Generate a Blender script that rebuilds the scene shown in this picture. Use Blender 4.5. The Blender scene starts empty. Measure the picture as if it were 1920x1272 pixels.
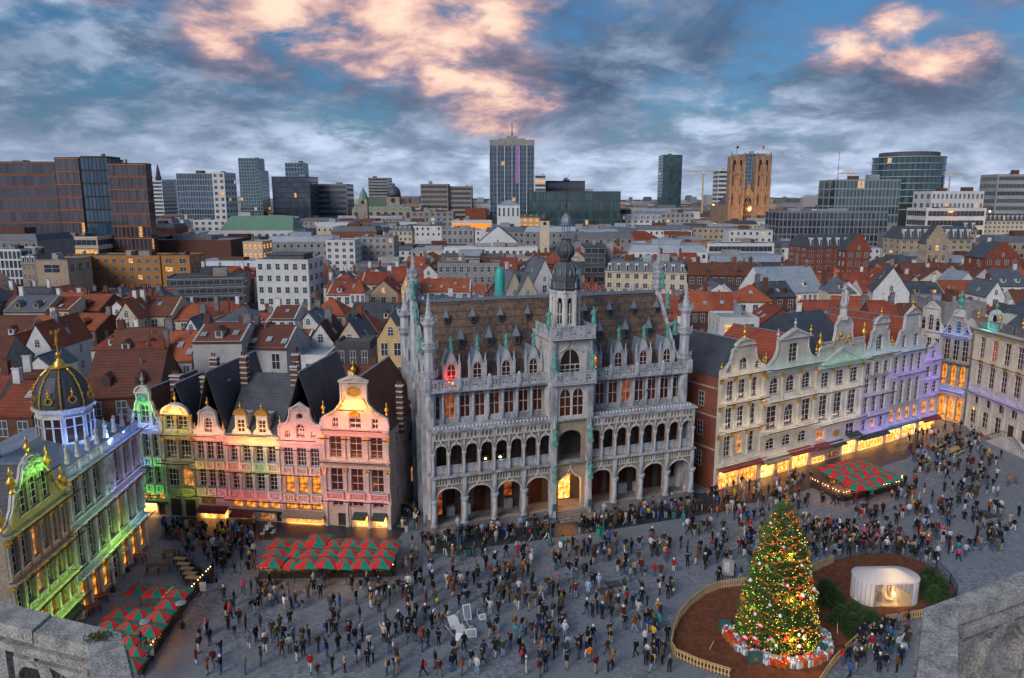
import bpy, math, random
from mathutils import Vector
from mathutils.geometry import tessellate_polygon
random.seed(7)
R = math.radians
C = bpy.context.scene.collection
SC = bpy.context.scene
# ---------------------------------------------------------------- camera
CAMZ, PITCH, FPX = 36.0, R(10.7), 1398.0
cam = bpy.data.cameras.new('camera'); camo = bpy.data.objects.new('camera', cam); C.objects.link(camo)
cam.sensor_width = 36; cam.lens = 36*FPX/1920; cam.clip_start = .05; cam.clip_end = 30000
camo.location = (0, 0, CAMZ); camo.rotation_euler = (R(90)-PITCH, 0, 0)
SC.camera = camo
SC.view_settings.view_transform = 'Standard'; SC.view_settings.look = 'None'
SC.view_settings.exposure = EXPOSURE = 0.85; SC.view_settings.gamma = 1
SC.cycles.use_denoising = True
SC.cycles.max_bounces = 4; SC.cycles.diffuse_bounces = 2; SC.cycles.glossy_bounces = 2
SC.cycles.transmission_bounces = 3; SC.cycles.transparent_max_bounces = 6
SC.cycles.sample_clamp_indirect = 3
SC.cycles.use_light_tree = True; SC.cycles.use_adaptive_sampling = True; SC.cycles.adaptive_threshold = .03
# ---------------------------------------------------------------- sky
SUN_EL, SUN_AZ = 9, 215          # low sun behind the viewer, to the left
w = bpy.data.worlds.new('World'); SC.world = w; w.use_nodes = True
nt = w.node_tree; nt.nodes.clear()
class NT:
    """tiny node helper"""
    def __init__(s, t): s.t = t
    def n(s, typ, **k):
        x = s.t.nodes.new(typ)
        for a, b in k.items():
            if a.startswith('i_'): x.inputs[a[2:].replace('_', ' ')].default_value = b
            else: setattr(x, a, b)
        return x
    def l(s, a, b): s.t.links.new(a, b)
    def math(s, op, a, b=None, c=None, clamp=False):
        x = s.t.nodes.new('ShaderNodeMath'); x.operation = op; x.use_clamp = clamp
        for i, q in enumerate((a, b, c)):
            if q is None: continue
            if isinstance(q, (int, float)): x.inputs[i].default_value = q
            else: s.l(q, x.inputs[i])
        return x.outputs[0]
    def mix(s, f, a, b, typ='MIX'):
        x = s.t.nodes.new('ShaderNodeMix'); x.data_type = 'RGBA'; x.blend_type = typ
        for i, q in ((0, f), (6, a), (7, b)):
            if isinstance(q, (int, float)): x.inputs[i].default_value = q
            elif isinstance(q, tuple): x.inputs[i].default_value = (*q[:3], 1)
            else: s.l(q, x.inputs[i])
        return x.outputs[2]
    def ramp(s, f, stops):
        x = s.t.nodes.new('ShaderNodeValToRGB'); e = x.color_ramp.elements
        while len(e) < len(stops): e.new(.5)
        for q, (p, c) in zip(e, stops):
            q.position = p; q.color = (c, c, c, 1) if isinstance(c, (int, float)) else (*c[:3], 1)
        s.l(f, x.inputs[0]); return x.outputs[0]
    def smooth(s, f, a, b):
        x = s.t.nodes.new('ShaderNodeMapRange'); x.interpolation_type = 'SMOOTHSTEP'
        s.l(f, x.inputs[0]); x.inputs[1].default_value = a; x.inputs[2].default_value = b
        return x.outputs[0]
N = NT(nt)
tc = N.n('ShaderNodeTexCoord'); sep = N.n('ShaderNodeSeparateXYZ'); N.l(tc.outputs['Generated'], sep.inputs[0])
zc = N.math('MAXIMUM', sep.outputs[2], 0.0)
den = N.math('ADD', zc, .30)
cmb = N.n('ShaderNodeCombineXYZ')
N.l(N.math('DIVIDE', sep.outputs[0], den), cmb.inputs[0]); N.l(N.math('DIVIDE', sep.outputs[1], den), cmb.inputs[1])
def cloudnoise(scale, off, detail=9, rough=.58, dist=.25):
    mp = N.n('ShaderNodeMapping'); N.l(cmb.outputs[0], mp.inputs[0]); mp.inputs['Location'].default_value = off
    x = N.n('ShaderNodeTexNoise', i_Scale=scale, i_Detail=detail, i_Roughness=rough, i_Distortion=dist)
    N.l(mp.outputs[0], x.inputs['Vector']); return x.outputs['Fac']
sky = N.n('ShaderNodeTexSky', sky_type='NISHITA', sun_disc=False, sun_elevation=R(SUN_EL), sun_rotation=R(SUN_AZ),
          altitude=50, air_density=1.3, dust_density=.6, ozone_density=4.5)
skyc = N.mix(1.0, sky.outputs[0], (.042, .048, .066), 'MULTIPLY')     # sky strength below 0.1, a little cool
skyc = N.mix(1.0, skyc, (.012, .050, .090), 'ADD')
nb = cloudnoise(1.7, (3.1, 1.7, 0), 4, .56, .5); ns = cloudnoise(5.5, (9.4, 4.2, 2), 5, .60, .3); nm = cloudnoise(2.6, (1.2, 7.7, 5), 4, .58, .6); nf = cloudnoise(14, (4, 2, 8), 5, .66, .2)
def lobes(items):
    """broad cloud banks that catch the last sun: (azimuth from view axis, elevation, angular radius, flattening)"""
    out = None
    for az, el, rad, sq in items:
        c = Vector((math.sin(R(az))*math.cos(R(el)), math.cos(R(az))*math.cos(R(el)), math.sin(R(el))))
        d = N.n('ShaderNodeVectorMath', operation='SUBTRACT'); N.l(tc.outputs['Generated'], d.inputs[0]); d.inputs[1].default_value = c
        s = N.n('ShaderNodeVectorMath', operation='MULTIPLY'); N.l(d.outputs[0], s.inputs[0]); s.inputs[1].default_value = (1, 1, sq)
        ln = N.n('ShaderNodeVectorMath', operation='LENGTH'); N.l(s.outputs[0], ln.inputs[0])
        g = N.math('SUBTRACT', 1.0, N.math('DIVIDE', ln.outputs[1], rad), clamp=True)
        out = g if out is None else N.math('MAXIMUM', out, g)
    return out
body = N.math('ADD', N.math('ADD', N.math('MULTIPLY', nb, .54), N.math('MULTIPLY', ns, .34)), N.math('MULTIPLY', nf, .12))
wl = lobes([(-16, 13.2, .20, 1.5), (-9.5, 12.0, .16, 1.5), (-4.2, 9.8, .13, 1.3), (-1.0, 7.6, .13, 1.5), (-1.5, 13.5, .11, 1.4), (-27, 14, .08, 1.5), (23.0, 9.8, .08, 1.9), (25.6, 11.0, .06, 1.4), (28.4, 8.6, .095, 2.0), (-20, 10.5, .09, 1.8), (34, 13.8, .10, 1.5),
            (66, 12, .2, 1.5), (-58, 11, .2, 1.5), (110, 13, .22, 1.5), (-105, 12, .22, 1.5), (160, 12, .22, 1.5), (-155, 13, .2, 1.5)])
lowband = N.smooth(zc, .13, .0)
cover = N.smooth(N.math('ADD', body, N.math('ADD', N.math('MULTIPLY', lowband, .13), N.math('MULTIPLY', wl, .10))), .405, .56)
sh0 = N.math('ADD', N.math('ADD', N.math('MULTIPLY', nm, .52), N.math('MULTIPLY', ns, .37)), N.math('MULTIPLY', nf, .12))
nl = cloudnoise(.75, (6.3, 2.9, 3), 2, .5, .4)
shade = N.math('MULTIPLY', N.smooth(sh0, .40, .66), N.math('ADD', .42, N.math('MULTIPLY', N.smooth(N.math('ADD', nl, N.math('MULTIPLY', lowband, .12)), .40, .58), .58)))
dark = N.mix(N.smooth(zc, .0, .15), (.225, .285, .405), (.050, .084, .150))
lite = N.mix(N.smooth(zc, .0, .15), (.50, .58, .74), (.38, .48, .64))
cloud = N.mix(shade, dark, lite)
wsh = N.smooth(N.math('ADD', sh0, N.math('MULTIPLY', N.math('SUBTRACT', wl, .45), .24)), .41, .68)
warm = N.ramp(wsh, [(0, (.115, .115, .175)), (.36, (.24, .19, .25)), (.70, (.56, .36, .33)), (1, (.86, .60, .46))])
cloud = N.mix(N.smooth(N.math('ADD', wl, N.math('MULTIPLY', N.math('SUBTRACT', ns, .5), .9)), .16, .58), cloud, warm)
base = N.mix(cover, skyc, cloud)
bg = N.n('ShaderNodeBackground'); N.l(base, bg.inputs[0]); bg.inputs[1].default_value = .76
w.cycles.sampling_method = 'MANUAL'; w.cycles.sample_map_resolution = 512
out = N.n('ShaderNodeOutputWorld'); N.l(bg.outputs[0], out.inputs[0])
# ---------------------------------------------------------------- sun: last soft light of the day
sl = bpy.data.lights.new('sun', 'SUN'); sl.energy = 1.4; sl.angle = R(32); sl.color = (1, .93, .88)
so = bpy.data.objects.new('sun', sl); C.objects.link(so)
def sun_rot(el, az):
    d = Vector((math.sin(R(az))*math.cos(R(el)), math.cos(R(az))*math.cos(R(el)), math.sin(R(el))))
    return d.to_track_quat('Z', 'Y').to_euler()
so.rotation_euler = sun_rot(SUN_EL+22, SUN_AZ)

# ---------------------------------------------------------------- survey helpers (photo row/column -> place)
CT, ST = math.cos(PITCH), math.sin(PITCH)
def trow(py):
    v = (py-636)/FPX; return (ST+CT*v)/(CT-ST*v)
def gp(px, py, z=0.0):
    v = (py-636)/FPX; r = (px-960)/FPX
    s = (CAMZ-z)/(ST+CT*v); return Vector((r*s, (CT-ST*v)*s, z))
def zrow(Y, py): return CAMZ-Y*trow(py)
def at(px, py, Y):
    v = (py-636)/FPX; s = Y/(CT-ST*v); return Vector(((px-960)/FPX*s, Y, CAMZ-(ST+CT*v)*s))
def proj(p):
    d = p[1]*CT-(p[2]-CAMZ)*ST; u = -p[1]*ST-(p[2]-CAMZ)*CT
    return 960+FPX*p[0]/d, 636+FPX*u/d
# ---------------------------------------------------------------- materials
MATS = {}
def mat(name, col, col2=None, scale=3.0, rough=.8, bump=0.0, metal=0.0, emit=0.0, ecol=None, detail=5, stretch=None, spec=.4, bscale=None, seam=None, rnd=0.0):
    m = bpy.data.materials.new(name); m.use_nodes = True; t = NT(m.node_tree); b = t.t.nodes['Principled BSDF']
    b.inputs['Roughness'].default_value = rough; b.inputs['Metallic'].default_value = metal; b.inputs['Specular IOR Level'].default_value = spec
    tc = t.n('ShaderNodeTexCoord'); v = tc.outputs['Object']
    if stretch:
        mp = t.n('ShaderNodeMapping'); t.l(v, mp.inputs[0]); mp.inputs['Scale'].default_value = stretch; v = mp.outputs[0]
    c = None
    if col2 is not None:
        n = t.n('ShaderNodeTexNoise', i_Scale=scale, i_Detail=detail, i_Roughness=.65); t.l(v, n.inputs['Vector'])
        n2 = t.n('ShaderNodeTexNoise', i_Scale=scale*.13, i_Detail=3.0); t.l(v, n2.inputs['Vector'])
        f = t.math('ADD', t.math('MULTIPLY', n.outputs['Fac'], .6), t.math('MULTIPLY', n2.outputs['Fac'], .4))
        c = t.mix(t.smooth(f, .36, .64), col, col2)
    if seam:                                   # rows of tiles, slates or boards: (rows per metre, axis, darkening)
        wv = t.n('ShaderNodeTexWave', wave_type='BANDS', bands_direction=seam[1], wave_profile='SAW', i_Scale=seam[0]/3.183, i_Distortion=.6, i_Detail=1.0)
        t.l(v, wv.inputs['Vector'])
        g = t.smooth(wv.outputs['Fac'], .0, .35)
        c = t.mix(t.math('MULTIPLY', t.math('SUBTRACT', 1.0, g), seam[2]), c if c is not None else col, tuple(q*.25 for q in col))
    if rnd:
        oi = t.n('ShaderNodeObjectInfo'); h = t.n('ShaderNodeHueSaturation')
        t.l(t.math('ADD', 1-rnd, t.math('MULTIPLY', oi.outputs['Random'], 2*rnd)), h.inputs['Value'])
        if c is None: h.inputs['Color'].default_value = (*col, 1)
        else: t.l(c, h.inputs['Color'])
        c = h.outputs[0]
    if c is None: b.inputs['Base Color'].default_value = (*col, 1)
    else: t.l(c, b.inputs['Base Color'])
    if bump:
        n = t.n('ShaderNodeTexNoise', i_Scale=bscale or scale*4, i_Detail=4.0); t.l(v, n.inputs['Vector'])
        bn = t.n('ShaderNodeBump', i_Strength=bump, i_Distance=.02); t.l(n.outputs['Fac'], bn.inputs['Height']); t.l(bn.outputs[0], b.inputs['Normal'])
    if emit:
        b.inputs['Emission Strength'].default_value = emit
        if ecol is not None and not isinstance(ecol, tuple): pass
        else: b.inputs['Emission Color'].default_value = (*(ecol or col), 1)
    MATS[name] = m; return m
def lit_mat(name, c1, c2, c3, strength, scale=3.0, vary=True):
    """a lit room behind glass: shelves, lamps and goods seen as warm patches"""
    m = bpy.data.materials.new(name); m.use_nodes = True; t = NT(m.node_tree); b = t.t.nodes['Principled BSDF']
    tc = t.n('ShaderNodeTexCoord'); oi = t.n('ShaderNodeObjectInfo')
    ad = t.n('ShaderNodeVectorMath', operation='ADD'); t.l(tc.outputs['Object'], ad.inputs[0])
    t.l(oi.outputs['Location'], ad.inputs[1])
    vo = t.n('ShaderNodeTexVoronoi', i_Scale=scale); t.l(ad.outputs[0], vo.inputs['Vector'])
    no = t.n('ShaderNodeTexNoise', i_Scale=scale*.6, i_Detail=4.0); t.l(ad.outputs[0], no.inputs['Vector'])
    sx = t.n('ShaderNodeSeparateColor'); t.l(vo.outputs['Color'], sx.inputs[0])
    c = t.mix(sx.outputs[0], c1, c2); c = t.mix(t.smooth(no.outputs['Fac'], .48, .70), c, c3)
    t.l(c, b.inputs['Emission Color']); b.inputs['Base Color'].default_value = (.03, .02, .015, 1); b.inputs['Roughness'].default_value = .2
    if vary:
        t.l(t.math('MULTIPLY', t.math('ADD', .35, t.math('MULTIPLY', oi.outputs['Random'], 1.2)), strength), b.inputs['Emission Strength'])
    else: b.inputs['Emission Strength'].default_value = strength
    MATS[name] = m; return m
def glass_mat(name, a, bcol, lit, frac, strength, rough=.12, spec=.6):
    """window glass: dark, with a share of panes behind which a lamp is on (per object)"""
    m = bpy.data.materials.new(name); m.use_nodes = True; t = NT(m.node_tree); b = t.t.nodes['Principled BSDF']
    oi = t.n('ShaderNodeObjectInfo'); tc = t.n('ShaderNodeTexCoord')
    no = t.n('ShaderNodeTexNoise', i_Scale=1.7, i_Detail=2.0); t.l(tc.outputs['Object'], no.inputs['Vector'])
    c = t.mix(t.math('FRACT', t.math('MULTIPLY', oi.outputs['Random'], 7.3)), a, bcol)
    t.l(c, b.inputs['Base Color']); b.inputs['Roughness'].default_value = rough; b.inputs['Specular IOR Level'].default_value = spec
    if frac:
        on = t.math('LESS_THAN', oi.outputs['Random'], frac)
        b.inputs['Emission Color'].default_value = (*lit, 1)
        t.l(t.math('MULTIPLY', on, t.math('MULTIPLY', t.smooth(no.outputs['Fac'], .2, .8), strength)), b.inputs['Emission Strength'])
    MATS[name] = m; return m
mat('stone_white', (.57, .55, .53), (.35, .34, .33), 4.0, .75, .25)
mat('stone_cream', (.59, .54, .45), (.38, .34, .28), 4.0, .75, .25)
mat('stone_grey', (.47, .49, .53), (.17, .175, .19), 1.4, .8, .35, stretch=(1, 1, .35))
mat('stone_tan', (.36, .29, .21), (.20, .16, .12), 3.5, .8, .5)
mat('stone_cathedral', (.34, .23, .15), (.19, .13, .09), .5, .85)
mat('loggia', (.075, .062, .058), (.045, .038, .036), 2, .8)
mat('cupola_lead', (.075, .085, .088), (.045, .05, .052), 4, .6, .2)
mat('stone_dark', (.20, .20, .21), (.11, .11, .12), 2.0, .8, .3)
mat('stone_pink', (.55, .44, .39), (.36, .28, .25), 4.0, .75, .25)
mat('stone_old', (.38, .34, .29), (.20, .18, .155), 2.5, .8, .3)
mat('parapet_stone', (.42, .41, .395), (.15, .145, .135), 75, .9, .35, bscale=90, detail=2)
mat('moss', (.12, .13, .03), (.06, .08, .02), 40, 1, 1, bscale=200)
mat('gilt', (.80, .47, .09), (.55, .30, .05), 6, .38, .2, metal=.75)
mat('copper', (.07, .25, .21), (.13, .36, .30), 6, .7, .2)
mat('lead', (.24, .29, .35), (.16, .20, .25), 2, .5, .1, metal=.3)
mat('zinc', (.34, .39, .45), (.24, .28, .33), 1.2, .5, .1, metal=.2, seam=(1.6, 'X', .35))
mat('slate', (.078, .088, .108), (.036, .041, .053), 5, .55, .3, seam=(3.6, 'Z', .6), rnd=.18)
mat('slate_light', (.12, .14, .17), (.08, .09, .11), 5, .55, .3, seam=(3.6, 'Z', .5), rnd=.15)
mat('slate_brown', (.19, .115, .07), (.032, .033, .04), 3.2, .6, .4, stretch=(1, 1, .30), seam=(4.2, 'Z', .7))
mat('tile_red', (.30, .066, .033), (.17, .04, .024), 4, .8, .3, seam=(3.2, 'Z', .65), rnd=.2)
mat('tile_orange', (.37, .098, .04), (.23, .058, .03), 4, .8, .3, seam=(3.2, 'Z', .6), rnd=.15)
mat('tile_brown', (.17, .058, .036), (.10, .040, .028), 4, .8, .3, seam=(3.2, 'Z', .65), rnd=.2)
mat('copper_roof', (.12, .22, .16), (.16, .28, .20), 2, .6, .1, seam=(1.2, 'X', .3))
mat('flat_roof', (.10, .105, .115), (.06, .062, .068), 1.2, .9, .2, rnd=.3)
mat('flat_roof_pale', (.33, .35, .38), (.22, .24, .27), 1.2, .8, .2, rnd=.2)
mat('brick_red', (.26, .075, .045), (.15, .048, .032), 7, .9, .3, seam=(6.0, 'Z', .35))
mat('brick_dark', (.15, .062, .042), (.085, .042, .032), 7, .9, .3, seam=(6.0, 'Z', .35))
mat('brick_orange', (.42, .20, .062), (.30, .14, .05), 3, .9, .2, seam=(5.0, 'Z', .2))
mat('brick_white', (.46, .46, .46), (.33, .33, .34), 5, .9, .3, seam=(4.0, 'Z', .3))
mat('render_white', (.62, .63, .64), (.48, .48, .48), 1.1, .9, .1, rnd=.1)
mat('render_cream', (.58, .50, .38), (.44, .37, .27), 1.1, .9, .1, rnd=.1)
mat('render_yellow', (.60, .44, .22), (.48, .35, .18), 1.1, .9, .1)
mat('render_grey', (.27, .275, .28), (.18, .18, .185), 1.1, .9, .1, rnd=.2)
mat('render_tan', (.38, .30, .22), (.26, .20, .15), 1.1, .9, .1, rnd=.15)
mat('render_dark', (.085, .09, .10), (.055, .058, .065), 1.5, .8, .1, rnd=.2)
mat('concrete', (.32, .315, .31), (.21, .205, .20), .8, .9, .15, rnd=.15)
mat('frame_white', (.62, .63, .65), None, rough=.5)
mat('frame_dark', (.035, .03, .028), None, rough=.5)
mat('frame_grey', (.30, .33, .38), None, rough=.5)
mat('oxide', (.46, .16, .05), (.32, .11, .04), 2, .55)
mat('iron', (.02, .022, .025), None, rough=.5)
mat('green_iron', (.045, .13, .12), (.03, .09, .085), 8, .5)
mat('awning_red', (.22, .05, .045), (.16, .035, .035), 4, .85, seam=(2.0, 'X', .3))
mat('awning_green', (.05, .075, .06), (.035, .055, .045), 4, .85, seam=(2.0, 'X', .3))
mat('awning_stripe', (.30, .25, .18), (.25, .2, .15), 4, .85, seam=(4.0, 'X', .7))
mat('canvas_red', (.75, .025, .03), (.50, .02, .022), 1.4, .85)
mat('canvas_green', (.012, .27, .17), (.01, .17, .11), 1.4, .85)
mat('wood_pale', (.52, .36, .18), (.40, .26, .12), 6, .75, stretch=(1, 1, .2))
mat('wood_brown', (.20, .10, .045), (.12, .06, .028), 6, .7, stretch=(.3, 1, 1))
mat('wood_dark', (.055, .035, .025), (.035, .024, .018), 6, .7)
mat('mulch', (.21, .068, .028), (.085, .028, .012), 14, .95, 1.0, bscale=60)
mat('metal_dark', (.045, .048, .052), None, rough=.45, metal=.6)
mat('black', (.012, .012, .013), None, rough=.6)
mat('white_cloth', (.74, .75, .80), (.62, .63, .68), 1.2, .8)
mat('tinsel', (.9, .25, .05), None, rough=.4)
glass_mat('glass_old', (.020, .016, .016), (.055, .022, .016), (1, .35, .06), .04, .7)
glass_mat('glass_red', (.045, .010, .007), (.10, .022, .010), (1, .22, .05), .04, .25, .2, .4)
glass_mat('glass_warm', (.10, .03, .008), (.16, .05, .01), (1, .33, .04), 1.0, 1.1)
glass_mat('glass_city', (.025, .032, .042), (.07, .085, .105), (1, .52, .16), .03, .9)
glass_mat('glass_blue', (.020, .045, .080), (.035, .085, .145), (1, .55, .2), .012, .6, .08, .9)
glass_mat('glass_teal', (.018, .05, .058), (.04, .10, .11), (1, .6, .25), .015, .7, .08, .9)
glass_mat('glass_night', (.022, .034, .055), (.05, .075, .115), (1, .5, .12), .006, .8, .08, .8)
lit_mat('shop', (.45, .10, .01), (1, .45, .06), (1, .78, .32), 2.1, 5.0)
lit_mat('shop_red', (.75, .10, .02), (1, .32, .04), (1, .6, .15), 2.2, 4.0)
lit_mat('shop_dim', (.10, .035, .01), (.35, .12, .03), (.9, .4, .1), .55, 4.0)
mat('lamp_warm', (1, .55, .15), None, emit=6, ecol=(1, .55, .16))
mat('lamp_white', (1, .9, .7), None, emit=8, ecol=(1, .85, .6))
mat('led_red', (1, .05, .02), None, emit=8, ecol=(1, .05, .02))
def M(n): return MATS[n] if isinstance(n, str) else n
# ---------------------------------------------------------------- mesh builder
class MB:
    def __init__(s): s.v = []; s.f = []; s.m = []; s.mi = 0
    def add(s, vs, fs, mi=None):
        o = len(s.v); s.v += [tuple(p) for p in vs]; s.f += [tuple(i+o for i in f) for f in fs]; s.m += [s.mi if mi is None else mi]*len(fs); return s
    def box(s, x0, y0, z0, x1, y1, z1, mi=None):
        return s.add([(x0,y0,z0),(x1,y0,z0),(x1,y1,z0),(x0,y1,z0),(x0,y0,z1),(x1,y0,z1),(x1,y1,z1),(x0,y1,z1)],
                     [(3,2,1,0),(4,5,6,7),(0,1,5,4),(1,2,6,5),(2,3,7,6),(3,0,4,7)], mi)
    def plate(s, outer, holes=(), y0=0, y1=.3, mi=None, back=True):
        """polygon in x,z with holes, given thickness along y"""
        loops = [outer]+list(holes); flat = [p for l in loops for p in l]
        tri = tessellate_polygon([[Vector((p[0], p[1], 0)) for p in l] for l in loops]) if (holes or len(outer) > 4) else [tuple(range(len(outer)))]
        n = len(flat); vs = [(p[0], y0, p[1]) for p in flat]+[(p[0], y1, p[1]) for p in flat]
        fs = [tuple(t) for t in tri]
        if back: fs += [tuple(i+n for i in reversed(t)) for t in tri]
        k = 0
        for l in loops:
            m = len(l)
            for i in range(m): a, b = k+i, k+(i+1) % m; fs.append((a, b, b+n, a+n))
            k += m
        return s.add(vs, fs, mi)
    def slab(s, poly, z0, z1, mi=None):
        """polygon in x,y extruded upward"""
        n = len(poly); tri = tessellate_polygon([[Vector((p[0], p[1], 0)) for p in poly]]) if n > 4 else [tuple(range(n))]
        vs = [(p[0], p[1], z0) for p in poly]+[(p[0], p[1], z1) for p in poly]
        fs = [tuple(i+n for i in t) for t in tri]+[tuple(reversed(t)) for t in tri]+[(i, (i+1) % n, (i+1) % n+n, i+n) for i in range(n)]
        return s.add(vs, fs, mi)
    def lathe(s, prof, n=8, cx=0, cy=0, mi=None, a0=0.0, sx=1, sy=1):
        vs = []; fs = []; k = len(prof)
        for r, z in prof:
            for i in range(n):
                a = a0+2*math.pi*i/n; vs.append((cx+r*math.cos(a)*sx, cy+r*math.sin(a)*sy, z))
        for j in range(k-1):
            for i in range(n):
                a, b = j*n+i, j*n+(i+1) % n; fs.append((a, b, b+n, a+n))
        fs.append(tuple(reversed(range(n)))); fs.append(tuple((k-1)*n+i for i in range(n)))
        return s.add(vs, fs, mi)
    def tube(s, p, q, r0, r1=None, n=5, mi=None):
        p, q = Vector(p), Vector(q); d = (q-p)
        if d.length < 1e-6: return s
        d.normalize(); u = d.orthogonal().normalized(); w_ = d.cross(u); r1 = r0 if r1 is None else r1
        vs = [p+(u*math.cos(2*math.pi*i/n)+w_*math.sin(2*math.pi*i/n))*r0 for i in range(n)]+[q+(u*math.cos(2*math.pi*i/n)+w_*math.sin(2*math.pi*i/n))*r1 for i in range(n)]
        return s.add(vs, [(i, (i+1) % n, (i+1) % n+n, i+n) for i in range(n)]+[tuple(reversed(range(n))), tuple(range(n, 2*n))], mi)
    def path(s, pts, r, n=5, mi=None):
        for a, b in zip(pts, pts[1:]): s.tube(a, b, r, r, n, mi)
        return s
    def mesh(s, name, *mats, smooth=False):
        me = bpy.data.meshes.new(name); me.from_pydata(s.v, [], s.f)
        for q in mats: me.materials.append(M(q))
        if len(mats) > 1: me.polygons.foreach_set('material_index', s.m)
        if smooth: me.polygons.foreach_set('use_smooth', [True]*len(me.polygons))
        me.update(); return me
def link(name, me, parent=None, loc=(0,0,0), rz=0, sc=None):
    o = bpy.data.objects.new(name, me); C.objects.link(o)
    if parent is not None: o.parent = parent
    o.location = loc
    if rz: o.rotation_euler = (0, 0, rz)
    if sc is not None: o.scale = sc if not isinstance(sc, (int, float)) else (sc, sc, sc)
    return o
def tag(o, label=None, cat=None, group=None, kind=None):
    if label: o['label'] = label
    if cat: o['category'] = cat
    if group: o['group'] = group
    if kind: o['kind'] = kind
    return o
def thing(name, label, cat, loc=(0,0,0), rz=0, group=None):
    return tag(link(name, None, None, loc, rz), label, cat, group)
CACHE = {}
def cached(key, fn):
    if key not in CACHE: CACHE[key] = fn()
    return CACHE[key]
def arch_poly(x0, x1, zb, zt, kind='r', n=7):
    """opening outline: r rectangle, a round arch, p pointed arch, s flat segment arch, o oval"""
    w_ = x1-x0; c = (x0+x1)/2
    if kind == 'r': return [(x0, zb), (x1, zb), (x1, zt), (x0, zt)]
    if kind == 'o': return [(c+w_/2*math.cos(a), (zb+zt)/2+(zt-zb)/2*math.sin(a)) for a in [2*math.pi*i/12 for i in range(12)]]
    rise = {'a': w_/2, 'p': w_*.72, 's': w_*.30, 'b': w_*.42}[kind]; rise = min(rise, (zt-zb)*.8); zs = zt-rise
    pts = [(x0, zb), (x1, zb)]
    if kind == 'p':
        h = n//2+1
        for i in range(h+1): a = i/h; pts.append((x1-(w_/2)*(a**1.7), zs+rise*math.sin(a*math.pi/2)**.9))
        for i in range(h-1, -1, -1): a = i/h; pts.append((x0+(w_/2)*(a**1.7), zs+rise*math.sin(a*math.pi/2)**.9))
    else:
        for i in range(n+1): a = math.pi*i/n; pts.append((c+w_/2*math.cos(a), zs+rise*math.sin(a)))
    return pts
def window_meshes(w_, h, arch, nx, ny, fm, gm, t=.05, dep=.07):
    def mk():
        b = MB(); outer = arch_poly(0, w_, 0, h, arch); holes = []
        if arch == 'o':
            holes = [[(w_/2+(x-w_/2)*.8, h/2+(z-h/2)*.8) for x, z in outer]]
        else:
            hs = h if arch == 'r' else h-{'a': w_/2, 'p': w_*.72, 's': w_*.3, 'b': w_*.42}[arch]
            hs = max(hs, h*.35); cw = (w_-t*(nx+1))/nx; ch = (hs-t*(ny+1))/ny
            for i in range(nx):
                for j in range(ny):
                    x = t+i*(cw+t); z = t+j*(ch+t); holes.append([(x, z), (x+cw, z), (x+cw, z+ch), (x, z+ch)])
            if arch != 'r' and h-hs > .25:
                top = [(w_/2+(x-w_/2)*(1-2.2*t/w_), hs+.02+(z-hs)*(1-1.6*t/(h-hs))) for x, z in outer[2:]]; c = w_/2; zm = max(z for x, z in top)-.01
                if nx > 1:
                    rt, lt = [p for p in top if p[0] > c+t*.6], [p for p in top if p[0] < c-t*.6]; holes += [[(c+t/2, hs+.02)]+rt+[(c+t/2, zm)], [(c-t/2, zm)]+lt+[(c-t/2, hs+.02)]]
                else: holes.append(top)
        b.plate(outer, holes, 0, dep)
        fr = b.mesh('window_frame', fm)
        g = MB(); g.add([(x, dep*.55, z) for x, z in outer], [tuple(range(len(outer)))])
        return fr, g.mesh('glass_pane', gm)
    return cached(('win', round(w_, 2), round(h, 2), arch, nx, ny, fm, gm, t, dep), mk)
def window(parent, x0, x1, zb, zt, arch='r', nx=2, ny=2, y=.12, fm='frame_white', gm='glass_old', name='window', rz=0, loc=None, t=.038, sub=True):
    fr, g = window_meshes(x1-x0, zt-zb, arch, nx, ny, fm, gm, t)
    o = link(name, fr, parent, loc or (x0, y, zb), rz)
    link('glass_pane', g, o)
    return o
def window1(parent, x0, x1, zb, zt, arch='r', nx=2, ny=2, y=.12, fm='frame_white', gm='glass_old', name='window', rz=0, loc=None, t=.05, dep=.07):
    """frame and panes in one mesh, for windows that are themselves sub-parts or far away"""
    def mk():
        b = MB(); fr, g = window_meshes(x1-x0, zt-zb, arch, nx, ny, fm, gm, t, dep)
        b.add([v.co for v in fr.vertices], [tuple(p.vertices) for p in fr.polygons], 0); b.add([v.co for v in g.vertices], [tuple(p.vertices) for p in g.polygons], 1)
        return b.mesh('window', fm, gm)
    me = cached(('win1', round(x1-x0, 2), round(zt-zb, 2), arch, nx, ny, fm, gm, t, dep), mk)
    return link(name, me, parent, loc or (x0, y, zb), rz)
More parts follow.
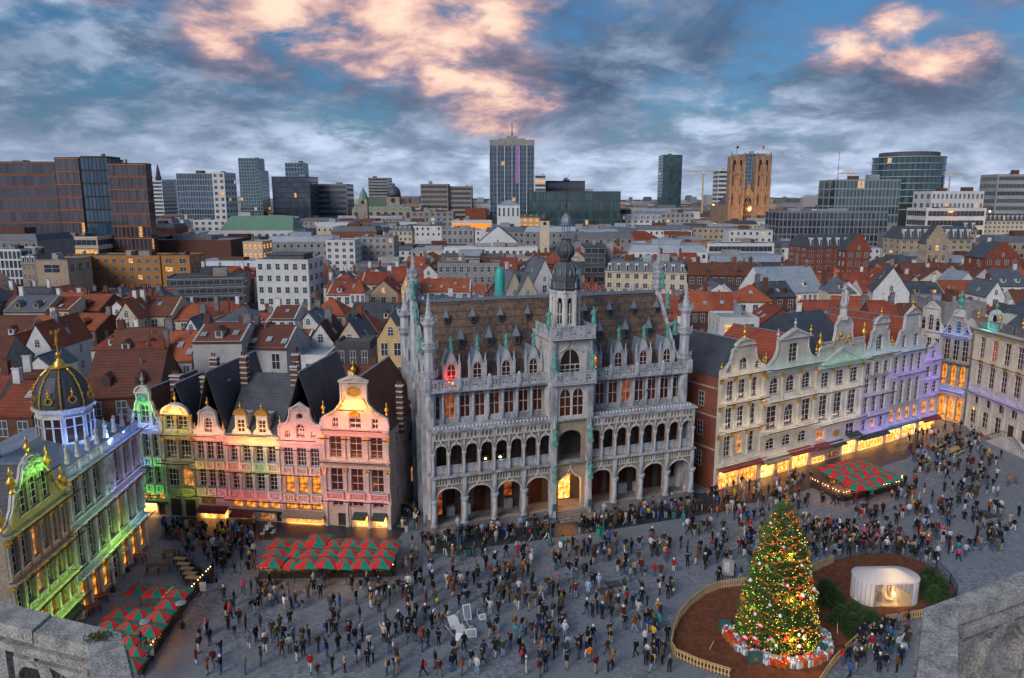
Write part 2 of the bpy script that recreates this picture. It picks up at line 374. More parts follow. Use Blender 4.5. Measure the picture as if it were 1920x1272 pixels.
# ================================================================ THE SETTING: ground
def cobble_material(name, c1, c2, joint, sx, rough, wet):
    m = bpy.data.materials.new(name); m.use_nodes = True; t = NT(m.node_tree); b = t.t.nodes['Principled BSDF']
    tc = t.n('ShaderNodeTexCoord'); mp = t.n('ShaderNodeMapping'); t.l(tc.outputs['Object'], mp.inputs[0]); mp.inputs['Rotation'].default_value = (0, 0, R(16))
    wp = t.n('ShaderNodeTexNoise', i_Scale=.35, i_Detail=1.0); t.l(mp.outputs[0], wp.inputs['Vector'])
    ad = t.n('ShaderNodeVectorMath', operation='ADD'); t.l(mp.outputs[0], ad.inputs[0])
    sc = t.n('ShaderNodeVectorMath', operation='SCALE'); t.l(wp.outputs['Color'], sc.inputs[0]); sc.inputs['Scale'].default_value = .5; t.l(sc.outputs[0], ad.inputs[1])
    br = t.n('ShaderNodeTexBrick', i_Scale=1.0, i_Mortar_Size=.014, i_Mortar_Smooth=.3, i_Bias=0.0, i_Brick_Width=sx*1.25, i_Row_Height=sx)
    br.inputs['Color1'].default_value = (*c1, 1); br.inputs['Color2'].default_value = (*c2, 1); br.inputs['Mortar'].default_value = (*joint, 1)
    t.l(ad.outputs[0], br.inputs['Vector'])
    big = t.n('ShaderNodeTexNoise', i_Scale=.16, i_Detail=6.0, i_Roughness=.6); t.l(tc.outputs['Object'], big.inputs['Vector'])
    fine = t.n('ShaderNodeTexNoise', i_Scale=2.2, i_Detail=3.0); t.l(tc.outputs['Object'], fine.inputs['Vector'])
    c = t.mix(t.smooth(big.outputs['Fac'], .35, .65), br.outputs['Color'], tuple(q*.66 for q in c1), 'MIX')
    c = t.mix(t.math('MULTIPLY', t.smooth(fine.outputs['Fac'], .55, .75), .35), c, joint)
    t.l(c, b.inputs['Base Color'])
    t.l(t.math('SUBTRACT', rough, t.math('MULTIPLY', t.smooth(big.outputs['Fac'], .48, .66), wet)), b.inputs['Roughness'])
    bp = t.n('ShaderNodeBump', i_Strength=.6, i_Distance=.02); t.l(br.outputs['Fac'], bp.inputs['Height']); bp.invert = True
    t.l(bp.outputs[0], b.inputs['Normal']); b.inputs['Specular IOR Level'].default_value = .35
    MATS[name] = m
cobble_material('cobbles', (.28, .305, .345), (.145, .158, .18), (.042, .046, .053), .28, .62, .22)
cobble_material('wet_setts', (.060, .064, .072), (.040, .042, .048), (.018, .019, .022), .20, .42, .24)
mat('city_ground', (.085, .085, .09), (.05, .05, .055), .05, .9)
def sheet(name, pts, z, m, kind='structure'):
    b = MB(); n = len(pts)
    b.slab(pts, z-.02, z); o = link(name, b.mesh(name, m)); o['kind'] = kind; return o
b = MB(); b.add([(-9000, -300, -.05), (9000, -300, -.05), (9000, 16000, -.05), (-9000, 16000, -.05)], [(0, 1, 2, 3)])
link('ground', b.mesh('ground', 'city_ground'))['kind'] = 'structure'
sheet('square_paving', [(-46, 20), (84, 20), (84, 132), (66, 132), (20, 96), (-16, 110), (-20, 110), (-20, 90), (-46, 90)], .0, 'cobbles')
MR0, MR1 = gp(815, 1003), gp(1293, 935)
MRL = (MR1-MR0).length; mu = (MR1-MR0)/MRL; mn = Vector((-mu.y, mu.x, 0))
def mr(u, y): p = MR0+mu*u+mn*y; return (p.x, p.y)
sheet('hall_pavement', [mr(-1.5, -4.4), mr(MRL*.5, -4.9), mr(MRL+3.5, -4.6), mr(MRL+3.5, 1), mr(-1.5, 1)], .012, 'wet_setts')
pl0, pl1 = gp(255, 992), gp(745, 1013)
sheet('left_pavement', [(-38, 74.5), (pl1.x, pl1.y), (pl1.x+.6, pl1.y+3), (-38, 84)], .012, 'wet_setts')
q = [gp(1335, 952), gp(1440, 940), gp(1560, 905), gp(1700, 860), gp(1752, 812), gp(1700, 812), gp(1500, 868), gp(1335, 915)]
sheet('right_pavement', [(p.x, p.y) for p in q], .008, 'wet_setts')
# drain covers set in the paving
def drain(px, py, w_, d, lab):
    p = gp(px, py); o = thing('drain_cover', lab, 'drain cover', p, R(16), 'iron covers set into the paving')
    b = MB(); b.box(-w_/2-.08, -d/2-.08, .004, w_/2+.08, d/2+.08, .016); link('frame', b.mesh('frame', 'stone_dark'), o)
    b = MB(); n = int(w_/.16)
    for i in range(n): b.box(-w_/2+i*.16, -d/2, .016, -w_/2+i*.16+.09, d/2, .03)
    link('grating', b.mesh('grating', 'metal_dark'), o)
drain(1152, 1096, 1.5, 1.2, 'upper dark iron cover in the middle of the cobbles')
drain(1137, 1108, 1.5, 1.2, 'lower dark iron cover in the middle of the cobbles')
drain(1848, 965, 2.2, 2.0, 'large pale drain grating on the right of the square')

# ================================================================ HOUSES OF THE SQUARE
FLOODN = [0]
def strip_light(root, x, y, z, w_, col, power):
    """facade flood: a lamp set off the wall, shining back at the stone"""
    l = bpy.data.lights.new('flood', 'AREA'); l.shape = 'RECTANGLE'; l.size = w_; l.size_y = .12; l.energy = power*FLOOD; l.color = col
    o = bpy.data.objects.new('flood_lamp', l); C.objects.link(o); o.parent = root; o.location = (x, y-.72, z+.22); o.rotation_euler = (R(104), 0, 0)
    b = cached(('bar', round(w_, 1)), lambda: MB().box(-w_/2, -.83, .17, w_/2, -.77, .27).path([(-w_*.4, .3, .05), (-w_*.4, -.6, .1), (-w_*.4, -.80, .2)], .02, 4).path([(w_*.4, .3, .05), (w_*.4, -.6, .1), (w_*.4, -.80, .2)], .02, 4).mesh('light_bar', 'metal_dark'))
    link('light_bar', b, root, (x, y, z))  # bar and bracket arms added to carry the offset lamp
FLOOD = .45
def baluster_mesh(w_, h, m, posts=True):
    def mk():
        b = MB(); b.box(0, 0, 0, w_, .16, h*.14); b.box(0, -.02, h*.84, w_, .18, h)
        n = max(3, int(w_/.24))
        for i in range(n):
            x = w_*(i+.5)/n; b.lathe([(.035, h*.14), (.06, h*.35), (.035, h*.6), (.05, h*.84)], 5, x, .08)
        if posts: b.box(0, -.03, 0, .10, .19, h*1.05); b.box(w_-.10, -.03, 0, w_, .19, h*1.05)
        return b.mesh('balustrade', m)
    return cached(('bal', round(w_, 2), round(h, 2), m, posts), mk)
def finial_mesh(s, m):
    return cached(('fin', round(s, 2), m), lambda: MB().lathe([(.16*s, 0), (.16*s, .12*s), (.07*s, .2*s), (.07*s, .3*s), (.22*s, .5*s), (.24*s, .62*s), (.10*s, .8*s), (.05*s, .9*s), (.11*s, 1.0*s), (.02*s, 1.35*s)], 7).mesh('finial', m, smooth=True))
def scroll_mesh(w_, h, m, flip):
    """gilded garland or volute lying on a gable shoulder"""
    def mk():
        b = MB(); n = 9
        for i in range(n):
            a = i/(n-1); x = w_*a; z = h*(a**1.8); r = .09+.07*math.sin(i*1.9)**2
            b.lathe([(.02, z-r), (r*.8, z-r*.5), (r, z), (r*.8, z+r*.5), (.02, z+r)], 6, x if not flip else -x, -.08)
        b.path([((w_*k/8)*(-1 if flip else 1), -.08, h*((k/8)**1.8)) for k in range(9)], .06, 5)
        return b.mesh('garland', m, smooth=True)
    return cached(('scr', round(w_, 1), round(h, 1), m, flip), mk)
def half(pts): return pts+[(1-u, y) for u, y in reversed(pts)]
HOUSES = {}
def house(name, label, b0, b1, depth, wall, yc, rows, gable=None, roof=None, chim=(), side=None, lit=None, group='gabled houses round the square', base=None):
    p0 = gp(*b0) if not isinstance(b0, Vector) else b0; p1 = gp(*b1) if not isinstance(b1, Vector) else b1
    d = p1-p0; W = d.length; rz = math.atan2(d.y, d.x); Ym = base or (p0.y+p1.y)/2
    Z = lambda y: zrow(Ym, y)
    root = thing(name, label, 'house', p0, rz, group); HOUSES[label] = (root, W, Z)
    Zc = Z(yc); outer = [(0, 0), (W, 0), (W, Zc)]
    if gable: outer += [(u*W, Z(y)) for u, y in reversed(gable)]
    outer += [(0, Zc)]
    holes = []; T = .32
    for r in rows:
        k = r[0]
        if k in 'wW':
            if k == 'w':
                _, yt, yb, n, wf, arch, nx, ny, gm = r[:9]; ins = r[9] if len(r) > 9 else .04
                bw = W*(1-2*ins)/n; wins = [(W*ins+bw*(i+.5-wf/2), W*ins+bw*(i+.5+wf/2), arch) for i in range(n)]
            else:
                _, yt, yb, lst, nx, ny, gm = r[:7]; wins = [(u0*W, u1*W, a) for u0, u1, a in lst]
            for x0, x1, a in wins:
                holes.append(arch_poly(x0, x1, Z(yb), Z(yt), a))
                window(root, x0, x1, Z(yb), Z(yt), a, nx, ny, .22, 'frame_white' if gm != 'glass_warm' else 'frame_dark', gm)
                if a != 'o':
                    link('sill', cached(('sill', round(x1-x0, 2)), lambda: MB().box(-.06, -.10, -.09, x1-x0+.06, .1, 0).mesh('sill', 'stone_white')), root, (x0, 0, Z(yb)))
        elif k == 's':
            _, yt, yb, u0, u1, gm = r; x0, x1 = u0*W, u1*W
            holes.append(arch_poly(x0, x1, max(.05, Z(yb)), Z(yt), 'r'))
            o = window(root, x0, x1, max(.05, Z(yb)), Z(yt), 'r', max(2, int((x1-x0)/.7)), 2, .16, 'frame_dark', gm, 'shop_window')
            if gm in ('shop', 'shop_red'):
                l = bpy.data.lights.new('shop_light', 'AREA'); l.shape = 'RECTANGLE'; l.size = (x1-x0)*.9; l.size_y = .8; l.energy = 38*(x1-x0) if gm == 'shop' else 22*(x1-x0); l.color = (1, .42, .09)
                lo = bpy.data.objects.new('shop_lamp', l); C.objects.link(lo); lo.parent = root; lo.location = ((x0+x1)/2, -.12, Z(yt)-.3); lo.rotation_euler = (R(52), 0, 0)
        elif k == 'd':
            _, yt, yb, u0, u1 = r; x0, x1 = u0*W, u1*W
            holes.append(arch_poly(x0, x1, .02, Z(yt), 'r'))
            def mk(x0=x0, x1=x1, h=Z(yt)):
                b = MB(); w_ = x1-x0
                for i in range(2):
                    for j in range(2): b.box(i*w_/2+.06, -.03, .1+j*h*.48, (i+1)*w_/2-.06, .0, .1+j*h*.48+h*.40)
                b.box(0, 0, 0, w_, .06, h); return b.mesh('door', 'wood_dark')
            link('door', mk(), root, (x0, .22, .02))
    b = MB(); b.plate(outer, holes, 0, T); link('front_wall', b.mesh('front_wall', wall), root)
    if gable:                                        # moulded coping following the gable outline
        gpts = [(u*W, Z(y)) for u, y in gable]; b = MB()
        for (xa, za), (xb, zb_) in zip(gpts, gpts[1:]):
            if math.hypot(xb-xa, zb_-za) > .02: b.tube((xa, -.06, za), (xb, -.06, zb_), .10, .10, 4); b.tube((xa, .16, za+.04), (xb, .16, zb_+.04), .13, .13, 4)
        link('gable_coping', b.mesh('gable_coping', 'stone_white'), root)
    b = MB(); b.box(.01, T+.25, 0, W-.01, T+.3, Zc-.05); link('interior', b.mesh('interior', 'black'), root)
    sw = side or wall
    rm, ry, rk = roof if roof else ('flat_roof', yc-2, 'flat'); zr = Z(ry)
    b = MB(); b.box(0.003, T, 0, .3, depth, Zc-.02); b.box(W-.3, T, 0, W-.003, depth, Zc-.02); b.box(.3, depth-.3, 0, W-.3, depth, Zc-.02)
    if rk == 'g': b.plate([(0, Zc-.02), (W, Zc-.02), (W/2, zr-.05)], (), depth-.3, depth)
    link('rear_walls', b.mesh('rear_walls', sw), root)
    b = MB(); e = .12
    if rk == 'g':
        y0 = T+.02
        for sx in (-1, 1):
            xa = W/2-sx*(W/2+e*.3)
            b.add([(xa, y0, Zc-.02), (W/2, y0, zr), (W/2, depth+.2, zr), (xa, depth+.2, Zc-.02), (xa, y0, Zc-.2), (W/2, y0, zr-.18), (W/2, depth+.2, zr-.18), (xa, depth+.2, Zc-.2)],
                  [(0, 1, 2, 3), (4, 5, 6, 7), (0, 3, 7, 4), (3, 2, 6, 7), (0, 1, 5, 4)])
        rc = MB().box(W/2-.12, y0, zr-.03, W/2+.12, depth+.22, zr+.09); link('ridge', rc.mesh('ridge', 'lead'), root)
    elif rk == 'x':
        y0 = T+.02; ym = depth/2
        b.add([(0, y0, Zc), (W, y0, Zc), (W, ym, zr), (0, ym, zr), (0, depth, Zc), (W, depth, Zc)], [(0, 1, 2, 3), (3, 2, 5, 4), (0, 3, 4), (1, 2, 5)])
    elif rk == 'h':
        y0 = T+.02; ym = depth/2; i = min(W*.3, 2.5)
        b.add([(0, y0, Zc), (W, y0, Zc), (W-i, ym, zr), (i, ym, zr), (0, depth, Zc), (W, depth, Zc)], [(0, 1, 2, 3), (3, 2, 5, 4), (0, 3, 4), (1, 2, 5)])
    else: b.box(.1, T, Zc-.3, W-.1, depth-.1, Zc+.02)
    link('roof', b.mesh('roof', rm), root)
    for r in rows:
        k = r[0]
        if k == 'c':
            _, y, pr, th, m = r; z = Z(y)
            b = MB(); b.box(-.05, -pr*.55, z-th, W+.05, .1, z-th*.45); b.box(-.08, -pr, z-th*.45, W+.08, .1, z); link('cornice', b.mesh('cornice', m), root)
        elif k == 'b':
            _, yt, yb, n, m = r; h = Z(yt)-Z(yb); lst = n if isinstance(n, list) else [((i+.12)/n, (i+.88)/n) for i in range(n)]
            for u0, u1 in lst: link('balustrade', baluster_mesh((u1-u0)*W, h, m), root, (u0*W, -.24, Z(yb)))
        elif k == 'p':
            _, yt, yb, n, m, cm = r; zb, zt = Z(yb), Z(yt)
            def mk(h=zt-zb, m=m, cm=cm):
                b = MB(); b.box(-.14, -.2, 0, .14, .05, h); b.box(-.19, -.24, 0, .19, .05, .16)
                c = MB(); c.box(-.26, -.25, h-.14, .26, .04, h); c.box(-.21, -.22, h-.50, .21, .04, h-.14)
                for i in (-1, 1): c.lathe([(.02, h-.52), (.12, h-.40), (.12, h-.26), (.02, h-.16)], 6, i*.16, -.22)
                return b.mesh('pilaster', m), c.mesh('capital', cm)
            pm, cmh = cached(('pil', round(zt-zb, 2), m, cm), mk)
            for i in range(n):
                x = W*i/(n-1); x = min(max(x, .17), W-.17)
                o = link('pilaster', pm, root, (x, 0, zb)); link('capital', cmh, o)
        elif k == 'l':
            _, y, u0, u1, col, pw = r; strip_light(root, (u0+u1)/2*W, -.42, Z(y), (u1-u0)*W, col, pw)
        elif k == 'f':
            _, u, y, s, m = r; link('finial', finial_mesh(s, m), root, (u*W, .15, Z(y)))
        elif k == 'g':
            _, u, y, w_, h, m, fl = r; link('garland', scroll_mesh(w_, h, m, fl), root, (u*W, 0, Z(y)))
        elif k == 'P':                                  # pediment
            _, u0, u1, yb, yt, m, rnd = r; x0, x1 = u0*W, u1*W; zb, zt = Z(yb), Z(yt); b = MB(); c = (x0+x1)/2
            if rnd:
                pts = [(c+(x1-x0)/2*math.cos(math.pi*i/10), zb+(zt-zb)*math.sin(math.pi*i/10)) for i in range(11)]
                b.plate(pts, [[(c+(x-c)*.78, zb+.1+(z-zb)*.74) for x, z in pts]], -.28, .2)
                b.plate([(c+(x-c)*.8, zb+.05+(z-zb)*.78) for x, z in pts], (), -.10, .2)
            else:
                b.plate([(x0, zb), (x1, zb), (c, zt)], [[(x0+(x1-x0)*.13, zb+.14), (x1-(x1-x0)*.13, zb+.14), (c, zt-(zt-zb)*.24)]], -.28, .2)
                b.plate([(x0+(x1-x0)*.1, zb+.1), (x1-(x1-x0)*.1, zb+.1), (c, zt-(zt-zb)*.2)], (), -.08, .2)
            link('pediment', b.mesh('pediment', m), root)
        elif k == 'a':
            _, yt, yb, u0, u1, m = r; x0, x1 = u0*W, u1*W; zt, zb = Z(yt), Z(yt)-.42; o = .95
            b = MB(); b.add([(x0, 0, zt), (x1, 0, zt), (x1, -o, zb), (x0, -o, zb), (x0, -o, zb-.16), (x1, -o, zb-.16), (x0, 0, zt-.04), (x1, 0, zt-.04), (x1, -o, zb-.04), (x0, -o, zb-.04)],
                            [(0, 1, 2, 3), (3, 2, 5, 4), (6, 7, 8, 9), (0, 3, 6), (1, 2, 7)]); link('awning', b.mesh('awning', m), root)
        elif k == 'm':                                  # medallion in relief
            _, u, y, rr, m = r; b = MB(); n = 14; pts = [(rr*1.25*math.cos(2*math.pi*i/n), rr*math.sin(2*math.pi*i/n)) for i in range(n)]
            b.plate(pts, [[(x*.75, z*.75) for x, z in pts]], -.16, .05); b.plate([(x*.6, z*.6) for x, z in pts], (), -.1, .05); link('medallion', b.mesh('medallion', m), root, (u*W, 0, Z(y)))
    for u, yy, zt, cw in chim: chimney(root, u*W, yy, Zc, zt, cw)
    return root
def chimney(root, x, y, z0, zt, cw, m='brick_dark'):
    """brick stack with pale stone bands, coping and pots"""
    def mk(h=zt-z0+1.5):
        b = MB(); b.box(-cw/2, -cw*.4, 0, cw/2, cw*.4, h)
        c = MB(); z = .5
        while z < h-.4: c.box(-cw/2-.03, -cw*.4-.03, z, cw/2+.03, cw*.4+.03, z+.16); z += .62
        c.box(-cw/2-.08, -cw*.4-.08, h-.12, cw/2+.08, cw*.4+.08, h+.06)
        p = MB()
        for i in range(max(2, int(cw/.32))): p.lathe([(.10, h+.06), (.12, h+.3), (.09, h+.5)], 6, -cw/2+.16+i*.32, 0)
        return b.mesh('stack', m), c.mesh('band', 'stone_white'), p.mesh('pot', 'tile_brown')
    s, c, p = cached(('chim', round(zt-z0, 1), round(cw, 1), m), mk)
    o = link('chimney', s, root, (x, y, z0-1.5)); link('stone_bands', c, o); link('pots', p, o)
GREEN, YEL, ORG, RED, PINK, BLUE, CYAN, VIO, WARM = (.15, 1, .12), (.75, 1, .05), (1, .38, .06), (1, .10, .06), (1, .25, .30), (.15, .28, 1), (.05, .85, .75), (.30, .16, 1), (1, .62, .32)
LX0, LX1 = gp(262, 964), gp(735, 992)
def lrow(px):                                   # point of the left-hand house row standing at photo column px
    a, b_ = LX0, LX1; r = (px-960)/FPX; dx, dy = (b_-a).x, (b_-a).y
    t = (r*(a.y*CT+CAMZ*ST)-a.x)/(dx-r*dy*CT); return a+(b_-a)*t
house('gabled_house', 'narrow house at the corner with blue window and green lit scroll gable', lrow(262), lrow(316), 11, 'stone_old', 802, [
    ('W', 759, 793, [(.36, .64, 'r')], 2, 3, 'glass_old'), ('W', 770, 796, [(.08, .25, 'r'), (.75, .92, 'r')], 1, 2, 'glass_old'),
    ('w', 815, 855, 3, .68, 'r', 2, 3, 'glass_old'), ('w', 875, 906, 3, .68, 'r', 2, 3, 'glass_old'), ('w', 924, 936, 3, .75, 'a', 1, 1, 'glass_warm'),
    ('s', 944, 960, .08, .62, 'shop'), ('d', 942, 962, .68, .92), ('c', 802, .4, .28, 'stone_white'), ('c', 811, .2, .15, 'stone_old'), ('c', 856, .15, .12, 'stone_white'), ('c', 907, .15, .12, 'stone_white'), ('c', 940, .35, .2, 'wood_dark'),
    ('b', 857, 871, 3, 'stone_white'), ('b', 908, 922, 3, 'stone_white'), ('p', 811, 856, 4, 'stone_old', 'stone_old'), ('p', 872, 907, 4, 'stone_old', 'stone_old'),
    ('l', 803, .1, .9, BLUE, 90), ('l', 771, .15, .85, GREEN, 60), ('l', 873, .0, .5, BLUE, 26), ('l', 873, .5, 1, GREEN, 22), ('l', 924, 0, 1, GREEN, 45), ('f', .5, 722, 1.1, 'stone_old'), ('P', .24, .76, 737, 722, 'stone_white', 1), ('m', .5, 748, .42, 'copper'), ('f', .06, 790, .8, 'stone_white'), ('f', .94, 790, .8, 'stone_white')],
    half([(0, 790), (.12, 782), (.2, 766), (.22, 757), (.3, 750), (.28, 738), (.5, 726)]), ('tile_brown', 735, 'g'), [(.9, 4.5, 15.6, 1.2)])
house('gabled_house', 'house with yellow lit rounded gable between two columned windows', lrow(316), lrow(375), 11, 'stone_old', 813, [
    ('W', 781, 805, [(.16, .46, 'r'), (.54, .84, 'r')], 2, 3, 'glass_old'), ('w', 825, 860, 2, .72, 'r', 3, 3, 'glass_old'), ('w', 880, 912, 2, .72, 'r', 3, 3, 'glass_old'),
    ('d', 936, 970, .10, .45), ('d', 936, 970, .55, .9), ('c', 813, .35, .25, 'stone_old'), ('c', 866, .4, .25, 'stone_old'), ('c', 927, .25, .2, 'stone_old'), ('b', 914, 926, 2, 'stone_old'),
    ('p', 820, 862, 3, 'stone_old', 'gilt'), ('p', 872, 913, 3, 'stone_old', 'stone_old'), ('p', 776, 811, 3, 'stone_old', 'gilt'), ('l', 814, 0, 1, (1, .85, .1), 40), ('l', 777, .1, .9, (1, .6, .05), 70), ('l', 927, .5, 1, YEL, 18), ('l', 867, 0, 1, (.9, .7, .2), 16),
    ('P', .06, .94, 776, 757, 'stone_white', 1), ('g', .14, 776, .9, .9, 'gilt', False), ('g', .86, 776, .9, .9, 'gilt', True), ('f', .5, 757, 1.0, 'gilt'), ('f', .04, 806, .7, 'gilt'), ('f', .96, 806, .7, 'gilt')],
    half([(0, 803), (.06, 790), (.1, 775), (.2, 766), (.34, 759), (.5, 757)]), ('slate', 722, 'g'), [(.98, 3.5, 15.8, .9), (.98, 5.8, 17.6, .9)])
house('gabled_house', 'slim house with arched attic window and pink lit cornice beside two small dormers', lrow(375), lrow(433), 12, 'stone_white', 815, [
    ('W', 784, 810, [(.38, .62, 'a')], 2, 3, 'glass_old'), ('w', 828, 861, 3, .72, 'r', 2, 4, 'glass_old'), ('w', 880, 912, 3, .72, 'r', 2, 4, 'glass_old'), ('s', 932, 946, .10, .56, 'shop_dim'), ('s', 952, 972, .08, .55, 'shop'), ('s', 950, 973, .62, .92, 'shop_red'),
    ('c', 815, .45, .3, 'stone_white'), ('c', 826, .15, .1, 'stone_white'), ('c', 863, .12, .1, 'stone_white'), ('c', 928, .25, .2, 'stone_white'), ('b', 864, 878, 3, 'stone_white'), ('b', 914, 927, 3, 'stone_white'),
    ('l', 816, .1, .9, (1, .35, .15), 70), ('l', 879, 0, .33, (1, .7, .1), 14), ('l', 879, .36, 1, ORG, 24), ('l', 928, 0, .5, (1, .7, .2), 14), ('l', 928, .5, 1, PINK, 18), ('l', 826, 0, 1, RED, 26), ('a', 948, 960, .02, .98, 'awning_red'),
    ('P', .22, .78, 776, 766, 'stone_white', 1), ('f', .5, 765, .9, 'gilt'), ('f', .05, 808, .7, 'gilt'), ('f', .95, 808, .7, 'gilt')],
    half([(0, 808), (.10, 805), (.2, 798), (.24, 785), (.24, 775), (.3, 772), (.5, 763)]), ('slate', 700, 'g'), [(.55, 4.2, 15.3, .7)])
house('gabled_house', 'wide house with two gilded dormer gables, dark awnings and orange lit frieze', lrow(433), lrow(533), 12, 'stone_white', 816, [
    ('w', 836, 866, 4, .60, 'r', 2, 4, 'glass_old'), ('w', 887, 918, 4, .60, 'r', 2, 4, 'glass_old'), ('w', 938, 953, 4, .8, 'r', 2, 1, 'glass_warm'),
    ('s', 962, 984, .06, .46, 'shop_dim'), ('s', 962, 984, .54, .82, 'shop_dim'), ('d', 960, 984, .86, .96), ('c', 816, .45, .3, 'stone_white'), ('c', 833, .2, .14, 'stone_white'), ('c', 884, .12, .1, 'stone_white'), ('c', 936, .2, .16, 'stone_white'), ('c', 957, .2, .16, 'awning_green'),
    ('b', 867, 882, 4, 'stone_white'), ('b', 919, 935, 4, 'stone_white'), ('l', 834, .02, .3, RED, 40), ('l', 834, .3, 1, (1, .5, .05), 95), ('l', 884, 0, .25, RED, 18), ('l', 884, .25, .5, ORG, 18), ('l', 884, .5, .75, GREEN, 8), ('l', 884, .75, 1, (1, .6, .1), 18), ('l', 936, 0, .75, RED, 42), ('l', 936, .75, 1, PINK, 16),
    ('a', 957, 970, .05, .47, 'awning_red'), ('p', 834, 884, 5, 'stone_white', 'stone_white'), ('p', 886, 936, 5, 'stone_white', 'stone_white')],
    None, ('slate', 722, 'x'), [(.04, 5, 18, .8), (.97, 6, 18.2, .8)])
dh, dW, dZ = HOUSES['wide house with two gilded dormer gables, dark awnings and orange lit frieze']
for uc in (.29, .68):                           # its two stone dormers
    z0, z1 = dZ(816), dZ(780); w_ = .18*dW; o = link('dormer', None, dh, (uc*dW, .25, z0))
    b = MB(); b.plate([(-w_, 0), (w_, 0), (w_*.86, .4), (w_*.6, .7), (w_*.55, z1-z0), (-w_*.55, z1-z0), (-w_*.6, .7), (-w_*.86, .4)], [arch_poly(-.42, .42, .2, 1.65)], 0, .25)
    b.box(-w_*.55, .25, 0, w_*.55, 3.0, z1-z0-.1); link('dormer_front', b.mesh('dormer_front', 'stone_white'), o); window1(o, -.42, .42, .2, 1.65, 'r', 2, 3, .1)
    b = MB(); n = 8; b.plate([(w_*.7*math.cos(math.pi*i/n), z1-z0+.7*math.sin(math.pi*i/n)) for i in range(n+1)], (), -.15, .3); link('dormer_crest', b.mesh('dormer_crest', 'gilt'), o)
    link('finial', finial_mesh(.6, 'gilt'), o, (0, .1, z1-z0+.65)); strip_light(dh, uc*dW, -.3, z0, w_*2, (1, .45, .06), 60)
house('gabled_house', 'pink lit house with swan-neck gable, round attic window and striped awning', lrow(533), lrow(612), 12, 'stone_pink', 831, [
    ('W', 775, 788, [(.42, .58, 'o')], 1, 1, 'glass_old'), ('W', 796, 821, [(.40, .60, 'a')], 3, 3, 'glass_old'), ('W', 809, 821, [(.14, .26, 'r'), (.74, .86, 'r')], 2, 2, 'glass_old'),
    ('w', 841, 874, 3, .68, 'r', 3, 4, 'glass_old'), ('w', 891, 925, 3, .68, 'r', 2, 4, 'glass_warm'), ('w', 943, 956, 3, .88, 'r', 3, 1, 'glass_warm'), ('s', 972, 988, .06, .94, 'shop_red'),
    ('c', 831, .2, .16, 'stone_white'), ('c', 838, .12, .1, 'stone_white'), ('c', 889, .12, .12, 'stone_white'), ('c', 941, .2, .16, 'stone_white'), ('b', 876, 888, [(.06, .3), (.37, .63), (.70, .94)], 'stone_white'), ('b', 927, 940, [(.06, .3), (.37, .63), (.70, .94)], 'stone_white'),
    ('l', 824, .05, .95, (1, .18, .12), 170), ('l', 889, 0, 1, (1, .25, .15), 45), ('l', 941, 0, 1, (1, .25, .12), 45), ('l', 842, 0, 1, PINK, 24), ('a', 958, 972, .0, 1.0, 'awning_stripe'), ('P', .3, .7, 768, 757, 'stone_pink', 0), ('f', .03, 800, .8, 'gilt'), ('f', .97, 800, .8, 'stone_white')],
    half([(0, 818), (0, 800), (.05, 797), (.14, 797), (.22, 790), (.27, 778), (.27, 768), (.34, 766), (.5, 757)]), ('slate', 700, 'g'), [(.0, 5, 17, .8)])
house('gabled_house', 'tall broad house with orange lit pedimented lantern gable beside the side street', lrow(612), LX1, 13, 'stone_pink', 806, [
    ('W', 785, 803, [(.16, .25, 'r'), (.41, .59, 'r'), (.75, .84, 'r')], 2, 2, 'glass_old'), ('w', 820, 859, 3, .58, 'r', 2, 3, 'glass_red'), ('w', 880, 922, 3, .58, 'r', 2, 3, 'glass_red'), ('w', 940, 951, 3, .52, 'r', 2, 1, 'glass_old'),
    ('d', 964, 990, .19, .36), ('s', 968, 988, .45, .64, 'shop_red'), ('s', 968, 988, .74, .92, 'shop_red'), ('c', 806, .5, .3, 'stone_pink'), ('c', 817, .15, .12, 'stone_pink'), ('c', 866, .5, .3, 'stone_pink'), ('c', 877, .2, .14, 'stone_white'), ('c', 937, .3, .2, 'stone_white'),
    ('p', 818, 862, 4, 'stone_pink', 'gilt'), ('p', 878, 922, 4, 'stone_pink', 'gilt'), ('p', 938, 990, 4, 'stone_white', 'stone_white'), ('b', 924, 937, [(.03, .3), (.38, .62), (.7, .97)], 'stone_pink'),
    ('l', 806, .05, .95, (1, .24, .14), 180), ('l', 768, .3, .7, (1, .40, .05), 210), ('l', 866, 0, 1, (1, .32, .12), 70), ('l', 938, 0, 1, (1, .12, .14), 66), ('l', 822, 0, 1, (1, .3, .25), 40), ('P', .28, .72, 717, 706, 'stone_cream', 0), ('m', .5, 734, .62, 'gilt'), ('P', .42, .58, 780, 771, 'gilt', 1),
    ('g', .10, 780, 2.0, 1.9, 'gilt', False), ('g', .90, 780, 2.0, 1.9, 'gilt', True), ('f', .5, 706, 1.3, 'gilt'), ('f', .03, 778, 1.1, 'gilt'), ('f', .97, 778, 1.1, 'gilt'), ('a', 960, 966, .44, .65, 'awning_green'), ('a', 960, 966, .73, .93, 'awning_green')],
    half([(0, 800), (.02, 785), (.1, 780), (.2, 772), (.28, 760), (.31, 752), (.31, 718), (.28, 716), (.5, 705)]), ('tile_brown', 716, 'g'), [(1.02, 4, 15.4, .7)])
o, W_, Z_ = HOUSES['tall broad house with orange lit pedimented lantern gable beside the side street']
for z in (2.2, 5.4, 8.6):
    for y in (2.2, 5.2, 8.2): window1(o, 0, 1.0, 0, 1.9, 'r', 2, 3, 0, 'frame_white', 'glass_old', loc=(W_+.05, y, z), rz=R(90))
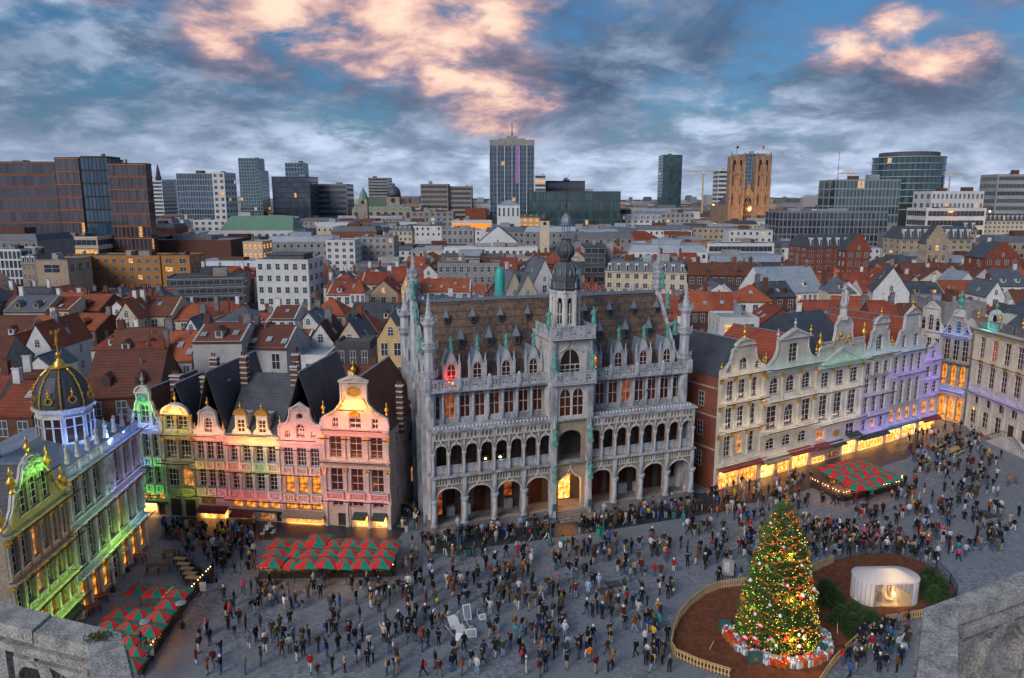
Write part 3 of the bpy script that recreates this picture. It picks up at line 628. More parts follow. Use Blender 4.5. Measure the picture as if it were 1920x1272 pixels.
# ---------------------------------------------------------------- right-hand row
RQ = [(1342, 921), (1422, 904), (1519, 884), (1605, 855), (1657, 838), (1719, 818), (1750, 806)]
RP = [gp(*RQ[0]), gp(*RQ[-1])]
def rrow(px):
    a, b_ = RP; r = (px-960)/FPX; dx, dy = (b_-a).x, (b_-a).y
    t = (r*(a.y*CT+CAMZ*ST)-a.x)/(dx-r*dy*CT); return a+(b_-a)*t
CW = (1, .80, .60)
h1 = house('gabled_house', 'cream house with brick side wall, scrolled gable and gilded capitals next to the grey hall', rrow(1340), rrow(1421), 17, 'stone_cream', 700, [
    ('W', 670, 692, [(.40, .60, 'a')], 2, 3, 'glass_old'), ('W', 680, 694, [(.12, .24, 'a'), (.76, .88, 'a')], 1, 2, 'glass_old'), ('w', 711, 747, 3, .58, 'r', 2, 4, 'glass_old', .1), ('w', 761, 800, 3, .58, 'r', 2, 4, 'glass_old', .1), ('w', 813, 851, 3, .58, 'r', 2, 4, 'glass_old', .1),
    ('s', 878, 908, .08, .5, 'shop_red'), ('s', 878, 908, .55, .94, 'shop_red'), ('c', 700, .45, .3, 'stone_cream'), ('c', 752, .4, .25, 'stone_cream'), ('c', 804, .4, .25, 'stone_cream'), ('c', 865, .4, .25, 'stone_cream'),
    ('p', 706, 750, 4, 'stone_cream', 'gilt'), ('p', 757, 802, 4, 'stone_cream', 'gilt'), ('p', 809, 855, 4, 'stone_cream', 'gilt'), ('b', 853, 863, [(.1, .35), (.38, .62), (.66, .9)], 'stone_white'),
    ('a', 866, 890, .02, .98, 'awning_red'), ('l', 752, 0, 1, CW, 60), ('l', 804, 0, 1, CW, 60), ('l', 865, 0, 1, CW, 40), ('l', 701, 0, 1, CW, 40), ('P', .28, .72, 647, 636, 'stone_cream', 1), ('f', .5, 634, 1.2, 'gilt'), ('f', .03, 690, .8, 'gilt'), ('f', .97, 690, .8, 'gilt')],
    half([(0, 690), (.1, 687), (.2, 676), (.24, 662), (.24, 655), (.34, 650), (.34, 642), (.5, 633)]), ('slate', 640, 'g'), side='brick_red')
o, W_, Z_ = HOUSES['cream house with brick side wall, scrolled gable and gilded capitals next to the grey hall']
for k, (y, z) in enumerate([(3.4, 2.6), (7.4, 2.6), (11, 2.6), (3.4, 6.6), (7.4, 6.6), (3.4, 10.4), (8, 10.4)]): window(o, 0, .9, 0, 1.9, 'r', 2, 3, 0, 'frame_white', 'glass_old', loc=(-.05, y, z), rz=R(-90))
for z in (5.2, 9.4, 13.0): link('string_course', MB().box(-.12, .3, z, .0, 17, z+.2).mesh('string_course', 'stone_old'), o)
house('gabled_house', 'white house with broad swept gable and three arched balcony windows', rrow(1421), rrow(1518), 10, 'stone_cream', 686, [
    ('W', 644, 679, [(.43, .60, 'r')], 2, 4, 'glass_old'), ('w', 703, 733, 3, .55, 'a', 2, 3, 'glass_old'), ('W', 755, 797, [(.09, .28, 'r'), (.76, .93, 'r')], 2, 4, 'glass_old'), ('W', 758, 797, [(.42, .60, 'a')], 3, 3, 'glass_old'),
    ('w', 815, 835, 3, .55, 's', 2, 2, 'glass_old'), ('s', 862, 890, .05, .28, 'shop'), ('s', 858, 890, .36, .58, 'shop_red'), ('s', 856, 888, .64, .94, 'shop'), ('c', 686, .5, .35, 'stone_white'), ('c', 698, .2, .12, 'stone_cream'), ('c', 745, .5, .25, 'stone_white'), ('c', 802, .45, .3, 'stone_cream'), ('c', 848, .4, .3, 'stone_cream'),
    ('p', 696, 742, 4, 'stone_cream', 'gilt'), ('p', 752, 800, 4, 'stone_cream', 'gilt'), ('b', 735, 745, [(.06, .32), (.38, .64), (.68, .95)], 'stone_white'), ('l', 687, 0, 1, (.3, .8, .85), 26), ('l', 802, 0, 1, CW, 70), ('l', 746, 0, 1, CW, 55), ('l', 849, 0, 1, CW, 40),
    ('a', 850, 868, .04, .48, 'awning_stripe'), ('a', 846, 858, .52, .98, 'awning_red'), ('P', .2, .86, 634, 615, 'stone_white', 0), ('f', .22, 632, 1.0, 'stone_white'), ('f', .84, 632, 1.0, 'gilt'), ('f', .53, 614, .9, 'stone_white'), ('f', .02, 672, 1, 'gilt'), ('f', .98, 672, 1, 'gilt')],
    half([(0, 678), (.08, 676), (.16, 668), (.21, 655), (.22, 634), (.5, 617)]), ('tile_red', 628, 'g'))
house('gabled_house', 'white guild house with gilded attic, green lit pediment and statue on its crown', rrow(1518), rrow(1605), 15, 'stone_white', 681, [
    ('w', 694, 721, 3, .54, 'r', 2, 4, 'glass_old'), ('w', 736, 782, 3, .56, 'r', 2, 5, 'glass_old'), ('W', 800, 820, [(.08, .28, 'r'), (.72, .92, 'r')], 2, 2, 'glass_old'), ('s', 848, 872, .04, .30, 'shop_red'), ('s', 846, 872, .36, .62, 'shop_dim'), ('s', 834, 866, .68, .96, 'shop'),
    ('c', 681, .6, .4, 'stone_white'), ('c', 730, .2, .15, 'stone_white'), ('c', 789, .5, .3, 'stone_white'), ('c', 828, .5, .3, 'stone_white'), ('p', 687, 786, 4, 'stone_white', 'gilt'), ('b', 783, 793, [(.34, .66)], 'stone_white'),
    ('l', 681, 0, 1, (.3, 1, .65), 34), ('l', 789, 0, 1, CW, 80), ('l', 730, 0, 1, CW, 60), ('l', 828, 0, 1, (.75, .5, 1), 30), ('a', 824, 842, .0, .32, 'awning_red'), ('a', 826, 845, .34, .66, 'awning_green'), ('a', 818, 836, .7, 1, 'awning_green'), ('P', 0, 1, 678, 649, 'stone_white', 0), ('m', .5, 812, .55, 'gilt'),
    ('g', .25, 648, 1.5, 1.6, 'gilt', False), ('g', .75, 648, 1.5, 1.6, 'gilt', True), ('f', .04, 652, 1.9, 'gilt'), ('f', .96, 644, 1.9, 'gilt')],
    half([(0, 676), (.02, 650), (.30, 642), (.33, 620), (.33, 608), (.4, 598), (.5, 592)]), ('slate', 598, 'x'))
o, W_, Z_ = HOUSES['white guild house with gilded attic, green lit pediment and statue on its crown']
b = MB(); b.lathe([(.75, 0), (.8, .3), (.5, .5), (.45, 1.6), (.6, 1.75)], 8); link('pedestal', b.mesh('pedestal', 'stone_white'), o, (W_*.5, .3, Z_(600)))
link('crowning_statue', cached('crst', lambda: MB().lathe([(.40, 0), (.46, .4), (.34, 1.2), (.42, 1.75), (.34, 2.0), (.11, 2.1), (.17, 2.2), (.19, 2.42), (.05, 2.6)], 9).tube((.4, 0, 1.9), (.6, -.2, 1.3), .1, .08).tube((-.4, 0, 1.9), (-.55, -.25, 2.35), .1, .07).tube((-.55, -.25, .6), (-.55, -.25, 3.0), .04).mesh('crowning_statue', 'stone_white', smooth=True)), o, (W_*.5, .3, Z_(600)+1.7), sc=1.15)
for u0, u1 in ((.04, .3), (.7, .96)): link('balustrade', baluster_mesh((u1-u0)*W_, 1.0, 'stone_white'), o, (u0*W_, -.1, Z_(650)))
for k in range(5): link('cartouche', cached('cart', lambda: MB().lathe([(.03, -.3), (.26, -.15), (.3, .1), (.03, .35)], 8, sy=.5).mesh('cartouche', 'gilt', smooth=True)), o, (W_*(.38+.06*k), -.08, Z_(634)+.5*math.sin(k*1.6)))
house('gabled_house', 'slim house with green lit stepped crown gable between guild house and grey stone house', rrow(1605), rrow(1657), 12, 'stone_white', 664, [
    ('W', 627, 656, [(.38, .62, 'a')], 2, 3, 'glass_old'), ('w', 679, 700, 3, .6, 'r', 2, 3, 'glass_old'), ('w', 708, 735, 3, .6, 'r', 2, 3, 'glass_old'), ('w', 742, 772, 3, .6, 'r', 2, 3, 'glass_old'), ('w', 784, 803, 3, .6, 'r', 2, 2, 'glass_old'), ('s', 822, 842, .06, .94, 'shop'),
    ('c', 664, .45, .3, 'stone_white'), ('c', 704, .15, .12, 'stone_white'), ('c', 739, .15, .12, 'stone_white'), ('c', 777, .3, .2, 'stone_white'), ('c', 808, .4, .25, 'stone_white'), ('p', 668, 702, 4, 'stone_white', 'gilt'), ('b', 770, 778, [(.3, .7)], 'stone_white'), ('a', 810, 828, 0, 1, 'awning_green'),
    ('l', 664, 0, 1, (.3, .75, .95), 26), ('l', 808, 0, 1, VIO, 60), ('l', 777, 0, 1, VIO, 40), ('l', 739, 0, 1, (.6, .5, 1), 25), ('P', .24, .76, 606, 592, 'stone_white', 1), ('f', .5, 592, .9, 'gilt'), ('f', .25, 607, .8, 'copper'), ('f', .75, 607, .8, 'copper'), ('f', .03, 655, .9, 'gilt'), ('f', .97, 650, .9, 'gilt')],
    half([(0, 655), (.14, 648), (.2, 632), (.2, 622), (.28, 618), (.28, 606), (.5, 595)]), ('tile_red', 604, 'g'))
house('gabled_house', 'broad grey stone house with cyan lit gable and four windows on each floor', rrow(1657), rrow(1719), 13, 'stone_white', 657, [
    ('W', 626, 650, [(.24, .38, 'a'), (.60, .74, 'a')], 2, 3, 'glass_old'), ('w', 665, 697, 4, .58, 'r', 2, 4, 'glass_old'), ('w', 711, 755, 4, .58, 'r', 2, 5, 'glass_old'), ('w', 763, 787, 4, .55, 'r', 2, 2, 'glass_warm'), ('s', 802, 822, .05, .45, 'shop'), ('s', 800, 820, .52, .92, 'shop'),
    ('c', 657, .4, .3, 'stone_white'), ('c', 703, .2, .14, 'stone_white'), ('c', 793, .4, .25, 'copper'), ('l', 657, 0, 1, (.25, .5, 1), 34), ('l', 700, 0, 1, VIO, 60), ('l', 793, 0, 1, VIO, 80), ('P', .28, .72, 588, 574, 'stone_white', 0), ('f', .5, 574, .9, 'gilt'), ('f', .03, 648, .9, 'gilt'), ('f', .97, 640, .9, 'gilt')],
    half([(0, 648), (.1, 642), (.16, 632), (.18, 620), (.28, 616), (.3, 590), (.5, 576)]), ('tile_red', 598, 'g'))
house('gabled_house', 'narrow violet lit end house with tiny gable and dark awning', rrow(1719), rrow(1752), 12, 'stone_white', 674, [
    ('W', 656, 670, [(.38, .62, 'a')], 1, 2, 'glass_old'), ('w', 686, 705, 2, .62, 'r', 2, 3, 'glass_old'), ('w', 716, 737, 2, .62, 'r', 2, 3, 'glass_old'), ('w', 748, 774, 2, .62, 'r', 2, 3, 'glass_warm'), ('s', 788, 806, .08, .92, 'shop_red'),
    ('c', 674, .35, .25, 'stone_white'), ('c', 710, .15, .12, 'stone_white'), ('c', 741, .15, .12, 'stone_white'), ('c', 779, .3, .2, 'stone_white'), ('a', 780, 792, 0, 1, 'awning_red'), ('l', 674, 0, 1, VIO, 50), ('l', 710, 0, 1, VIO, 50), ('l', 741, 0, 1, VIO, 50), ('l', 779, 0, 1, VIO, 40), ('f', .5, 640, .7, 'gilt')],
    half([(0, 670), (.14, 664), (.2, 650), (.34, 646), (.5, 640)]), ('tile_red', 650, 'g'))
# ================================================================ LEFT SIDE: domed guild house and its neighbour
NW1, NW0 = gp(277, 1025), gp(152, 1166); NWP = Vector((-36.7, 50.2, 0)); NWQ = Vector((NW0.x, NW0.y, 0))
kr = house('domed_guild_house', 'long stone guild house with black gilded dome at the left edge of the square', NW0, NW1, 11, 'stone_tan', 802, [
    ('w', 812, 866, 7, .46, 'r', 2, 4, 'glass_old'), ('w', 890, 948, 7, .46, 'r', 2, 4, 'glass_old'), ('W', 970, 1016, [(.03, .11, 'r'), (.17, .26, 'r'), (.31, .40, 'r'), (.60, .69, 'r'), (.745, .835, 'r'), (.89, .97, 'r')], 2, 3, 'glass_warm'), ('W', 974, 1024, [(.45, .55, 'a')], 2, 3, 'glass_old'),
    ('c', 802, .55, .35, 'stone_white'), ('c', 872, .25, .2, 'stone_white'), ('c', 881, .5, .3, 'stone_white'), ('c', 950, .25, .18, 'stone_white'), ('c', 960, .5, .35, 'stone_white'),
    ('p', 806, 870, 8, 'stone_white', 'gilt'), ('p', 884, 950, 8, 'stone_white', 'gilt'), ('p', 962, 1022, 8, 'stone_white', 'gilt'), ('b', 788, 801, 7, 'stone_white'), ('b', 949, 958, [(.43, .57), (.73, .85)], 'stone_white'),
    ('l', 802, .5, 1, (.12, .24, 1), 60), ('l', 802, 0, .5, (.25, .85, .8), 18), ('l', 881, .5, 1, (.35, .38, 1), 70), ('l', 881, 0, .5, (.45, .95, .6), 40), ('l', 960, .0, .35, (.5, 1, .7), 18), ('l', 960, .30, .70, (.45, 1, .15), 110), ('l', 960, .72, 1, (.25, .75, .9), 40)],
    None, ('lead', 775, 'x'), group=None, base=NW1.y)
_, KW, KZ = HOUSES['long stone guild house with black gilded dome at the left edge of the square']
def statue_mesh(m='stone_old', n=0):
    def mk():
        b = MB(); b.box(-.2, -.2, 0, .2, .2, .3); b.lathe([(.20, .3), (.24, .5), (.16, 1.0), (.22, 1.35), (.17, 1.5), (.06, 1.55), (.09, 1.62), (.10, 1.74), (.03, 1.84)], 7)
        s = 1 if n % 2 else -1
        b.tube((s*.2, 0, 1.45), (s*.36, -.08, 1.1), .06, .045); b.tube((-s*.2, 0, 1.45), (-s*.34, -.1, 1.72 if n % 3 else 1.2), .06, .04)
        if n % 3 == 1: b.tube((-s*.34, -.1, .9), (-s*.34, -.1, 2.25), .025)
        return b.mesh('statue', m, smooth=False)
    return cached(('statue', m, n % 3), mk)
for i in range(8):
    link('statue', statue_mesh('stone_white', i), kr, (KW*(i+.5)/8*.98+.1, .1, KZ(802)+1.0), sc=.9)
b = MB(); b.plate([(KW*.43, KZ(872)), (KW*.57, KZ(872)), (KW*.585, KZ(830)), (KW*.54, KZ(806)), (KW*.46, KZ(806)), (KW*.415, KZ(830))], (), -.3, .1)
random.seed(3)
for i in range(16):
    x = KW*(.43+.14*random.random()); z = KZ(870)+(KZ(810)-KZ(870))*random.random(); b.lathe([(.03, z-.25), (.2, z-.1), (.22, z+.1), (.03, z+.28)], 6, x, -.32)
link('trophy_relief', b.mesh('trophy_relief', 'stone_white', smooth=False), kr)
dc = Vector((-41.3, 67.4, 0)); dl = ((dc-NW0).dot((NW1-NW0).normalized()), 4.0); dome = link('dome_tower', None, kr, (dl[0], dl[1], KZ(802)))
Rd = 2.35; b = MB(); b.lathe([(Rd*1.1, -1.5), (Rd*1.1, .25), (Rd, .35), (Rd, 3.6), (Rd*1.12, 3.75), (Rd*1.14, 4.05), (Rd, 4.1)], 8, a0=R(22.5)); link('drum', b.mesh('drum', 'stone_white'), dome)
prof = [(Rd*1.02, 4.1), (Rd*1.03, 4.6), (Rd*.98, 5.3), (Rd*.86, 6.1), (Rd*.66, 6.9), (Rd*.42, 7.45), (Rd*.3, 7.6)]
b = MB(); b.lathe(prof, 16, a0=R(11.25)); link('dome', b.mesh('dome', 'slate', smooth=False), dome)
b = MB()
for k in range(8):
    a = R(22.5+45*k); b.path([((r+.05)*math.cos(a), (r+.05)*math.sin(a), z) for r, z in prof], .075, 5)
    for r, z in prof[:5]: b.lathe([(.02, z-.12), (.12, z), (.02, z+.16)], 6, (r+.06)*math.cos(a), (r+.06)*math.sin(a))
b.lathe([(Rd*.36, 7.55), (Rd*.4, 7.65), (Rd*.36, 7.75)], 16); link('gilded_rib', b.mesh('gilded_rib', 'gilt'), dome)
for k in range(8):
    a = R(45*k); ca, sa = math.cos(a), math.sin(a); o = link('lucarne', cached('luc', lambda: MB().plate([(.38*math.cos(2*math.pi*i/10), .38*math.sin(2*math.pi*i/10)) for i in range(10)], [[(.24*math.cos(2*math.pi*i/10), .24*math.sin(2*math.pi*i/10)) for i in range(10)]], -.15, .3).mesh('lucarne', 'gilt')), dome, (ca*Rd*1.0, sa*Rd*1.0, 4.95), a+R(90))
    link('finial', finial_mesh(.55, 'gilt'), dome, (ca*Rd*1.05, sa*Rd*1.05, 5.35))
    for s in (-.42, .42):
        wx = Rd*.95*ca-s*sa*1.05; wy = Rd*.95*sa+s*ca*1.05
        window1(dome, 0, .62, 0, 2.3, 'r', 1, 3, 0, 'frame_white', 'glass_old', loc=(wx+sa*.31*-1+ca*.01, wy-ca*.31*-1+sa*.01, .9), rz=a-R(90)+R(180)) if False else None
    f = link('drum_panel', cached('drump', lambda: MB().box(-.72, -.03, 0, -.06, .05, 2.3).box(.06, -.03, 0, .72, .05, 2.3).mesh('drum_panel', 'glass_old')), dome, (ca*Rd*.924, sa*Rd*.924, .9), a+R(90))
    link('drum_frame', cached('drumf', lambda: MB().plate([(-.82, -.1), (.82, -.1), (.82, 2.4), (-.82, 2.4)], [arch_poly(-.7, -.08, .02, 2.28), arch_poly(.08, .7, .02, 2.28)], -.12, .05).box(-.7, -.09, 1.45, .7, -.03, 1.53).mesh('drum_frame', 'stone_white')), dome, (ca*Rd*.924, sa*Rd*.924, .9), a+R(90))
b = MB(); b.lathe([(.55, 7.6), (.62, 7.75), (.5, 7.8), (.5, 8.0), (.2, 8.3), (.12, 8.5), (.24, 8.75), (.24, 8.9), (.08, 9.1)], 8); link('lantern_cap', b.mesh('lantern_cap', 'gilt', smooth=True), dome)
b = MB(); b.tube((0, 0, 9), (0, 0, 10.1), .07); b.tube((0, 0, 10.0), (.06, 0, 10.9), .14, .08); b.lathe([(.03, 10.85), (.1, 10.95), (.03, 11.1)], 6, .06, 0); b.tube((0, 0, 10.6), (.55, 0, 11.0), .05); b.tube((0, 0, 10.6), (-.5, 0, 10.95), .05); b.tube((.5, 0, 11.0), (.95, 0, 11.05), .1, .03); b.tube((0, 0, 10.05), (-.4, 0, 9.7), .07, .05); b.box(-.9, -.02, 10.8, -.45, .02, 11.15)
link('gilded_figure', b.mesh('gilded_figure', 'gilt'), dome)
for az, pw in ((35, 60), (-55, 60), (-10, 60)):
    l = bpy.data.lights.new('drum_flood', 'SPOT'); l.energy = 420; l.color = (.2, .36, 1); l.spot_size = R(95); l.spot_blend = .8; l.shadow_soft_size = .2
    o = bpy.data.objects.new('drum_flood', l); C.objects.link(o); p = NW0+(NW1-NW0).normalized()*dl[0]; o.location = (dc.x+4.2*math.cos(R(az)), dc.y+4.2*math.sin(R(az)), KZ(802)+.5)
    o.rotation_euler = (Vector((dc.x, dc.y, KZ(802)+3.2))-o.location).to_track_quat('-Z', 'Y').to_euler()
for x, y in ((1.5, 6.5), (KW-1.2, 8)): chimney(kr, x, y, KZ(802), KZ(802)+4.2, 1.1)
gw = house('gabled_house', 'gilded gable house lit yellow-green in the lower left corner', NWP, NWQ, 12, 'stone_tan', 922, [
    ('W', 858, 908, [(.26, .39, 'r'), (.435, .565, 'r'), (.61, .74, 'r')], 2, 4, 'glass_old'), ('w', 936, 990, 6, .62, 'r', 2, 4, 'glass_old'), ('w', 1009, 1052, 6, .62, 'r', 2, 4, 'glass_old'), ('w', 1068, 1106, 6, .62, 'r', 2, 3, 'glass_warm'), ('s', 1124, 1160, .06, .3, 'shop_dim'), ('s', 1124, 1160, .62, .9, 'shop_dim'), ('d', 1120, 1166, .4, .55),
    ('c', 922, .5, .35, 'stone_old'), ('c', 1000, .5, .3, 'stone_old'), ('c', 1061, .6, .4, 'stone_white'), ('c', 1112, .6, .4, 'stone_white'), ('p', 928, 996, 7, 'stone_old', 'gilt'), ('p', 1002, 1058, 7, 'stone_old', 'gilt'), ('p', 1064, 1110, 7, 'stone_white', 'gilt'),
    ('b', 1052, 1060, 6, 'stone_white'), ('b', 1105, 1112, [(.03, .97)], 'stone_white'), ('l', 922, 0, 1, (.8, 1, .08), 36), ('l', 1061, 0, 1, (.5, 1, .03), 75), ('l', 1112, 0, 1, (.5, 1, .03), 85), ('l', 856, .3, .7, (.3, 1, .1), 90), ('l', 1000, 0, 1, (1, .6, .2), 25), ('a', 1120, 1140, .6, .92, 'awning_green'),
    ('g', .06, 912, 1.4, 1.9, 'gilt', False), ('g', .94, 912, 1.4, 1.9, 'gilt', True), ('f', .02, 915, 1.5, 'gilt'), ('f', .98, 915, 1.5, 'gilt'), ('f', .22, 868, 1.6, 'gilt'), ('f', .78, 868, 1.6, 'gilt'), ('g', .40, 836, .8, .5, 'gilt', False), ('g', .6, 836, .8, .5, 'gilt', True), ('f', .5, 822, 1.2, 'gilt')],
    half([(0, 915), (.08, 908), (.16, 890), (.2, 868), (.27, 864), (.33, 850), (.37, 832), (.43, 824), (.5, 821)]), ('slate', 835, 'g'), group=None, base=NWQ.y)
_, GW, GZ = HOUSES['gilded gable house lit yellow-green in the lower left corner']
b = MB(); random.seed(5)
for i in range(34):
    x = GW*(.38+.24*random.random()); z = GZ(852)+(GZ(826)-GZ(852))*random.random(); rr = .1+.16*random.random(); b.lathe([(.02, z-rr), (rr, z-rr*.3), (rr, z+rr*.4), (.02, z+rr)], 6, x, -.1)
link('carved_crest', b.mesh('carved_crest', 'stone_white'), gw)
# ================================================================ RIGHT SIDE: corner houses and ducal house
SE0, SE1 = Vector((68.6, 124.4, 0)), Vector((72.9, 116.1, 0)); SEM = SE0.lerp(SE1, .48)
house('gabled_house', 'white baroque corner house with three arched attic windows under a pediment', SE0, SEM, 10, 'stone_white', 620, [
    ('W', 596, 619, [(.12, .3, 'a'), (.68, .86, 'a')], 1, 2, 'glass_old'), ('W', 590, 619, [(.4, .6, 'a')], 2, 3, 'glass_old'), ('w', 633, 668, 3, .6, 'r', 2, 4, 'glass_old'), ('w', 680, 722, 3, .6, 'r', 2, 4, 'glass_old'), ('w', 732, 752, 3, .6, 'r', 2, 2, 'glass_warm'), ('s', 758, 776, .1, .9, 'shop'),
    ('c', 620, .3, .25, 'stone_white'), ('c', 674, .3, .2, 'stone_white'), ('c', 727, .3, .2, 'stone_white'), ('P', .2, .8, 578, 565, 'stone_white', 0), ('l', 674, 0, 1, CW, 20)], half([(0, 612), (.1, 606), (.18, 594), (.2, 578), (.5, 566)]), ('flat_roof', 618, 'flat'), group='corner houses')
house('gabled_house', 'dark ornate corner house with blue lit attic and glowing orange arched doors', SEM, SE1, 10, 'stone_old', 630, [
    ('W', 603, 626, [(.42, .6, 'a')], 1, 3, 'glass_blue'), ('W', 612, 628, [(.12, .28, 'a'), (.74, .9, 'a')], 1, 2, 'glass_old'), ('w', 638, 676, 3, .66, 'r', 2, 4, 'glass_old'), ('w', 684, 726, 3, .62, 'a', 2, 4, 'glass_warm'), ('w', 742, 786, 3, .6, 'a', 2, 3, 'glass_warm'),
    ('c', 631, .4, .3, 'stone_old'), ('c', 680, .6, .3, 'stone_dark'), ('c', 735, .5, .3, 'stone_old'), ('b', 722, 733, [(.02, .98)], 'stone_white'), ('l', 735, 0, 1, (.2, .25, 1), 60), ('l', 631, 0, 1, (.12, .3, 1), 60), ('f', .5, 580, 2.2, 'copper'), ('P', .3, .7, 594, 582, 'stone_white', 1), ('l', 789, 0, 1, ORG, 40)], half([(0, 624), (.12, 618), (.2, 606), (.3, 598), (.34, 584), (.5, 580)]), ('flat_roof', 628, 'flat'), group='corner houses')
DB0, DB1 = gp(1809, 799), Vector((74.9, 82, 0))
nb_ = 12
db = house('palace_block', 'long palatial house with gilded pilaster capitals and double stairs at the right edge', DB0, DB1, 14, 'stone_cream', 612, [
    ('w', 629, 668, nb_, .56, 'r', 3, 4, 'glass_red', .02), ('w', 678, 716, nb_, .56, 'r', 3, 4, 'glass_red', .02), ('w', 737, 752, nb_, .5, 'r', 2, 1, 'glass_old', .02), ('W', 760, 788, [((i+.25)/nb_, (i+.75)/nb_, 'r') for i in (0, 1, 2, 5, 6, 7, 8, 9, 10, 11)], 2, 3, 'glass_old'), ('d', 764, 798, 3.25/nb_, 3.75/nb_), ('d', 764, 798, 4.25/nb_, 4.75/nb_),
    ('c', 612, .7, .5, 'stone_cream'), ('c', 620, .3, .25, 'stone_cream'), ('c', 730, .5, .35, 'stone_white'), ('p', 621, 728, nb_+1, 'stone_pink', 'gilt'), ('p', 732, 798, nb_+1, 'stone_white', 'stone_white'), ('b', 717, 729, nb_, 'stone_white'), ('b', 596, 610, nb_, 'stone_dark'), ('l', 731, 0, .5, (.28, .2, 1), 90), ('l', 731, .5, 1, VIO, 60), ('l', 672, 0, .6, CW, 40)],
    None, ('slate', 545, 'h'), group=None, base=DB0.y)
_, DW, DZ = HOUSES['long palatial house with gilded pilaster capitals and double stairs at the right edge']
for i in range(nb_):
    link('panel', cached('dbp', lambda: MB().plate(arch_poly(-.5, .5, 0, .55, 'o'), (), -.1, .05).mesh('panel', 'gilt')), db, (DW*(.02+.96*(i+.5)/nb_), 0, DZ(677)+.02))
ey = link('round_dormer', cached('rdorm', lambda: MB().plate(arch_poly(-1.2, 1.2, 0, 3.1, 'a'), [arch_poly(-.7, .7, .7, 2.5, 'o')], -.1, .5).box(-1.0, .5, 0, 1.0, 3, 2.4).mesh('round_dormer', 'stone_white')), db, (DW*.10, .3, DZ(612)))
window1(ey, -.7, .7, .7, 2.5, 'o', 1, 1, .1); link('finial', finial_mesh(1.2, 'copper'), ey, (0, .2, 3.05)); strip_light(db, DW*.10, -.3, DZ(612), 2.4, CYAN, 60)
for i in range(7): link('finial', finial_mesh(1.2, 'gilt'), db, (DW*(.01+i/7), -.1, DZ(596)))
b = MB()
for k in range(8): b.box(DW*.345-3.8+k*.38, -1.9, 0, DW*.345-3.4+k*.38, -.3, .2*(k+1)); b.box(DW*.345+3.4-k*.38, -1.9, 0, DW*.345+3.8-k*.38, -.3, .2*(k+1))
b.box(DW*.345-.9, -1.9, 0, DW*.345+.9, -.3, 1.62); st = link('stair', b.mesh('stair', 'stone_white'), db)
b = MB(); xs = DW*.345
for s in (-1, 1):
    b.path([(xs+s*3.8, -1.85, 1.0), (xs+s*.9, -1.85, 2.6), (xs, -1.85, 2.6)], .05)
    for k in range(10): x = xs+s*(3.8-k*.38); b.tube((x, -1.85, .1+.2*k), (x, -1.85, 1.0+.21*k if k < 8 else 2.6), .025, n=4)
link('stair_railing', b.mesh('stair_railing', 'iron'), st)

# ================================================================ THE GREY GOTHIC HALL
hall = thing('gothic_hall', 'large grey gothic hall with arcades, steep slate roof and central bell tower', 'hall', MR0, math.atan2(mu.y, mu.x))
L = MRL; NBAY = 4; CBW = 4.35; BW = (L-CBW)/8; S = 'stone_grey'
bays = [i*BW for i in range(5)]+[4*BW+CBW+i*BW for i in range(5)]        # pier positions
cx0, cx1 = 4*BW, 4*BW+CBW; CX = L/2
def tracery(w_, h, m=S, n=2, dep=.14, key='t'):
    """open-work parapet panel: frame, roundels and lens-shaped piercings"""
    def mk():
        b = MB(); holes = []; cw = (w_-.12)/n
        for i in range(n):
            c = .06+cw*(i+.5); r = min(cw, h*.84)*.46; zc_ = h*.5
            for k in range(4):
                a = R(45+90*k); u, v_ = (math.cos(a), math.sin(a)), (-math.sin(a), math.cos(a))
                holes.append([(c+u[0]*q*r+v_[0]*s*r, zc_+u[1]*q*r+v_[1]*s*r) for q, s in ((.12, 0), (.5, .28), (.86, .16), (.95, 0), (.86, -.16), (.5, -.28))])
            if i < n-1 or True:
                for e in (-1, 1):
                    xx = c+e*cw*.5; 
                    if .1 < xx < w_-.1 and e == 1:
                        for zz in (h*.2, h*.8): holes.append([(xx-.1*cw, zz-.0), (xx, zz-.09*h), (xx+.1*cw, zz), (xx, zz+.09*h)])
        b.plate([(0, 0), (w_, 0), (w_, h), (0, h)], holes, 0, dep)
        b.box(-.03, -.05, h, w_+.03, dep+.05, h+.1); b.box(-.03, -.04, -.06, w_+.03, dep+.04, .0)
        return b.mesh('tracery_panel', m)
    return cached(('trac', round(w_, 2), round(h, 2), m, n, key), mk)
def column_mesh(h, r, m=S):
    return cached(('colm', round(h, 2), r, m), lambda: MB().lathe([(r*1.5, 0), (r*1.5, h*.05), (r, h*.08), (r*.92, h*.82), (r*1.3, h*.87), (r*1.6, h*.96), (r*1.6, h)], 10).mesh('column', m, smooth=False))
def ogee(w_, h, m='stone_white'):
    def mk():
        b = MB(); pts = []
        for i in range(13):
            a = i/12; x = -w_/2+w_*a; e = abs(a-.5)*2; z = h*(1-e**1.1)*.55+h*.45*max(0, 1-e*3.2)**1.3; pts.append((x, -.08, z))
        b.path(pts, .07, 5)
        for i in range(1, 12):
            x, y, z = pts[i]; b.lathe([(.02, z+.02), (.075, z+.1), (.02, z+.22)], 5, x, -.1)
        b.lathe([(.04, h*.95), (.12, h*1.05), (.05, h*1.12), (.12, h*1.22), (.02, h*1.35)], 6, 0, -.08)
        return b.mesh('ogee_crest', m)
    return cached(('ogee', round(w_, 2), round(h, 2), m), mk)
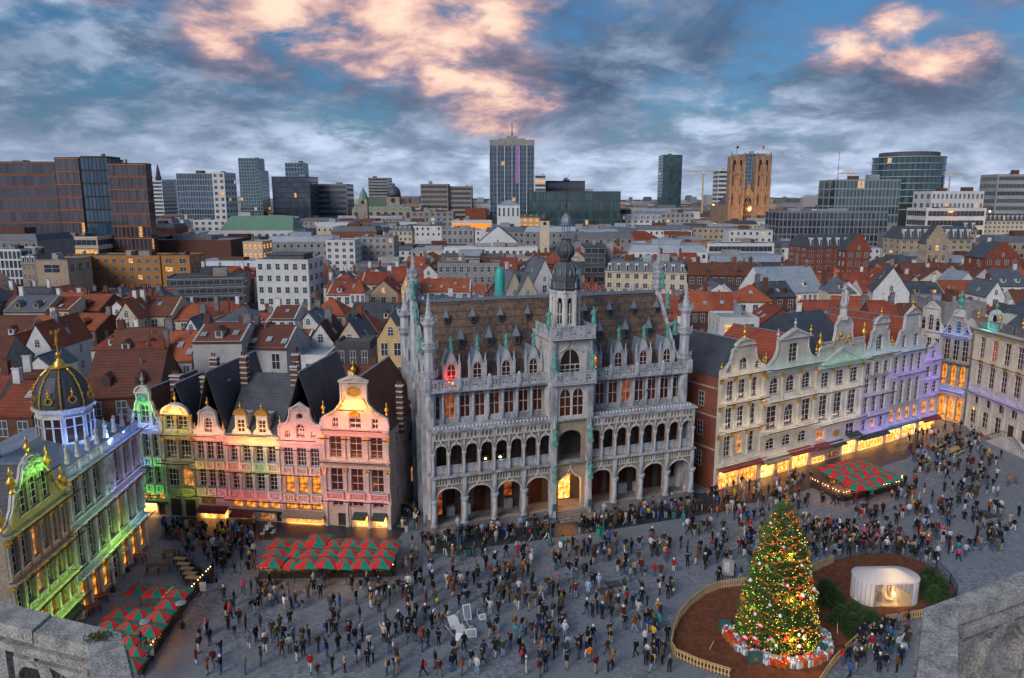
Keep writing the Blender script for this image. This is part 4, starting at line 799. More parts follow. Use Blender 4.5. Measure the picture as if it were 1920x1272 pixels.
def archivolt(w_, h, kind, t=.13):
    def mk():
        o = arch_poly(-w_/2-t, w_/2+t, 0, h+t, kind, 10); i = arch_poly(-w_/2, w_/2, 0, h, kind, 10); i = [(x, z if z > 0 else -.001) for x, z in i]; b = MB(); m = len(o)
        for k in range(1, m):
            p, q, r, s_ = o[k], o[(k+1) % m], i[(k+1) % m], i[k]
            if k == m-1 and p[1] <= .01: continue
            b.add([(p[0], -.12, p[1]), (q[0], -.12, q[1]), (r[0], -.12, r[1]), (s_[0], -.12, s_[1]), (p[0], .03, p[1]), (q[0], .03, q[1]), (r[0], .03, r[1]), (s_[0], .03, s_[1])], [(0, 1, 2, 3), (0, 1, 5, 4), (3, 2, 6, 7)])
        return b.mesh('archivolt', 'stone_white')
    return cached(('archv', round(w_, 2), round(h, 2), kind), mk)
# plinth, floor and ground arcade
b = MB(); b.box(-.3, -.3, 0, cx0, .9, .95); b.box(cx1, -.3, 0, L+.3, .9, .95); b.box(-.3, .9, 0, L+.3, 3.4, .9); link('plinth', b.mesh('plinth', 'stone_dark'), hall)
for k in range(3): link('step', MB().box(-.2, -1.25+k*.35, 0, cx0+.2 if True else 0, -.3, .16*(k+1)).mesh('step', 'stone_dark'), hall, (0, 0, 0)); link('step', MB().box(cx1-.2, -1.25+k*.35, 0, L+.2, -.3, .16*(k+1)).mesh('step', 'stone_dark'), hall)
holes = [arch_poly(bays[i]+.28, bays[i]+BW-.28, .95, 5.15, 'b', 10) for i in range(4)]+[arch_poly(bays[5+i]+.28, bays[5+i]+BW-.28, .95, 5.15, 'b', 10) for i in range(4)]+[arch_poly(cx0+.75, cx1-.75, .1, 5.1, 'b', 10)]
b = MB(); b.plate([(-.3, .951), (cx0, .951), (cx0, .02), (cx1, .02), (cx1, .951), (L+.3, .951), (L+.3, 6.6), (-.3, 6.6)], holes, -.02, .55); link('arcade_wall', b.mesh('arcade_wall', 'stone_tan'), hall)
for i, x in enumerate(bays):
    link('column', column_mesh(3.1, .30), hall, (x, -.12, .95 if x not in (cx0, cx1) else .95)); link('buttress', cached('butt', lambda: MB().box(-.2, -.22, 0, .2, .02, 2.5).box(-.14, -.3, 0, .14, -.2, 2.2).lathe([(.16, 2.5), (.05, 2.9), (.01, 3.2)], 4, 0, -.1).mesh('buttress', S)), hall, (x, 0, 4.05))
for i in list(range(4))+list(range(5, 9)):
    xc = bays[i]+BW/2; link('ogee_crest', ogee(BW-1.3, 1.0), hall, (xc, -.05, 4.85)); link('archivolt', archivolt(BW-.56, 2.4, 'b'), hall, (xc, -.02, 2.75))
    link('tracery_band', cached('band1', lambda: MB().plate([(0, 0), (BW-.42, 0), (BW-.42, .95), (0, .95)], [arch_poly(.1+j*(BW-.62)/9, .1+(j+.8)*(BW-.62)/9, .12, .85, 'a', 5) for j in range(9)], -.16, -.04).mesh('tracery_band', 'stone_white')), hall, (bays[i]+.21, 0, 5.5))
link('ogee_crest', ogee(CBW-1.2, 1.6), hall, (CX, -.02, 4.35))
b = MB(); b.box(-.35, -.45, 6.45, L+.35, .7, 6.62); link('string_course', b.mesh('string_course', S), hall)
# loggia back wall with doors and windows, ground and first floor
holes = []; 
for i in list(range(4))+list(range(5, 9)):
    x = bays[i]; sgn = i % 2
    a = (x+.35, x+1.35) if sgn else (x+1.9, x+2.95); d2 = (x+1.75, x+3.1) if sgn else (x+.3, x+1.55)
    holes += [arch_poly(a[0], a[1], 2.2, 5.0), arch_poly(d2[0], d2[1], .95, 5.0)]
    window(hall, a[0], a[1], 2.2, 5.0, 'r', 2, 3, 2.75, 'frame_dark', 'glass_red'); window(hall, d2[0], d2[1], .95, 5.0, 'r', 2, 3, 2.75, 'frame_dark', 'glass_red', 'door')
    link('wall_box', cached('wbx', lambda: MB().box(0, 0, 0, .9, .5, 1.1).box(.2, -.02, .3, .7, .0, .85).mesh('wall_box', S)), hall, (a[0], 2.1, .92))
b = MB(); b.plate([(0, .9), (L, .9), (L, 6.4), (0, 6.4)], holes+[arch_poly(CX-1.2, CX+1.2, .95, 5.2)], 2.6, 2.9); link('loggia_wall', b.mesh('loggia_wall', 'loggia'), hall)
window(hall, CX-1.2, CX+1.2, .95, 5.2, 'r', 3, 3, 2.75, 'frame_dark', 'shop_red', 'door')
for (x, y, z, pw) in ((CX, 1.6, 4.6, 260), (CX, -1.2, 3.4, 40)):
    l = bpy.data.lights.new('entrance_lamp', 'POINT'); l.energy = pw; l.color = (1, .45, .10); l.shadow_soft_size = .15
    o = bpy.data.objects.new('entrance_lamp', l); C.objects.link(o); o.parent = hall; o.location = (x, y, z)
link('lantern', MB().lathe([(.05, 4.55), (.22, 4.6), (.28, 5.0), (.1, 5.2), (.02, 5.4)], 6, CX, 1.2).mesh('lantern', 'lamp_warm'), hall)
for k in range(5): link('step', MB().box(cx0+.4, -1.9+k*.38, 0, cx1-.4, 2.6, .17*(k+1)).mesh('step', 'stone_dark'), hall)
# first-floor gallery
g0, g1 = 6.62, 11.6; hb = BW/2
holes = []; gb = [bays[i]+j*hb for i in range(4) for j in range(2)]+[bays[5+i]+j*hb for i in range(4) for j in range(2)]
for x in gb: holes.append(arch_poly(x+.17, x+hb-.17, g0+.12, 10.0, 'a', 8))
holes.append(arch_poly(cx0+.75, cx1-.75, g0+.12, 10.3, 'b', 10))
b = MB(); b.plate([(-.15, g0), (L+.15, g0), (L+.15, g1), (-.15, g1)], holes, 0, .4); link('gallery_wall', b.mesh('gallery_wall', 'stone_tan'), hall)
for i, x in enumerate(gb+[cx0, cx1, L]):
    link('column', column_mesh(2.55, .15), hall, (x, -.06, g0+.02))
    if x not in (cx0, cx1): (link('ogee_crest', ogee(hb-.5, .55), hall, (x+hb/2, -.04, 9.85)), link('archivolt', archivolt(hb-.34, 1.3, 'a', .08), hall, (x+hb/2, -.01, 8.7))) if x < L-.1 else None
    link('pinnacle', cached('pin1', lambda: MB().box(-.09, -.16, 0, .09, .02, 1.9).lathe([(.12, 1.9), (.03, 2.5)], 4, 0, -.07).mesh('pinnacle', S)), hall, (x, 0, 9.4))
for x in gb: link('parapet_panel', cached('gpp', lambda: MB().box(.15, .25, 0, hb-.15, .34, .9).box(.1, .2, .9, hb-.1, .4, 1.0).mesh('parapet_panel', 'stone_grey')), hall, (x, 0, g0))
for i in list(range(4))+list(range(5, 9)): link('tracery_band', cached('band2', lambda: MB().plate([(0, 0), (BW-.24, 0), (BW-.24, .95), (0, .95)], [[(.12+(j+.5)*(BW-.48)/7+.2*math.cos(2*math.pi*k/8), .47+.34*math.sin(2*math.pi*k/8)) for k in range(8)] for j in range(7)], -.18, -.05).mesh('tracery_band', 'stone_white')), hall, (bays[i]+.12, 0, 10.55))
b = MB(); b.box(-.35, -.35, 11.5, L+.35, 2.9, 11.68); link('terrace', b.mesh('terrace', S), hall)
b = MB(); b.box(0, 2.3, g0, L, 2.5, 11.5)
for x in gb: b.box(x+.3, 2.22, g0+.9, x+hb-.3, 2.3, 9.6, 1)
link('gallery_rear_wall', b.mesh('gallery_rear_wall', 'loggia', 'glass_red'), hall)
for x, lit in ((gb[3]+hb/2, 0), (gb[4]+hb/2, 1)):                      # two projectors standing in the gallery
    o = link('projector', cached(('prj', lit), lambda: MB().box(-.55, 0, 0, .55, .8, 1.5).lathe([(.13, 1.05), (.14, 1.15), (.02, 1.2)], 8, 0, -.02, 1).mesh('projector', 'black', 'lamp_white' if lit else 'lamp_warm')), hall, (x, .6, g0+.1))
link('gallery_floor', MB().box(.1, .56, 6.40, L-.1, 2.58, 6.62).mesh('gallery_floor', 'stone_dark'), hall)
# set-back upper storey
u0, u1, uy = 11.68, 15.55, 2.5
holes = [arch_poly(x+.26, x+hb-.26, 12.15, 15.1, 's', 8) for x in gb]
b = MB(); b.plate([(0, u0), (L, u0), (L, u1), (0, u1)], holes, uy, uy+.4); link('upper_wall', b.mesh('upper_wall', S), hall)
for i, x in enumerate(gb): window(hall, x+.26, x+hb-.26, 12.15, 15.1, 's', 2, 2, uy+.18, 'stone_white', 'glass_red', t=.08)
for x in gb+[cx0, cx1, L]: link('upper_pier', cached('upier', lambda: MB().box(-.1, -.22, 0, .1, .05, 3.8).lathe([(.14, 2.6), (.16, 2.8), (.06, 3.0)], 6, 0, -.2).mesh('upper_pier', S)), hall, (x, uy, u0))
b = MB()
for k in range(int(L/.42)): b.lathe([(.05, 11.68), (.09, 11.74), (.09, 11.9), (.02, 11.95)], 5, .3+k*.42, .35)
link('terrace_lights', b.mesh('terrace_lights', 'frame_white'), hall)['kind'] = 'stuff'
for x0_, dx in ((gb[4]-.2, .3), (gb[12], 1.2)):                          # two flag poles leaning out
    link('flag_pole', MB().tube((x0_, 1.6, 12.0), (x0_+dx, -.2, 15.2), .06, .045, 6).lathe([(.03, 15.2), (.1, 15.28), (.03, 15.4)], 6, x0_+dx, -.2).mesh('flag_pole', 'iron'), hall)
# top parapet
b = MB(); b.box(-.5, 1.5, 15.4, L+.5, 3.0, 15.62); link('cornice', b.mesh('cornice', S), hall)
for i in range(8):
    x = (bays[i] if i < 4 else bays[i+1]); link('tracery_panel', tracery(BW, 1.05, n=3), hall, (x, 1.55, 15.68)); 
for x in bays+[-.3, L+.3]: link('parapet_post', cached('ppost', lambda: MB().box(-.16, -.12, 0, .16, .28, 1.35).lathe([(.22, 1.35), (.05, 1.6)], 4, 0, .08).mesh('parapet_post', S)), hall, (x, 1.52, 15.6))
# body, side walls, roof
HD = 16.0; ry, rz_ = 9.3, 24.3
b = MB(); b.box(0, uy+.45, 0, .35, HD, 15.5); b.box(L-.35, uy+.45, 0, L, HD, 15.5); b.box(.35, HD-.35, 0, L-.35, HD, 15.5)
for x0_, x1_ in ((.05, .4), (L-.4, L-.05)):
    b.add([(x0_, uy+.6, 15.5), (x0_, ry, rz_+.8), (x0_, HD, 15.5), (x1_, uy+.6, 15.5), (x1_, ry, rz_+.8), (x1_, HD, 15.5)], [(0, 1, 2), (3, 4, 5), (0, 1, 4, 3), (1, 2, 5, 4)])
b.box(0, .4, .9, .4, 2.6, 11.5); b.box(L-.4, .4, .9, L, 2.6, 11.5); link('side_walls', b.mesh('side_walls', S), hall)
for z in (2.0, 7.3, 12.2):
    for k in range(4): window1(hall, 0, 1.7, 0, 2.9, 'p', 2, 2, 0, 'stone_white', 'glass_old', loc=(-.06, 5.2+k*2.9, z), rz=R(-90), t=.09)
for z in (6.5, 11.5, 15.45): link('string_course', MB().box(-.35, .8, z-.15, .0, HD, z+.15).mesh('string_course', S), hall)
for k in range(5): link('side_buttress', cached('sbut', lambda: MB().box(-.45, -.25, 0, 0, .25, 11.5).box(-.3, -.2, 11.5, 0, .2, 17).lathe([(.3, 17), (.05, 18.4)], 4, -.15, 0).mesh('side_buttress', S)), hall, (-.01, 3.6+k*2.95, 0))
for k in range(4): link('tracery_panel', tracery(2.9, 1.05, n=3), hall, (-.3, 15.0-k*2.95, 15.68), R(-90))
b = MB(); e = 3.05
b.add([(.35, e, 15.65), (L-.35, e, 15.65), (L-.35, ry, rz_), (.35, ry, rz_), (.35, HD, 15.65), (L-.35, HD, 15.65)], [(0, 1, 2, 3), (3, 2, 5, 4)]); link('roof', b.mesh('roof', 'slate_brown'), hall)
b = MB(); b.box(.3, ry-.22, rz_-.1, L-.3, ry+.22, rz_+.25)
link('ridge_capping', b.mesh('ridge_capping', 'lead'), hall)
b = MB(); n = int(L/.5)
for k in range(n):
    x = .5+k*(L-1)/n; b.tube((x, ry, rz_+.2), (x, ry, rz_+.85), .025, n=4); b.tube((x, ry, rz_+.35), (x+(L-1)/n/2, ry, rz_+.7), .02, n=3); b.tube((x+(L-1)/n/2, ry, rz_+.7), (x+(L-1)/n, ry, rz_+.35), .02, n=3); b.lathe([(.01, rz_+.8), (.07, rz_+.9), (.01, rz_+1.02)], 4, x, ry)
link('ridge_cresting', b.mesh('ridge_cresting', 'lead'), hall)
def roof_at(z): t = (z-15.65)/(rz_-15.65); return e+(ry-e)*t
def hx(px, z, y):                                   # hall coordinate whose point projects to photo column px
    lo, hi = -2., L+2.
    for _ in range(40):
        m_ = (lo+hi)/2; p = MR0+mu*m_+mn*y; q = proj((p.x, p.y, z))[0]
        if q < px: lo = m_
        else: hi = m_
    return (lo+hi)/2
dg = MB(); dg.plate([(-.85, 0), (.85, 0), (.85, 2.3), (.62, 2.35), (0, 3.9), (-.62, 2.35), (-.85, 2.3)], [arch_poly(-.52, .52, .35, 2.45, 'p', 8)], 0, .3); dg.box(-.95, -.08, -.05, .95, .3, .12)
for s in (-1, 1):
    dg.box(s*.92-.11, -.1, 0, s*.92+.11, .25, 2.6); dg.lathe([(.13, 2.6), (.02, 3.5)], 4, s*.92, .08)
    for k in range(5): dg.lathe([(.02, 2.45+k*.3), (.09, 2.55+k*.3), (.02, 2.68+k*.3)], 4, s*(.62-k*.135), .02)
    dg.tube((s*.62, .05, 2.4), (0, .05, 3.95), .06, .05, 4)
dgm = dg.mesh('dormer', S)
dr = MB(); dr.add([(-.85, .3, 2.2), (0, .3, 3.75), (.85, .3, 2.2), (-.85, 4, 2.2), (0, 4.2, 3.75), (.85, 4, 2.2)], [(0, 1, 4, 3), (1, 2, 5, 4)]); dr.box(-.8, .3, 0, .8, 3, 2.2); drm = dr.mesh('dormer_roof', 'lead')
for k, px in enumerate((846, 895, 949, 1000, 1112, 1159, 1206, 1250)):
    x = hx(px, 17.5, 3.2); o = link('dormer', dgm, hall, (x, 3.05, 15.75)); link('dormer_roof', drm, o)
    window1(o, -.52, .52, .35, 2.45, 'p', 2, 2, .12, 'stone_white', 'glass_red' if k != 4 else 'glass_warm', t=.07)
    link('statue', statue_mesh('copper', k), o, (0, .1, 3.85), sc=.95)
l = bpy.data.lights.new('red_lamp', 'POINT'); l.energy = 70; l.color = (1, .03, .02); l.shadow_soft_size = .1
o = bpy.data.objects.new('red_lamp', l); C.objects.link(o); o.parent = hall; o.location = (hx(846, 17, 2.4), 2.5, 16.3)
link('red_light', MB().box(-.3, -.1, 0, .3, .1, .3).mesh('red_light', 'led_red'), hall, (hx(846, 17, 2.4), 2.7, 16.0))
lm = MB(); lm.box(-.3, -.1, -.2, .3, 1.6, .75); lm.lathe([(.52, .7), (.06, 1.75), (.02, 2.1)], 4, 0, .3, 1, R(45)); lm.box(-.2, -.12, .1, .2, -.09, .6, 2); lmm = lm.mesh('lucarne', 'slate', 'lead', 'black')
for zz, pxs, sc in ((19.6, (864, 917, 968, 1020, 1124, 1172, 1216), 1.05), (22.0, (836, 886, 938, 989, 1096, 1142, 1188, 1230), .85)):
    for px in pxs: y = roof_at(zz); link('lucarne', lmm, hall, (hx(px, zz+.5, y), y-.25, zz), sc=sc)
# turrets
def turret(x, y, z0, z1, r, rings, m=S):
    o = link('turret', MB().lathe([(r, z0), (r, z1), (r*1.25, z1+.15), (r*.9, z1+.3), (r*.55, z1+1.0), (.16, z1+2.2), (.05, z1+3.2)], 8, a0=R(22.5)).mesh('turret', m), hall, (x, y, 0))
    for zr in rings:
        b = MB(); b.lathe([(r, zr-.45), (r*1.55, zr), (r*1.55, zr+.12), (r, zr+.14)], 8, a0=R(22.5))
        for k in range(8):
            a = R(22.5+45*k); a2 = R(67.5+45*k); p = (r*1.5*math.cos(a), r*1.5*math.sin(a)); q = (r*1.5*math.cos(a2), r*1.5*math.sin(a2))
            b.tube((*p, zr+.1), (*p, zr+.85), .05, .03, 4); b.tube((*p, zr+.62), (*q, zr+.62), .045, n=4); b.tube((*p, zr+.12), (*q, zr+.6), .03, n=3); b.tube((*q, zr+.12), (*p, zr+.6), .03, n=3)
        link('turret_gallery', b.mesh('turret_gallery', m), o)
    b = MB()
    for k in range(4):
        z = z1+.9+k*.5
        for j in range(4): a = R(45+90*j); rr = r*(.6-.12*k); b.lathe([(.01, z), (.09, z+.1), (.01, z+.22)], 4, rr*math.cos(a), rr*math.sin(a))
    link('crockets', b.mesh('crockets', m), o); return o
turret(.3, 2.2, 0, 23.0, .58, (17.2, 20.3, 23.0)); turret(L-.3, 2.2, 0, 23.0, .58, (17.2, 20.3, 23.0)); turret(.1, ry, 14, 27.4, .46, (24.9, 26.2, 27.4)); turret(L-.2, ry, 14, 27.4, .46, (24.9, 26.2, 27.4)); turret(.2, HD-.4, 0, 22.0, .65, (19.8, 22.0)); turret(L-.2, HD-.4, 0, 22.0, .65, (19.8, 22.0))
for k, (x, y, z) in enumerate([(-.1, 5.2, 19.2), (-.1, 7.2, 22.2), (-.1, 8.4, 24.8), (L+.1, 5.2, 19.4), (L+.1, 7.2, 22.4), (L+.1, 8.6, 24.8)]): link('statue', statue_mesh('copper', k), hall, (x, y, z), sc=1.15)
# central tower
tw = link('bell_tower', None, hall, (CX, 0, 0)); TW = CBW/2
def tlink(n, b, *m, **k): return link(n, b.mesh(n, *m), tw, **k)
b = MB()
for s in (-1, 1):
    x = s*TW; b.box(x-.32, -.5, .02, x+.32, .35, 16.2); b.box(x-.22, -.72, .02, x+.22, -.48, 10.5); b.lathe([(.34, 10.5), (.04, 11.8)], 4, x, -.6)
    b.box(x-.26, -.1, 16, x+.26, .6, 20.5); b.lathe([(.42, 20.5), (.05, 22.2)], 4, x, .2)
tlink('tower_pier', b, S)
b = MB(); b.plate([(-TW, 11.6), (TW, 11.6), (TW, 15.9), (-TW, 15.9)], [arch_poly(-1.45, -.08, 12.0, 15.2, 'p', 8), arch_poly(.08, 1.45, 12.0, 15.2, 'p', 8)], -.25, .3)
b.plate([(-TW, 15.9), (TW, 15.9), (TW, 20.9), (-TW, 20.9)], [arch_poly(-1.25, 1.25, 16.6, 19.6, 'p', 10)], .3, .75); b.box(-TW, .75, 11.6, TW, 7, 20.9); b.box(-TW-.5, -.9, 15.75, TW+.5, .4, 15.95); b.box(-TW-.5, -.5, 20.75, TW+.5, 5, 20.95)
tlink('tower_wall', b, 'stone_white')
for x0_, x1_ in ((-1.45, -.08), (.08, 1.45)): window1(tw, x0_, x1_, 12.0, 15.2, 'p', 2, 2, -.1, 'stone_white', 'glass_red', t=.07)
window1(tw, -1.25, 1.25, 16.6, 19.6, 'p', 4, 2, .45, 'stone_white', 'glass_old', t=.09)
link('ogee_crest', ogee(2.9, 1.5), tw, (0, .28, 19.2))
link('tracery_panel', tracery(CBW+.9, 1.15, n=3), tw, (-TW-.45, -.9, 15.98)); link('tracery_panel', tracery(CBW+.9, 1.15, n=3), tw, (-TW-.45, -.5, 20.98))
for s in (-1, 1): link('tracery_panel', tracery(5.0, 1.15, n=3), tw, (s*(TW+.45), -.4 if s > 0 else 4.6, 20.98), R(90*s)); link('statue', statue_mesh('copper', s+1), tw, (s*(TW+.1), -.62, 17.2), sc=1.2); link('statue', statue_mesh('copper', s+2), tw, (s*TW, -.8, 9.0), sc=1.1); link('statue', statue_mesh('copper', s+3), tw, (s*TW, -.85, 4.6), sc=1.1); link('statue', statue_mesh('copper', s+1), tw, (s*(TW+.5), .2, 22.0), sc=1.2)
for s in (-1, 1): link('wall_plaque', cached('plaq', lambda: MB().box(-.22, -.06, 0, .22, 0, .8).mesh('wall_plaque', 'green_iron')), tw, (s*TW, -.76, 1.2))
ty = 2.2; Ro = 1.5
b = MB()
for k in range(8):
    a = R(22.5+45*k); x, y = Ro*math.cos(a), ty+Ro*math.sin(a); b.lathe([(.26, 20.9), (.24, 25.6), (.34, 25.8)], 6, x, y); b.lathe([(.12, 25.8), (.02, 27.0)], 4, x*1.1, ty+(y-ty)*1.1)
    a2 = R(67.5+45*k); x2, y2 = Ro*math.cos(a2), ty+Ro*math.sin(a2); L8 = math.hypot(x2-x, y2-y); q = MB().plate([(0, 20.9), (L8, 20.9), (L8, 26.0), (0, 26.0)], [arch_poly(.3, L8-.3, 22.3, 25.2, 'p', 8)], -.1, .1)
    q.box(L8/2-.05, -.06, 22.3, L8/2+.05, .06, 24.6); q.box(.3, -.06, 23.3, L8-.3, .06, 23.42)
    an = math.atan2(y2-y, x2-x); b.add([(x+v[0]*math.cos(an)-v[1]*math.sin(an), y+v[0]*math.sin(an)+v[1]*math.cos(an), v[2]) for v in q.v], q.f)
tlink('belfry', b, 'stone_white'); tlink('belfry_core', MB().lathe([(.7, 20.9), (.7, 26)], 8, 0, ty), 'black')
b = MB(); b.lathe([(Ro*1.1, 26.0), (Ro*1.2, 26.2), (Ro*1.12, 26.35), (Ro*1.06, 26.9), (Ro*1.08, 27.1), (Ro*.98, 27.2), (Ro*.97, 27.6), (Ro*.80, 28.4), (Ro*.5, 29.0), (Ro*.32, 29.15)], 8, 0, ty, a0=R(22.5))
tlink('lower_cupola', b, 'cupola_lead')
b = MB()
for k in range(8):
    a = R(22.5+45*k); b.path([(r*math.cos(a), ty+r*math.sin(a), z) for r, z in ((Ro*1.0, 27.6), (Ro*.83, 28.42), (Ro*.53, 29.03))], .06, 4); b.tube((Ro*1.2*math.cos(a), ty+Ro*1.2*math.sin(a), 26.3), (Ro*1.2*math.cos(a), ty+Ro*1.2*math.sin(a), 27.5), .06, .02, 4)
    b.lathe([(.02, 27.5), (.14, 27.75), (.14, 27.95), (.02, 28.25)], 5, Ro*.93*math.cos(a+R(22.5)), ty+Ro*.93*math.sin(a+R(22.5)))
tlink('cupola_ribs', b, 'lead')
b = MB()
for k in range(8):
    a = R(45*k); b.path([(r*math.cos(a), ty+r*math.sin(a), z) for r, z in ((.58, 29.4), (1.02, 29.9), (1.14, 30.3), (1.02, 30.75), (.62, 31.2))], .05, 4)
tlink('onion_ribs', b, 'lead')['kind'] = 'stuff'
b = MB(); b.lathe([(.6, 29.1), (.75, 29.3), (.55, 29.4), (1.0, 29.9), (1.12, 30.3), (1.0, 30.75), (.6, 31.2), (.5, 31.5), (.62, 31.6)], 10, 0, ty); tlink('onion', b, 'cupola_lead')
b = MB()
for k in range(8): a = R(45*k); b.tube((.45*math.cos(a), ty+.45*math.sin(a), 31.5), (.45*math.cos(a), ty+.45*math.sin(a), 33.0), .05, n=4)
b.lathe([(.62, 33.0), (.72, 33.1), (.6, 33.2), (.62, 33.45), (.5, 33.9), (.25, 34.25), (.06, 34.4)], 8, 0, ty); tlink('lantern', b, 'lead')
b = MB(); b.tube((0, ty, 34.3), (0, ty, 38.2), .06, .03, 5); b.lathe([(.02, 35.0), (.14, 35.2), (.02, 35.4)], 6, 0, ty); b.tube((-.3, ty, 36.6), (.3, ty, 36.6), .03, n=4); b.box(-.35, ty-.02, 37.7, .35, ty+.02, 38.0); b.tube((0, ty, 38.0), (.3, ty, 38.5), .04, .01); b.tube((0, ty, 38.0), (-.3, ty, 38.5), .04, .01)
tlink('weather_vane', b, 'iron')
# ================================================================ TERRACES WITH PARASOLS
def pt_in(poly, x, y):
    c = False; j = len(poly)-1
    for i in range(len(poly)):
        xi, yi = poly[i][0], poly[i][1]; xj, yj = poly[j][0], poly[j][1]
        if (yi > y) != (yj > y) and x < (xj-xi)*(y-yi)/(yj-yi)+xi: c = not c
        j = i
    return c
NOGO = []                                        # places where nobody walks
def umbrella_meshes(s):
    def mk():
        h = s/2; hr, hg = MB(), MB(); rim = [(-h, -h), (0, -h), (h, -h), (h, 0), (h, h), (0, h), (-h, h), (-h, 0)]
        for i in range(8):
            a, b_ = rim[i], rim[(i+1) % 8]; za = 2.25-(.06 if i % 2 == 0 else 0); zb = 2.25-(.06 if i % 2 else 0); q = hr if i % 2 == 0 else hg
            q.add([(a[0], a[1], za), (b_[0], b_[1], zb), (0, 0, 2.66), (a[0]*.98, a[1]*.98, za-.16), (b_[0]*.98, b_[1]*.98, zb-.16), (a[0]*.97, a[1]*.97, za-.03), (b_[0]*.97, b_[1]*.97, zb-.03), (0, 0, 2.62)], [(0, 1, 2), (3, 4, 1, 0), (5, 6, 7)])
        p = MB().tube((0, 0, .08), (0, 0, 2.74), .035, .03, 6).lathe([(.03, 2.64), (.06, 2.7), (.01, 2.8)], 6)
        for i in range(0, 8, 2): p.tube((0, 0, 2.2), (rim[i][0]*.55, rim[i][1]*.55, 2.38), .015, n=3)
        ba = MB().box(-.3, -.3, 0, .3, .3, .08)
        return hr.mesh('red_panels', 'canvas_red'), hg.mesh('green_panels', 'canvas_green'), p.mesh('pole', 'iron'), ba.mesh('base', 'stone_dark')
    return cached(('umb', round(s, 2)), mk)
def umbrella(p, rz, s, dz, label, group):
    o = thing('parasol', label, 'parasol', (p[0], p[1], dz), rz, group); r, g, pl, ba = umbrella_meshes(s)
    c = link('canopy', r, o); link('green_canvas', g, c); link('pole', pl, o); link('base', ba, o)
rowname = ['back', 'second', 'third', 'front']; colname = ['first', 'second', 'third', 'fourth', 'fifth', 'sixth', 'seventh']
T1 = [gp(470, 1082), gp(742, 1076), gp(745, 1010), gp(512, 1004)]
for r in range(3):
    for c in range(7):
        px = 512+c*33.8+(2-r)*7+(4 if c == 1 else 0); py = 1012+r*17.5+c*.3; p = gp(px, py, 2.6)
        umbrella(p, R(-6), 2.25 if c not in (1,) else 1.9, .05*((r+c) % 3)+(-.12 if c == 1 else 0), f'parasol {colname[c]} from left in the {["back", "middle", "front"][r]} row of the house terrace', 'parasols on the terrace before the pink lit houses')
umbrella(gp(597, 1002, 3.0), R(-6), 2.3, .3, 'raised red and green parasol standing behind the terrace rows', 'parasols on the terrace before the pink lit houses')
T2px = [(260, 1096), (294, 1100), (333, 1106), (315, 1125), (224, 1141), (260, 1143), (299, 1146), (206, 1164), (242, 1168), (281, 1172), (214, 1184), (244, 1193), (256, 1214), (247, 1236)]
T2lab = ['first of three at the far end', 'second of three at the far end', 'third at the far end beside the fence', 'single link between the far and middle rows', 'first in the middle row', 'second in the middle row', 'third in the middle row by the fence', 'first in the near row by the house', 'second in the near row', 'third in the near row by the fence', 'small one half hidden by the stone parapet', 'next to the parapet corner', 'round topped one near the menu board', 'lowest one behind the stone parapet']
for (px, py), lb in zip(T2px, T2lab):
    p = gp(px, py, 2.6); umbrella(p, R(-4), 1.95 if py < 1180 else 1.6, .0, 'left terrace parasol, '+lb, 'parasols on the terrace before the domed house')
T3 = [gp(1520, 915), gp(1578, 938), gp(1688, 915), gp(1640, 868)]
k = 0
for r in range(3):
    for c in range(4):
        a = gp(1556+c*33, 872+r*15.5-c*8.2+c*r*1.5, 2.6) if False else None
        o_ = gp(1596, 868, 2.6); ex = (gp(1676, 893, 2.6)-o_)/3; ey_ = (gp(1550, 886, 2.6)-o_)/2
        base_ = gp(1613, 862, 2.6); ux = (gp(1663, 888, 2.6)-base_)/2; uy_ = (gp(1562, 878, 2.6)-base_)/3
        if r < 3: p = base_+ux*r+uy_*c; umbrella(p, math.atan2(ux.y, ux.x), 2.75, .06*((r*2+c) % 3), f'parasol {colname[c]} from the shops in the {["far", "middle", "near"][r]} line of right terrace', 'parasols on the right terrace'); k += 1
def planter_fence(pts, label, leafy=True, h=1.0, lights=True, col='lamp_warm'):
    o = thing('terrace_fence', label, 'fence', pts[0]); p0 = Vector(pts[0]); bulbs = MB(); leaf = MB()
    for a, b_ in zip(pts, pts[1:]):
        a, b_ = Vector(a), Vector(b_); d = b_-a; ln = d.length; n = max(1, int(ln/1.6)); an = math.atan2(d.y, d.x)
        for i in range(n):
            q = a+d*(i/n)-p0; w_ = ln/n
            pm = cached(('plf', round(w_, 2), h), lambda: MB().box(0, -.18, 0, w_-.04, .18, .5).box(0, -.03, .5, .06, .03, h).box(w_-.1, -.03, .5, w_-.04, .03, h).box(0, -.025, h-.08, w_-.04, .025, h).box(0, -.02, .62, w_-.04, .02, .72).mesh('panel', 'wood_dark'))
            link('planter', pm, o, q, an)
            for j in range(26):
                x, y, z = random.random()*w_, (random.random()-.5)*.3, .5+random.random()*.28; c, s = math.cos(an), math.sin(an); r_ = .05+.06*random.random(); v = Vector((q.x+x*c-y*s, q.y+x*s+y*c, z))
                t1 = Vector((random.uniform(-1, 1), random.uniform(-1, 1), random.uniform(-.3, 1))).normalized()*r_; t2 = t1.orthogonal()
                leaf.add([v, v+t1+t2*.5, v+t1*2, v+t1-t2*.5], [(0, 1, 2, 3)])
            for j in range(int(w_/.45)): x = (j+.5)*.45; bulbs.lathe([(.01, h+.02), (.05, h+.07), (.01, h+.13)], 4, q.x+x*math.cos(an), q.y+x*math.sin(an))
    if leafy: link('foliage', leaf.mesh('foliage', 'bush'), o)
    if lights: link('string_lights', bulbs.mesh('string_lights', col), o)['kind'] = 'stuff'
    return o
mat('bush', (.055, .115, .028), (.03, .065, .018), 9, .8, rnd=.25)
